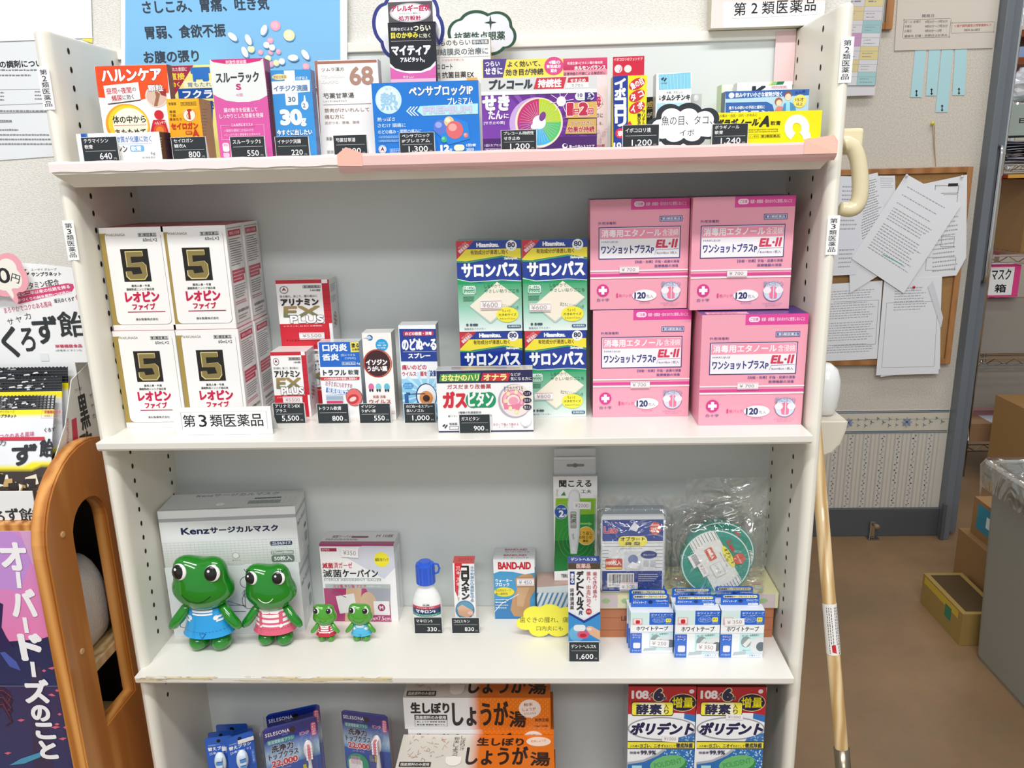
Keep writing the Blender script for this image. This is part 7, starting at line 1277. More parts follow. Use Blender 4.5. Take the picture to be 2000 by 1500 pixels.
# ---------------- right wall
def d(F):
    X0, X1, X2 = 1652, 1690, 1726; rows = [(-30, 13), (13, 40), (40, 65), (65, 91), (91, 117), (117, 141), (141, 167)]; c1 = ['d4d0d4', 'dcc89c', 'd8d4d8', 'c898c0', 'd8d4d8', 'dccc94', 'dcdce0']; c2 = ['dccc94', 'd4d0d4', '9cc4c8', 'd8d8dc', 'dccc94', 'd8d8dc', 'a4ccd0']
    for (y0, y1), a, b in zip(rows, c1, c2):
        sh = lambda y: -.105*y
        for xa, xb, c in ((X0-10, X1, a), (X1, X2, b)):
            F.poly([(xa+sh(y0), y0), (xb+sh(y0), y0), (xb+sh(y1), y1), (xa+sh(y1), y1)], c); F.line([(xa+sh(y1), y1), (xb+sh(y1), y1)], '8a8c90', .9).line([(xb+sh(y0), y0), (xb+sh(y1), y1)], '8a8c90', .9).line([(xa+sh(y0+9), y0+9), (xb+sh(y0+9), y0+9)], 'a8a8ac', .7)
            F.fine(xa+sh(y0)+3, y0+10, xb+sh(y0)-8, y1-3, '8c8c94', 2, .2, int(y0)+40, .5)
sheet('schedule_sheet', 'colour-block timetable sheet right of the upright, pinned to the beige wall', [(1640, -40), (1732, -40), (1708, 186), (1640, 188)], YW-.0155, 'dedce0', draw=d, group=None)
t = empty('picture_frame', on_y(1722, 58, YW-.014)); tag(t, 'dark wooden frame corner between the timetable and the opening hours notice', 'frame')
q = on_y(1743, 58, YW-.014)-t.location; o = slab('frame_side', q.x-.02, q.x, 0, .012, 0, .3, 'frame_wood', t, bev=.0015); o2 = slab('frame_bottom', -.12, q.x-.0202, 0, .012, 0, .018, 'frame_wood', t, bev=.0015)
slab('frame_panel', -.12, q.x-.0202, .006, .010, .0182, .3, 'grey_stone', t)
def d(F):
    F.line([(1756, 4), (1951, 3)], 'cfc8c0', 1.2).text('開局日', 1801, 28, 1824, 34, '505058', .01)
    F.frame(1764, 37, 1856, 74, '8c8480', .9)
    for i, (a, b) in enumerate((('月～火 金曜日', '9時30分～19時30分'), ('木曜日', '9時30分～17時30分'), ('土曜日', '9時30分～13時'))): F.text(a, 1767-i*.6, 40+i*9, 1767+[31, 13, 13][i], 45+i*9, '5c5c64').text(b, 1807-i*.5, 39+i*9, 1807+[44, 44, 32][i], 45+i*9, '5c5c64')
    F.text('連絡先:日曜・祝祭日はお休み', 1766, 67, 1850, 72, '5c5c64').frame(1858, 43, 1942, 64, 'a8a09c', .9).text('＜電子調剤薬局は夜間連絡も＞', 1864, 47, 1936, 52, 'c8686c', .01).text('0859-26-0855', 1883, 56, 1914, 60.5, '6c6468')
sheet('notice_card', 'beige opening hours notice with two ruled boxes, above four blue paper strips', [(1756, -40), (1957, -40), (1939, 94), (1747, 99)], YW-.003, 'd3cabf', draw=d)
for i, (x0, x1, xb0, xb1, y1) in enumerate(((1788, 1810, 1778, 1800, 190), (1815, 1837, 1808, 1829, 187), (1840, 1862, 1827, 1851, 219), (1866, 1889, 1860, 1884, 186))):
    def d(F, c=(xb0+xb1)/2+1, y1=y1):
        F.poly([(c-1, y1-12), (c+1, y1-12), (c+1, y1-4), (c-1, y1-4)], '22242a').poly([(c, y1-15), (c+3, y1-11), (c-3, y1-11)], '22242a').poly([(c-3, y1-5), (c+3, y1-5), (c, y1-1)], '22242a')
    sheet('paper_strip', ['leftmost', 'second from the left', 'longest, third from the left', 'rightmost'][i]+' pale blue paper strip hanging under the opening hours notice', [(x0, 90), (x1, 90), (xb1, y1), (xb0, y1)], YW-.0015, 'b0d8e0', 'paper strip', draw=d, group='pale blue strips under the notice')
def pin(label, x, y, col, Y=YW-.006, r=.006):
    p = on_y(x, y, Y); mb = MB(); lathe(mb, [(.35*r, 0), (.35*r, .3*r), (.9*r, .6*r), (r, 1.0*r), (.9*r, 1.5*r), (.4*r, 1.8*r)], col, 14); o = mb.build('push_pin', 'print_gloss', None, (p.x, Y+.004, p.z), (R(90), 0, 0), smooth=True); return tag(o, label, 'pin')
pin('yellow push pin holding a thin string on the beige wall', 1821, 241, 'd8c830', r=.0055)
p, q = on_y(1822, 245, YW-.003), on_y(1828, 325, YW-.003); mb = MB()
for k in (0, .004): tube(mb, [(k, 0, 0), ((q-p).x*.4+k*.6, -.001, (q-p).z*.5), ((q-p).x, 0, (q-p).z)], .0008, 'b09878', 6)
tag(mb.build('string', 'print_paper', None, p), 'thin tan string hanging from the yellow pin to the corkboard', 'string')

# corkboard
TL, TR, BR = on_y(1560, 325, YW-.02), on_y(1903, 325, YW-.02), on_y(1855, 711, YW-.02); cx1 = (TR.x+BR.x)/2; z1, z0 = TR.z, BR.z; x0 = cx1-.56; fw = .0165
t = empty('cork_board', (x0, YW-.02, z0)); tag(t, 'wood-framed cork notice board crowded with white printed papers', 'notice board'); W, H = cx1-x0, z1-z0
slab('cork_panel', fw*.6, W-fw*.6, .008, .0185, fw*.6, H-fw*.6, 'cork', t)
for nm, a in (('frame_rail', (fw+.0002, W-fw-.0002, 0, .018, 0, fw)), ('frame_rail', (fw+.0002, W-fw-.0002, 0, .018, H-fw, H)), ('frame_rail', (0, fw, 0, .018, 0, H)), ('frame_rail', (W-fw, W, 0, .018, 0, H))): slab(nm, *a, 'frame_wood', t, bev=.0015)
def rows(F, q, n, u0, u1, v0, v1, col='8c8c94', t=.45, seed=1, skip=()):
    """print lines on a tilted sheet: q = four corners, u v fractions"""
    A, B, C, D = [Vector(x) for x in q]; rn = random.Random(seed)
    P = lambda u, v: (A.lerp(B, u)).lerp(D.lerp(C, u), v)
    for i in range(n):
        if i in skip: continue
        v = v0+(v1-v0)*i/n; h = (v1-v0)/n*t*.8; u = u0; e = u1-rn.random()*.2*(u1-u0)
        while u < e:
            l = rn.uniform(.02, .06); a, b, c, d_ = P(u, v), P(min(u+l, e), v), P(min(u+l, e), v+h), P(u, v+h); F.poly([tuple(a), tuple(b), tuple(c), tuple(d_)], col); F.k -= 1; u += l+.012
    F.k += 1
def page(label, q, Y, n=14, seed=1, u0=.1, u1=.9, v0=.1, v1=.9, col='eceef4', extra=None, skip=(), tc='aeaeb6'):
    def d(F):
        rows(F, q, n, u0, u1, v0, v1, tc, .42, seed, skip)
        if extra: extra(F)
    return sheet('printed_page', label, q, Y, col, 'paper', draw=d, group=None)
Yc = YW-.0225
page('printed page with small boxed sections at the lower left of the cork board', [(1600, 556), (1724, 548), (1713, 701), (1600, 706)], Yc+.001, 26, 3, .12, .92, .1, .92, skip=(4, 12, 21), extra=lambda F: F.line([(1628, 590), (1716, 586), (1710, 672), (1626, 676)], 'a8a8ae', 1))
for k in range(2): page(['lower right printed page with one thin ruled frame, under the tilted letter', 'page peeping out behind the ruled lower right page'][k], [(1727+k*5, 545), (1840-k*2, 540), (1833+k*3, 730-k*9), (1711+k*9, 733+k*3)], Yc-.001+k*.0012, 9, 5+k, .2, .75, .1, .35, extra=(lambda F: F.line([(1732, 592), (1832, 588), (1824, 716), (1722, 718), (1732, 592)], 'b0b0b6', .9)) if k == 0 else None)
sheet('printed_page', 'grey folded edge of the lower right page stack', [(1812, 560), (1822, 548), (1842, 620), (1838, 640)], Yc-.0025, 'dcdee4')
page('page dense with grey tables, tilted, left of the letter', [(1655, 350), (1714, 337), (1745, 520), (1660, 573)], Yc-.0020, 22, 7, .35, .95, .06, .6, tc='8a8a90')
page('small printed page with a dark bird stamp behind the letter', [(1700, 343), (1748, 343), (1750, 430), (1705, 430)], Yc+.002, 6, 8, .4, .95, .05, .3)
def ex(F): F.frame(1826, 362, 1872, 378, '606068', 1).rect(1852, 358, 1871, 364, '303038').frame(1800, 380, 1870, 402, '909098', 1).frame(1838, 462, 1864, 482, 'a0a0a8', 1).frame(1808, 502, 1866, 528, 'a0a0a8', 1)
page('printed form with ruled boxes and a curled corner at the right of the cork board', [(1790, 362), (1889, 341), (1887, 503), (1868, 538), (1780, 546)], Yc-.0005, 20, 9, .3, .9, .25, .95, extra=ex) if False else sheet('printed_page', 'printed form with ruled boxes and a curled corner at the right of the cork board', [(1790, 362), (1889, 341), (1887, 503), (1868, 538), (1780, 546)], Yc-.0005, 'eceef2', draw=lambda F: (rows(F, [(1800, 405), (1880, 395), (1878, 530), (1796, 540)], 16, .3, .9, 0, 1, 'aeaeb6', .4, 9), ex(F)))
page('printed page with short headings at the left edge of the cork board', [(1600, 343), (1693, 345), (1672, 536), (1600, 540)], Yc-.003, 20, 11, .5, .9, .1, .95, skip=(6, 7, 11, 12, 13, 14), col='e8ebf4')
page('white letter page hung askew over the other papers, green marker on one line', [(1770, 340), (1878, 400), (1765, 573), (1663, 505)], Yc-.0055, 24, 12, .12, .88, .1, .84, skip=(1, 2, 4, 5, 7, 13), col='eff1f7', extra=lambda F: F.line([(1724, 497), (1762, 517)], '50b0a0', 1.6))
for i, (x, y, c, lb) in enumerate(((1785, 561, 'c02030', 'small red push pin at the foot of the tilted letter'), (1771, 343, 'd8dce0', 'clear push pin at the top of the tilted letter'), (1879, 345, 'd8dce0', 'clear push pin at the top right of the cork board'))): pin(lb, x, y, c, Yc-.012, .0042)

# grab handle and tray on the end of the partition
YH = .19; f = lambda x, y, Y=YH: on_y(x, y, Y)
t = empty('grab_handle', (.462, YH, f(1650, 340).z)); tag(t, 'cream plastic grab handle curving out from behind the right upright', 'handle'); L = t.location
mb = MB(); me = rbox(.0005, f(1680, 275).x-L.x, -.012, .05, f(1660, 302).z-L.z, f(1660, 251).z-L.z, .004, 3); link('bracket', me, 'cream_plastic', t)
Q = [(1641, 282), (1653, 281), (1665, 288), (1673, 303), (1678, 325), (1680, 350), (1680, 375), (1677, 393), (1669, 405), (1656, 409), (1641, 407)]; r_ = .0125
pts = [f(x, y, YH-.02)-L for x, y in Q]; pts = [Vector((max(p.x, .0102), p.y, p.z)) for p in pts]
from mathutils import geometry
sm = []
for i in range(len(pts)-1):
    a, b = pts[i], pts[i+1]; t1 = (pts[min(i+1, len(pts)-1)]-pts[max(i-1, 0)])*.5; t2 = (pts[min(i+2, len(pts)-1)]-pts[i])*.5
    for k in range(4): s_ = k/4; sm.append(a*(2*s_**3-3*s_**2+1)+t1*(s_**3-2*s_**2+s_)+b*(-2*s_**3+3*s_**2)+t2*(s_**3-s_**2))
sm.append(pts[-1]); tube(mb, sm, [.0098-.002*max(0, (i/len(sm)-.85)/.15) for i in range(len(sm))], 'ffffff', 18); mb.build('grip', 'cream_plastic', t, smooth=True)
t = empty('wall_tray', (.462, .17, f(1640, 860).z)); tag(t, 'cream wall tray with a rounded bottom behind the right upright, holding a white dispenser', 'tray'); L = t.location
a = f(1660, 825, .165); zt2 = f(1640, 823, .165).z; zb2 = f(1620, 897, .165).z; W = a.x-.462; h = zt2-zb2
out = [(0, 0), (W*.35, h*.02), (W*.62, h*.12), (W*.82, h*.34), (W*.95, h*.68), (W, h*.93), (W*.985, h), (0, h)]; mb = MB(); out = [(x+.0005, z) for x, z in out]; prism(mb, [(x, z+zb2-L.z) for x, z in out], 0, .085, 'ffffff'); me = mb.mesh('t'); bm = bmesh.new(); bm.from_mesh(me); bmesh.ops.remove_doubles(bm, verts=bm.verts, dist=1e-6); bmesh.ops.bevel(bm, geom=[e for e in bm.edges if e.calc_face_angle(0) > .8], offset=.003, segments=3, affect='EDGES'); bm.to_mesh(me); bm.free(); link('tray_body', me, 'tray_plastic', t)
mb = MB(); lathe(mb, [(.010, 0), (.021, .001), (.027, .012), (.029, .03), (.028, .048), (.022, .062), (.010, .069)], 'ffffff', 28, 1, 1); o = mb.build('soap_dispenser', 'white_plastic', None, (.4845, .205, zt2+.0005), smooth=True); o.scale = (.72, .9, 1); tag(o, 'white rounded dispenser standing on the cream wall tray', 'dispenser')
# broom pole leaning beside the rack
A, B = on_y(1599, 930, .105), on_y(1645, 1480, .02); d_ = (B-A); k1 = (FLOOR-A.z)/d_.z; k0 = -.35; P0, P1 = A+d_*k0, A+d_*k1; t = empty('broom_pole', P1); tag(t, 'pale wooden pole with a paper label, leaning beside the rack', 'pole')
at_ = lambda k: A+d_*k-P1; mb = MB(); tube(mb, [at_(k0), at_(.97), at_(k1)-Vector((0, 0, -.001))], .0083, 'ffffff', 20); o = mb.build('shaft', 'pale_wood', t, smooth=True)
mb = MB(); tube(mb, [at_(.965), at_(min(1.2, k1*.99))], .0096, '8a8478', 20); mb.build('ferrule', plain('ferrule_metal', '8a8070', .25, .5, .9), t, smooth=True)['label'] = 'dull metal ferrule'
def kk(y):
    lo, hi = 0, 1.2
    for _ in range(30):
        m = (lo+hi)/2; p = A+d_*m-CAM; yy = 750-FPX*p.dot(AY)/p.dot(AF)
        if yy < y: lo = m
        else: hi = m
    return lo
k2, k3 = kk(1177), kk(1276); mb = MB(); tube(mb, [at_(k2), at_(k3)], .0087, 'eceae6', 20, False); ax = d_.normalized(); e1 = ax.cross(Vector((0, 1, 0))).normalized(); e2 = ax.cross(e1)
if e2.y > 0: e2 = -e2
rn = random.Random(8); Lh = d_.length*(k3-k2); S = at_(k2)
def onp(th, s, off=.00015): return S+ax*s+(e1*math.sin(th)+e2*math.cos(th))*(.0087+off)
for c in (-.75, -.45, -.15, .35, .6, .85):
    s = .004
    while s < Lh*(.78 if abs(c) < .5 else .95):
        l = rn.uniform(.0015, .004); mb.add([onp(c-.05, s), onp(c+.05, s), onp(c+.05, s+l), onp(c-.05, s+l)], [(0, 1, 2, 3)], '56565c'); s += l+.001
mb.add([onp(-.45, Lh*.8, .0003), onp(.1, Lh*.79, .0003), onp(.15, Lh*.96, .0003), onp(-.4, Lh*.94, .0003)], [(0, 1, 2, 3)], 'c82830'); mb.build('paper_label', 'print_paper', t)
# door stop on the floor
p = on_z(1703, 1051, FLOOR); p.y = min(p.y, YW-.0355); p.z += .0003; t = empty('door_stop', p); tag(t, 'small metal door stop with a rubber knob at the foot of the wall', 'door stop')
slab('foot_plate', -.018, .018, -.008, .022, 0, .003, 'chrome', t, bev=.0008); slab('upright', -.011, .004, .004, .012, .0031, .058, 'chrome', t, bev=.001); mb = MB(); lathe(mb, [(.004, 0), (.006, .002), (.008, .012), (.007, .018)], '8a7a68', 16); mb.build('rubber_knob', 'print_matte', t, (.004, .004, .047), (R(90), 0, 0), smooth=True)
# ================================================================== wooden rack at the left with candy display and poster
XR = -.45; FW = -.07; t = empty('wooden_rack', (XR-.25, .03, FLOOR)); tag(t, 'pine rack with an arched side panel and tall slot, beside the white rack', 'rack'); L = t.location
def add(name, me, mat, label=None):
    o = link(name, me, mat, t, -L)
    if label: o['label'] = label
    return o
# arched side with the tall slot, drawn in depth and height, and given its thickness
zc, rA, yc = -.152, .104, .034; outer_ = [(FW, FLOOR)]+[(yc-rA*math.cos(R(a)), zc+rA*math.sin(R(a))) for a in range(0, 181, 9)]+[(yc+rA, FLOOR)]
s0, s1, sb, st_, rs = -.018, .052, -.406, -.152, .035; sc_ = (s0+s1)/2
inner = [(s0, sb)]+[(sc_-rs*math.cos(R(a)), st_+rs*math.sin(R(a))) for a in range(0, 181, 15)]+[(s1, sb)]
def arched(name, x0, x1, mat):
    bm = bmesh.new(); lo = []
    for loop in (outer_, inner):
        vs = [bm.verts.new((x1, y, z)) for y, z in loop]; lo.append([bm.edges.new((vs[i], vs[(i+1) % len(vs)])) for i in range(len(vs))])
    r = bmesh.ops.triangle_fill(bm, use_beauty=True, use_dissolve=False, edges=lo[0]+lo[1]); fs = [f for f in r['geom'] if isinstance(f, bmesh.types.BMFace)]
    e = bmesh.ops.extrude_face_region(bm, geom=fs); vv = [v for v in e['geom'] if isinstance(v, bmesh.types.BMVert)]
    for v in vv: v.co.x = x0
    bmesh.ops.recalc_face_normals(bm, faces=bm.faces); be = [e for e in bm.edges if len(e.link_faces) == 2 and e.calc_face_angle(0) > 1.2 and e.verts[0].co.x == e.verts[1].co.x]
    bmesh.ops.bevel(bm, geom=be, offset=.002, segments=2, affect='EDGES'); me = bpy.data.meshes.new(name); bm.to_mesh(me); bm.free(); return add(name, me, mat)
arched('side_panel', XR-.0185, XR, 'pine'); XL = XR-.50; arched('side_panel', XL, XL+.0185, 'pine')
zT = on_y(30, 1024, -.055).z
add('top_board', rbox(XL+.019, XR-.019, -.0545, .13, zT-.013, zT, .0015), 'pine'); 
for z in (-.335, -.60, -.84): add('shelf_board', rbox(XL+.019, XR-.019, -.045, .13, z-.014, z, .0015), 'pale_wood')
add('back_board', rbox(XL+.019, XR-.019, .1302, .136, FLOOR+.01, zT-.0135, .001), plain('dark_board', '3a3836', .7, .2))
for y, z in (on_x(122, 1044, XR).yz, on_x(160, 1272, XR).yz):
    mb = MB(); lathe(mb, [(.0038, 0), (.0038, .0012), (.003, .0016)], 'c8a070', 14); o = mb.build('dowel_plug', 'print_matte', t, Vector((XR-.0002, y, z))-L, (0, R(90), 0)); o['label'] = 'pale round dowel plug'
# things lying inside the wooden rack
mb = MB(); ellipsoid(mb, (0, 0, 0), (.09, .058, .075), 'd8d4cc', 28, 18, lambda d, p: Vector((math.copysign(abs(d.x)**.6, d.x)*.12, math.copysign(abs(d.y)**.6, d.y)*.072, max(-.052, math.copysign(abs(d.z)**.6, d.z)*.074+.004*math.sin(d.x*9+d.y*5)))))
tag(mb.build('paper_bag', 'paper_wavy', None, (XR-.145, .034, -.335+.0525), smooth=True), 'bulging pale bag seen through the slot of the wooden rack', 'bag')
b = Bx('cardboard_box', 'cardboard box with black letters low inside the wooden rack', 'box', (0, 0), (1, 1), -.60, .12, bl=(100, 1400), br=(180, 1400), f='a88858', side='9c7c50', top='b09468', mat='print_matte', H=.15) if False else None
mb = MB(); mb.box(-.20, 0, 0, .11, 0, .14, 'a88858', '9c7c50', 'b09468'); F = Face(mb, Matrix(), (0, 0, 0), (0, 1, 0), (0, 0, 1), (1, 0, 0)).norm(.11, .14); F.text('ABURA', .15, .2, .8, .45, '2c2418', .03); tag(mb.build('cardboard_box', 'print_matte', None, (XR-.03, -.01, -.5997)), 'cardboard box with black letters low inside the wooden rack', 'box')
# poster on the front of the rack
YF = -.0565; p1 = on_y(71, 1037, YF); W = .38; H = .50; px = XR-.021; mb = MB(); mb.box(0, W, 0, .0006, 0, H, '20284c', 'f0f0f0'); M_ = Matrix.Translation((px-W, YF, p1.z-H)); F = Face(mb, M_, (0, 0, 0), (1, 0, 0), (0, 0, 1), (0, -1, 0)).crop(0, 1020, .32); F.lim = (W, H)
def gquad(pts, cs): F.emit([F.uv(*p) for p in pts], [tuple(range(len(pts)))], [lin(c) for c in cs])
gquad([(-900, 20), (400, 20), (420, 700), (-900, 800)], ['c48cd8', 'dc94d0', 'f088bc', 'e880b8']); F.poly([(-900, 20), (20, 20), (220, 160), (120, 420), (-900, 300)], 'c894dc').poly([(110, 30), (330, 40), (330, 180), (200, 260)], 'dca8d4')
gquad([(-900, 960), (-900, 780), (80, 760), (315, 693), (480, 640), (480, 1000)], ['242c5c', '202858', '242c58', '282c58', '282c58', '2c3460']); gquad([(-900, 1000), (480, 1000), (480, 1900), (-900, 1900)], ['1c2c5c', '40345c', '2c3c6c', '1c4478'])
F.rect(-900, 996, 480, 1001, '6c749c').poly([(185, 880), (250, 880), (330, 1500), (240, 1900), (200, 1400)], '3c3454').poly([(0, 795), (30, 790), (100, 850), (128, 905), (60, 880)], '4c60b0').poly([(-20, 480), (20, 500), (10, 640), (40, 700), (80, 760), (-40, 780)], '2c2458')
for x, y, w_, a in ((320, 890, 26, -.3), (270, 905, 14, 0), (350, 1025, 14, .2), (318, 1052, 24, .3), (130, 1207, 24, -.1), (365, 1170, 14, 0), (340, 1250, 30, -.1), (385, 1320, 26, -.2), (400, 1250, 14, 0), (50, 1408, 22, -.2), (350, 1230, 16, 0)): F.poly([(x-w_, y), (x, y-8), (x+w_, y+w_*a), (x, y+9)], 'e46c84')
for i in range(9): F.line([(-60, 1010+i*16), (20, 1010+i*14), (60+8*(i % 3), 1040+i*22), (40+10*(i % 4), 1080+i*20)], ['4c2840', '6c3444', '38203c'][i % 3], 9)
F.poly([(60, 1480), (130, 1440), (250, 1400), (250, 1430), (150, 1470)], '4c9cc0')
WT = 'fbfafc'
F.text('オ', 12, 128, 160, 285, WT, .05); F.line([(112, 300), (122, 400)], WT, 26); F.text('バ', 75, 412, 218, 568, WT, .06); F.line([(152, 578), (168, 672)], WT, 26); F.text('ド', 132, 686, 256, 832, WT, .06); F.line([(200, 848), (212, 942)], WT, 26)
F.text('ズ', 155, 962, 300, 1095, WT, .05).text('の', 200, 1118, 302, 1206, WT, .06).text('こ', 226, 1226, 332, 1314, WT, .06).text('と', 252, 1336, 346, 1434, WT, .06)
tag(mb.build('poster', 'print_gloss', None, (px-W, YF, p1.z-H)), 'pink and navy poster with tall white characters on the front of the wooden rack', 'poster')
# candy display carton on top of the rack
zB = zT+.0005; t = empty('candy_display', (XR-.15, .04, zB)); tag(t, 'white candy display carton with an arched header card, left of the rack', 'display box'); L = t.location
xs = XR-.0200; yh = .072; xr = -.4155; f = lambda x, y, Y=yh: on_y(x, y, Y)
zs = f(148, 538).z; x0 = xr-.245; ap = f(85, 512).z; n = 24; zh = f(148, 708).z; out = [(x0, zB), (xs, zB), (xs, zh), (xr, zh), (xr, zs)]+[(xr+(x0-xr)*i/n, zs+(ap-zs)*math.sin(math.pi*i/n)**.8) for i in range(1, n)]+[(x0, zs)]
mb = MB(); prism(mb, [(x-L.x, z-L.z) for x, z in out], yh-L.y, yh-L.y+.0012, 'f6f7f8', 'e0e0e0'); M_ = Matrix.Translation(L); F = Face(mb, M_, (0, yh-L.y, 0), (1, 0, 0), (0, 0, 1), (0, -1, 0)).crop(0, 480, .1867)
F.ell(272, 278, 32, 32, '26262a').ell(285, 268, 17, 16, 'f6f7f8').text('エーザイ グループ', 325, 236, 592, 262, '505256', .01).text('サンプラネット', 328, 276, 640, 318, '2c2c30', .04, it=.1).text('ビタミンE配合', 245, 368, 620, 436, '3c3e42', .02, rot=6)
F.poly([(160, 495), (700, 392), (765, 400), (775, 440), (752, 478), (200, 608), (150, 590), (140, 540)], 'd84878').text('文化二年以来の伝統を誇る', 165, 452, 740, 490, 'fbeef2', .03, rot=8).text('手づくりの純米黒酢(つぼ造り)', 175, 512, 752, 550, 'fbeef2', .03, rot=8).text('まろやかでコクのある風味', 35, 612, 550, 672, 'd06080', .01, rot=7).text('坂元のくろず', 565, 545, 780, 588, '303034', .02, rot=5).text('使', 790, 512, 832, 562, 'd06080', .01)
for ch, x, y in (('サ', 78, 762), ('ヤ', 165, 738), ('カ', 258, 704)): F.text(ch, x, y, x+66, y+64, '505256', .0, rot=8)
F.text('く', 25, 850, 182, 1160, '303436', .03).text('ろ', 222, 862, 362, 1100, '303436', .03).text('ず', 352, 738, 600, 1020, '303436', .03).text('飴', 612, 690, 900, 950, '303436', .022).text('栄養機能食品', 580, 1030, 860, 1064, 'd04868', .03).text('(栄養素:ビタミンE)', 585, 1082, 858, 1106, '707478').rect(425, 1120, 512, 1205, 'eaf0f0')
mb.build('header_card', 'print_card', t)
P = [on_x(x, y, xs) for x, y in ((176, 706), (140, 742), (128, 830), (84, 985))]; pol = [(P[0].y, zB), (P[3].y+.0, zB), (P[3].y, max(P[3].z, zB+.02)), (P[2].y, P[2].z), (P[1].y, P[1].z), (P[0].y, P[0].z)]
mb = MB(); nP = len(pol); A = [(xs-L.x, y-L.y, z-L.z) for y, z in pol]; B = [(xs-L.x-.0012, y-L.y, z-L.z) for y, z in pol]; mb.add(A, [tuple(range(nP))[::-1]], 'dcdad4'); mb.add(B, [tuple(range(nP))], 'e8e8e4')
for i in range(nP): j = (i+1) % nP; mb.add([A[i], A[j], B[j], B[i]], [(0, 1, 2, 3)], 'e8e8e4')
F = Face(mb, M_, (xs-L.x, -.1, 0), (0, 1, 0), (0, 0, 1), (1, 0, 0)).crop(0, 760, .2); F.text('ビタミンE配合', 730, -15, 800, 22, '404044', .01).text('黒', 776, 50, 862, 395, '28282c', .05).text('酢', 790, 420, 905, 640, '28282c', .05).poly([(698, 300), (745, 276), (768, 560), (715, 580)], 'c83850')
for i, ch in enumerate('サヤカ'): F.text(ch, 872+i*14, 42+i*98, 902+i*14, 90+i*98, '505054')
F.vtext('まろやかでコクのある', 645, 280, 672, 560, 'c05870'); mb.build('side_flap', 'print_card', t)
mb = MB(); fy = -.045; zl = f(0, 960, fy).z; mb.box(x0+.0-L.x, xs-.0013-L.x, fy-L.y, fy-L.y+.0012, 0, zl-zB, 'eceeee'); F = Face(mb, M_, (x0-L.x, fy-L.y, 0), (1, 0, 0), (0, 0, 1), (0, -1, 0)).crop(0, 760, .2); F.lim = (xs-.0013-x0, zl-zB)
F.text('ろ', -60, 1195, 42, 1300, '303436', .03).text('ず', 60, 1165, 180, 1290, '303436', .03).text('飴', 190, 1165, 360, 1290, '303436', .022); mb.build('front_lip', 'print_card', t)
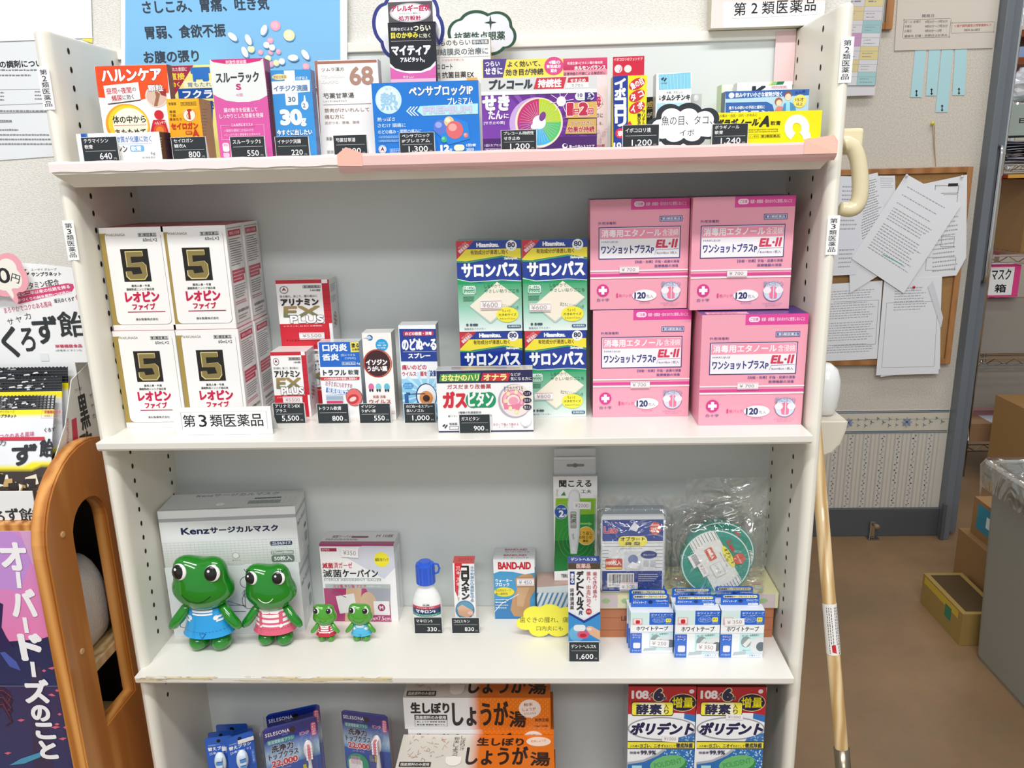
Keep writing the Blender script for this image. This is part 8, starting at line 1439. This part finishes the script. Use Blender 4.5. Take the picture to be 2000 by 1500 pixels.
# candy bags standing in the display
foil = clear('bag_front', .5, .15, 16, 1.0); 
def candy(lb, y0, y1, zt_, x1, full=True):
    th = -math.atan2(y1-y0, zt_-zB); t2 = empty('candy_bag', (x1-.101, y0, zB+.002), rot=(th, 0, 0)); tag(t2, lb, 'bag', 'candy bags in the display carton'); mb = MB(); nx, nz = 20, 24; W = .2; H = (zt_-zB-.002)/math.cos(th); vs = []
    def dep(u, v): return (.0006+.0052*(math.sin(math.pi*u)*math.sin(math.pi*min(1, v/.87)))**.5 if 0 < u < 1 and v < .87 else .0006)
    wob = lambda u, v: .0008*math.sin(u*17+v*9)
    for s_ in (-1, 1):
        for j in range(nz+1):
            for i in range(nx+1): u, v = i/nx, j/nz*.87; vs.append(((u-.5)*W, s_*dep(u, v)+wob(u, v), v*H))
    m = (nx+1)*(nz+1); fs = [tuple([(a, a+1, a+nx+2, a+nx+1), (a+nx+1, a+nx+2, a+1, a)][s_]) for s_ in (0, 1) for j in range(nz) for i in range(nx) for a in [s_*m+j*(nx+1)+i]]
    cols = [lin('f0e020' if .80 < v <= .88 or (.27 < v-.10*u < .31) else ('e6e8ec' if v-.10*u >= .28 else '3c302c')) for s_ in (0, 1) for j in range(nz+1) for v in [j/nz*.87] for u in [i/nx for i in range(nx+1)]]
    mb.add(vs, fs, cols)
    def wp(u, v, off): uu = u/W+.5; vv = v/H; return (u, -dep(uu, vv)+wob(uu, vv)-.0003-off, v)
    M2 = Matrix.Translation(t2.location) @ Matrix.Rotation(th, 4, 'X'); F = Face(mb, M2, (0, -.004, 0), (1, 0, 0), (0, 0, 1), (0, -1, 0), warp=wp).crop(0, 760, .2)
    if full:
        rn = random.Random(3)
        for k in range(70): u, v = rn.uniform(-.48, .48)*W, rn.uniform(.01, .24)*H; F.rectm(u, u+rn.uniform(.006, .014), v, v+rn.uniform(.006, .012), rn.choice(('e8dcc8', '1c1814', 'c8a468', 'f0ece4', '2c2420', 'a88850')), rot=rn.uniform(-30, 30)); F.k -= .8
        F.k += 1; F.text('サンプラネット', -60, 245, 150, 278, '303034', .03).text('エーザイグループ', -60, 205, 125, 230, '50545a').frame(398, 205, 590, 280, 'd8a0a8', 2).text('栄養機能食品', 425, 205, 580, 235, 'c04058', .02).text('(栄養素:ビタミンE)', 425, 250, 570, 270, 'c07080').text('コクのある風味', 10, 425, 330, 475, 'd06080', .01, rot=5).text('くろず', 430, 375, 530, 415, '303034', .03, rot=5).text('飴', 385, 485, 505, 660, '2c2e32', .04).text('ず', 130, 540, 345, 740, '2c2e32', .04).text('カ', 0, 500, 70, 555, '505256').rectm(-W*.5, W*.46, H*.60, H*.63, 'c83048', n=12)
    mb.build('bag_body', 'print_gloss', t2, smooth=True)
    mb = MB(); n = 90; vs = []
    for j, v in enumerate((.868, .99, 1.0)):
        for i in range(n+1): u = i/n; vs.append(((u-.5)*W, wob(u, v)+(.0004 if i % 2 else -.0004), H*v-(.0013 if (j == 2 and i % 2) else 0)))
    mb.add(vs, [(j*(n+1)+i, j*(n+1)+i+1, (j+1)*(n+1)+i+1, (j+1)*(n+1)+i) for j in (0, 1) for i in range(n)], '16161a')
    rn = random.Random(int(y1*1e4))
    for r_ in range(5):
        z = H*(.878+.022*r_); mb.add([((u/60-.5)*W, wob(u/60, z/H)-.0011, z+q) for u in range(61) for q in (0, .0006)], [(2*i, 2*i+2, 2*i+3, 2*i+1) for i in range(60)], '50505a')
    for k in range(46):
        u = rn.random()*.9; z = H*rn.uniform(.88, .98); l = rn.uniform(.01, .05); y_ = wob(u, z/H)-.0014; mb.add([((u-.5)*W, y_, z), ((u+l-.5)*W, y_, z+.0005), ((u+l*.8-.5)*W, y_, z+.0022), ((u+l*.1-.5)*W, y_, z+.0015)], [(0, 1, 2, 3)], rn.choice(('c8c8cc', 'a8a8ac', 'e8e8ea')))
    mb.build('bag_seal', 'print_gloss', t2)['label'] = 'crimped black top seal'; return t2
ztop = lambda y, Y: on_y(70, y, Y).z
candy('rearmost candy bag in the display, only its black crimped top showing', .030, .062, ztop(716, .062), xs-.002, False); candy('candy bag in the middle of the display, black top seen between two others', .010, .048, ztop(733, .048), xs-.002, False); candy('front candy bag, glossy white with a yellow band and dark sweets', -.022, .030, ztop(771, .030), xs-.002)
# pink rimmed price cloud before the header card
o, F, m0 = cloud_sign('pink-rimmed cream price cloud at the left edge, before the candy header card', -62, 488, 54, 592, .06, 'f4f0e4', 'f0a8b4', .0075, [('100', .12, .34, .70, .62, '26262a', dict(b=.02)), ('円', .72, .46, .86, .62, '26262a', dict(b=.01, rot=-20))], [(.2, .45, .2, .3), (.42, .3, .25, .27), (.72, .32, .22, .26), (.85, .55, .15, .25), (.6, .68, .25, .2), (.3, .68, .2, .2), (.72, .93, .05, .1)])
# ================================================================== back room through the doorway, bin and cartons
def carton(label, x0, x1, y0, y1, z0, z1, c='b48c58', draw=None, name='cardboard_box', side=None):
    mb = MB(); mb.box(0, x1-x0, 0, y1-y0, 0, z1-z0, c, side or c, c); M_ = Matrix.Translation((x0, y0, z0))
    Fl = Face(mb, M_, (0, y1-y0, 0), (0, -1, 0), (0, 0, 1), (-1, 0, 0)); Ff = Face(mb, M_, (0, 0, 0), (1, 0, 0), (0, 0, 1), (0, -1, 0)); Ft = Face(mb, M_, (0, 0, z1-z0), (1, 0, 0), (0, 1, 0), (0, 0, 1))
    if draw: draw(Ff, Fl, Ft, x1-x0, y1-y0, z1-z0)
    return tag(mb.build(name, 'print_matte', None, (x0, y0, z0)), label, 'box')
# grey bin with clear liner
bx, by1 = 1.115, .855; zr = on_y(1921, 905, by1).z; t = empty('trash_bin', (bx+.16, by1-.2, FLOOR)); tag(t, 'tall grey plastic bin with a clear liner folded over its rim', 'bin'); h = zr-FLOOR
mb = MB(); vs = []; prof = [(.155, .195, 0), (.158, .198, .01), (.17, .21, h-.04), (.17, .21, h-.038), (.182, .222, h-.036), (.185, .225, h-.002), (.180, .220, h), (.165, .205, h-.001), (.16, .2, h-.05), (.15, .19, .02)]
def rrp(a, b, r=.025): return [(x+r*math.cos(R(q)), y+r*math.sin(R(q))) for x, y, q0 in ((a-r, b-r, 0), (-a+r, b-r, 90), (-a+r, -b+r, 180), (a-r, -b+r, 270)) for q in range(q0, q0+91, 18)]
n = len(rrp(.1, .1))
for a, b, z in prof: vs += [(x, y, z) for x, y in rrp(a, b)]
mb.add(vs, [(j*n+i, j*n+(i+1) % n, (j+1)*n+(i+1) % n, (j+1)*n+i) for j in range(len(prof)-1) for i in range(n)]+[tuple(range(n))[::-1], tuple(range((len(prof)-1)*n, len(prof)*n))], 'ffffff'); mb.build('bin_body', 'grey_plastic', t)
mb = MB(); vs = []; rn = random.Random(5)
for (a, b, z) in ((.188, .228, h-.05), (.19, .23, h-.01), (.186, .226, h+.004), (.165, .205, h+.002), (.150, .19, h-.08)):
    for i, (x, y) in enumerate(rrp(a, b)): vs.append((x+rn.uniform(-.002, .002), y+rn.uniform(-.002, .002), z+(rn.uniform(-.045, .01) if z == h-.05 else rn.uniform(-.002, .003))))
mb.add(vs, [(j*n+i, j*n+(i+1) % n, (j+1)*n+(i+1) % n, (j+1)*n+i) for j in range(4) for i in range(n)], 'ffffff'); clear('liner_film', .16, .15, 14, .8); mb.build('bin_liner', 'liner_film', t, smooth=True)['label'] = 'clear crinkled liner'
# cartons behind the bin
p = on_z(1858, 1247, FLOOR)
def low(Ff, Fl, Ft, W, D, H): Fl.rectm(D*.05, D*.9, H*.72, H*.95, 'c8a83c'); Fl.rectm(D*.6, D*.75, H*.4, H*.8, '3c7c5c'); Ft.rectm(.012, W-.012, .012, D-.012, '4c3c24')
x_ = 1.10; carton('low open yellowish tray carton on the floor beside the bin', x_, x_+.10, .885, 1.09, FLOOR+.0005, FLOOR+.085, '9a8048', low)
carton('upright brown carton standing behind the bin on the floor', 1.215, 1.50, .89, 1.16, FLOOR+.0005, on_y(1912, 1085, 1.0).z, '96734a')
def teal(Ff, Fl, Ft, W, D, H): Fl.rectm(D*.1, D*.7, H*.2, H*.9, '3c88a0'); Fl.rectm(D*.3, D*.5, H*.4, H*.7, 'd8e4e8')
z_ = on_y(1912, 1085, 1.0).z; carton('carton with a teal printed side, on the upright brown carton', 1.235, 1.48, .92, 1.14, z_+.0005, z_+.10, '96734a', teal)
# tall carton standing against the wire rack
b = on_y(1945, 771, 1.9)
def tape_(Ff, Fl, Ft, W, D, H): Ft.rectm(W*.2, W*.8, D*.3, D*.7, '5c6c78'); Ff.rectm(W*.48, W*.52, 0, H, 'c09a64')
carton('large plain brown carton beside the wire rack in the back room', b.x, b.x+.42, 1.42, 1.9, FLOOR+.0005, b.z, 'a07a4a', tape_)
# wire rack with its shelves, going back along the side
XS = 1.66; t = empty('wire_rack', (XS+.2, 2.4, FLOOR)); tag(t, 'chrome wire shelving rack loaded with cartons in the back room', 'rack'); L = t.location; YA, YBk = 2.0, 3.3; XE = XS+.75
def wire_shelf(z):
    mb = MB()
    for y in (YA, YBk):
        for dz in (0, -.026): tube(mb, [(XS-L.x, y-L.y, z+dz-L.z), (XE-L.x, y-L.y, z+dz-L.z)], .0035, 'ffffff', 6)
        m = 22; tube(mb, [(XS-L.x+(XE-XS)*i/m, y-L.y, z-L.z-(.024 if i % 2 else .002)) for i in range(m+1)], .0022, 'ffffff', 5)
    for x in (XS, XE):
        for dz in (0, -.026): tube(mb, [(x-L.x, YA-L.y, z+dz-L.z), (x-L.x, YBk-L.y, z+dz-L.z)], .0035, 'ffffff', 6)
        m = 40; tube(mb, [(x-L.x, YA-L.y+(YBk-YA)*i/m, z-L.z-(.024 if i % 2 else .002)) for i in range(m+1)], .0022, 'ffffff', 5)
    for i in range(1, 40): y = YA+(YBk-YA)*i/40; tube(mb, [(XS-L.x, y-L.y, z-L.z+.003), (XE-L.x, y-L.y, z-L.z+.003)], .0018, 'ffffff', 5, False)
    mb.build('wire_shelf', 'chrome', t)
zz = [on_y(1925, y, YA).z for y in (323, 500, 700)]; zlow = on_y(1905, 868, YA).z
for z in zz+[zlow]: wire_shelf(z)
for x, y in ((XS, YA), (XE, YA), (XS, YBk), (XE, YBk)):
    mb = MB(); tube(mb, [(x-L.x, y-L.y, 0), (x-L.x, y-L.y, 1.75)], .0125, 'ffffff', 12); mb.build('rack_post', 'chrome', t, smooth=True)
z1_, z2_, z3_ = zz
# board and trays on the rack
def hole(Ff, Fl, Ft, W, D, H): Ff.rectm(W*.02, W*.98, H*.02, H*.98, 'ae8450'); Ff.rectm(W*.40, W*.60, H*.42, H*.50, '8a6038'); Ff.rectm(0, W, H*.16, H*.19, '96703e')
carton('brown carton with a hand hole on the second wire shelf', XS+.13, XS+.62, YA+.04, YA+.4, z2_+.006, z1_-.05, '9a7648', hole)
mb = MB(); mb.box(0, .60, 0, .45, 0, .012, 'e0a84c', 'b03c28', 'f0c070'); tag(mb.build('tray_board', 'print_matte', None, (XS+.02, YA-.02, z1_-.044)), 'orange board slung just under the top wire shelf', 'board')
def sgn(Ff, Fl, Ft, W, D, H): Ff.rectm(W*.04, W*.80, H*.06, H*.94, 'f4f4f4'); Ff.norm(W, H); Ff.text('マスク', .1, .12, .7, .45, '202024', .03).text('箱', .25, .6, .6, .85, '202024', .03)
carton('pink-edged white sign box lettered in black under the middle wire shelf', XS+.016, XS+.125, YA+.014, YA+.1, z3_+.22, z2_-.035, 'e0488c', sgn, 'sign_box')
# grey stone-look panels covering the lower bays
slab_ = lambda nm, lb, a: tag(slab(nm, *a, 'grey_stone'), lb, 'panel')
slab_('covering_panel', 'grey veined panel below the pink sign box, upper of two', (XS+.03, XE-.02, YA+.05, YA+.07, z3_+.006, z3_+.21)); slab_('covering_panel', 'grey veined panel under the lower wire shelf, lower of two', (XS+.03, XE-.02, YA+.05, YA+.07, zlow+.13, z3_-.032))
carton('flat brown carton with papers on the bottom wire shelf', XS+.018, XS+.30, YA+.016, YA+.3, zlow+.006, zlow+.075, 'a88464', lambda Ff, Fl, Ft, W, D, H: Ft.rectm(W*.3, W*.95, D*.05, D*.75, 'd8dce8'))
carton('pink flat carton lying on the flat brown carton', XS+.04, XS+.22, YA+.12, YA+.3, zlow+.0755, zlow+.095, 'c89498')
# papers, bags and files heaped on the top wire shelf
rn = random.Random(12)
for i in range(9):
    z = z1_+.004+i*.0085; mb = MB(); W = rn.uniform(.30, .45); D = rn.uniform(.22, .3); vs = []; m = 8
    for j in range(m+1):
        for k in range(m+1): vs.append((W*k/m, D*j/m, .0022*math.sin(k*1.9+i)+.0016*math.sin(j*2.3+i*2)))
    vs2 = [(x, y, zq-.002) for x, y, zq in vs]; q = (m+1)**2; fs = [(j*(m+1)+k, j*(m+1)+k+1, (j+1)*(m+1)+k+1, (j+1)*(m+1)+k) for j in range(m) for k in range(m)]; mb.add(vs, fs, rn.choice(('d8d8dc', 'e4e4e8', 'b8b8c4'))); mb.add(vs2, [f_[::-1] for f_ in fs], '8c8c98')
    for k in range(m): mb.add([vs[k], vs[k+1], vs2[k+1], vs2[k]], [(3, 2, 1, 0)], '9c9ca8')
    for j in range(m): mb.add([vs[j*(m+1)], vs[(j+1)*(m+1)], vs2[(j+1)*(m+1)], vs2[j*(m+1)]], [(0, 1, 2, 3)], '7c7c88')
    tag(mb.build('loose_papers', 'print_paper', None, (XS+rn.uniform(.0, .04), YA+rn.uniform(.0, .03), z+.006)), ['lowest', 'second lowest', 'third lowest', 'fourth lowest', 'middle', 'fourth highest', 'third highest', 'second highest', 'topmost'][i]+' wavy sheaf in the paper heap on the top wire shelf', 'papers', 'loose papers on the top wire shelf')
zp = z1_+.096; carton('grey-green file box on the paper heap', XS+.02, XS+.42, YA+.03, YA+.3, zp, zp+.10, 'a8b4ac', lambda Ff, Fl, Ft, W, D, H: Ff.norm(W, H).text('EIA', .1, .45, .25, .6, '404844', .02), 'file_box')
mb = MB(); ellipsoid(mb, (0, 0, 0), (.09, .08, .055), 'eceef4', 20, 14, lambda d, p: p*(1+.16*math.sin(d.x*7+d.z*5)*math.sin(d.y*6+d.z*9))); tag(mb.build('plastic_bag', 'print_gloss', None, (XS+.13, YA+.11, zp+.168)), 'crumpled white plastic bag on the grey-green file box', 'bag')
mb = MB(); ellipsoid(mb, (0, 0, 0), (.06, .05, .04), '3c5ca0', 14, 10, lambda d, p: p*(1+.1*math.sin(d.x*9+d.z*7))); tag(mb.build('blue_pouch', 'print_gloss', None, (XS+.30, YA+.06, zp+.145)), 'small blue pouch beside the crumpled bag', 'pouch')
# shelves of files above
z5 = on_y(1990, 112, YA+.1).z; mb = MB(); mb.box(0, .7, 0, .3, 0, .022, '8c4c30', '7c4028'); tag(mb.build('wooden_shelf', 'print_matte', None, (XS-.02, YA+.1, z5-.022)), 'reddish brown wooden shelf high in the back room, carrying pale files', 'shelf')
z6 = on_y(1990, 58, YA+.1).z; mb = MB(); mb.box(0, .7, 0, .3, 0, .022, '8c4c30', '7c4028'); tag(mb.build('wooden_shelf', 'print_matte', None, (XS-.02, YA+.1, z6-.022)), 'upper reddish brown wooden shelf at the top right corner', 'shelf')
for i in range(6): carton(['blue and white', 'white', 'pale pink', 'grey', 'lilac', 'cream'][i]+' flat pack in the row between the two wooden shelves', XS+.02+i*.1, XS+.112+i*.1, YA+.11, YA+.3, z5+.0005, z5+.035+.004*(i % 3), ['9cb0d8', 'e8e8ec', 'e0c8cc', 'b8bcc0', 'c0b8d8', 'e4dccc'][i], None, 'flat_pack')
carton('white carton on the upper wooden shelf', XS+.03, XS+.33, YA+.11, YA+.33, z6+.0005, z6+.16, 'dcdcd8', None, 'white_box')
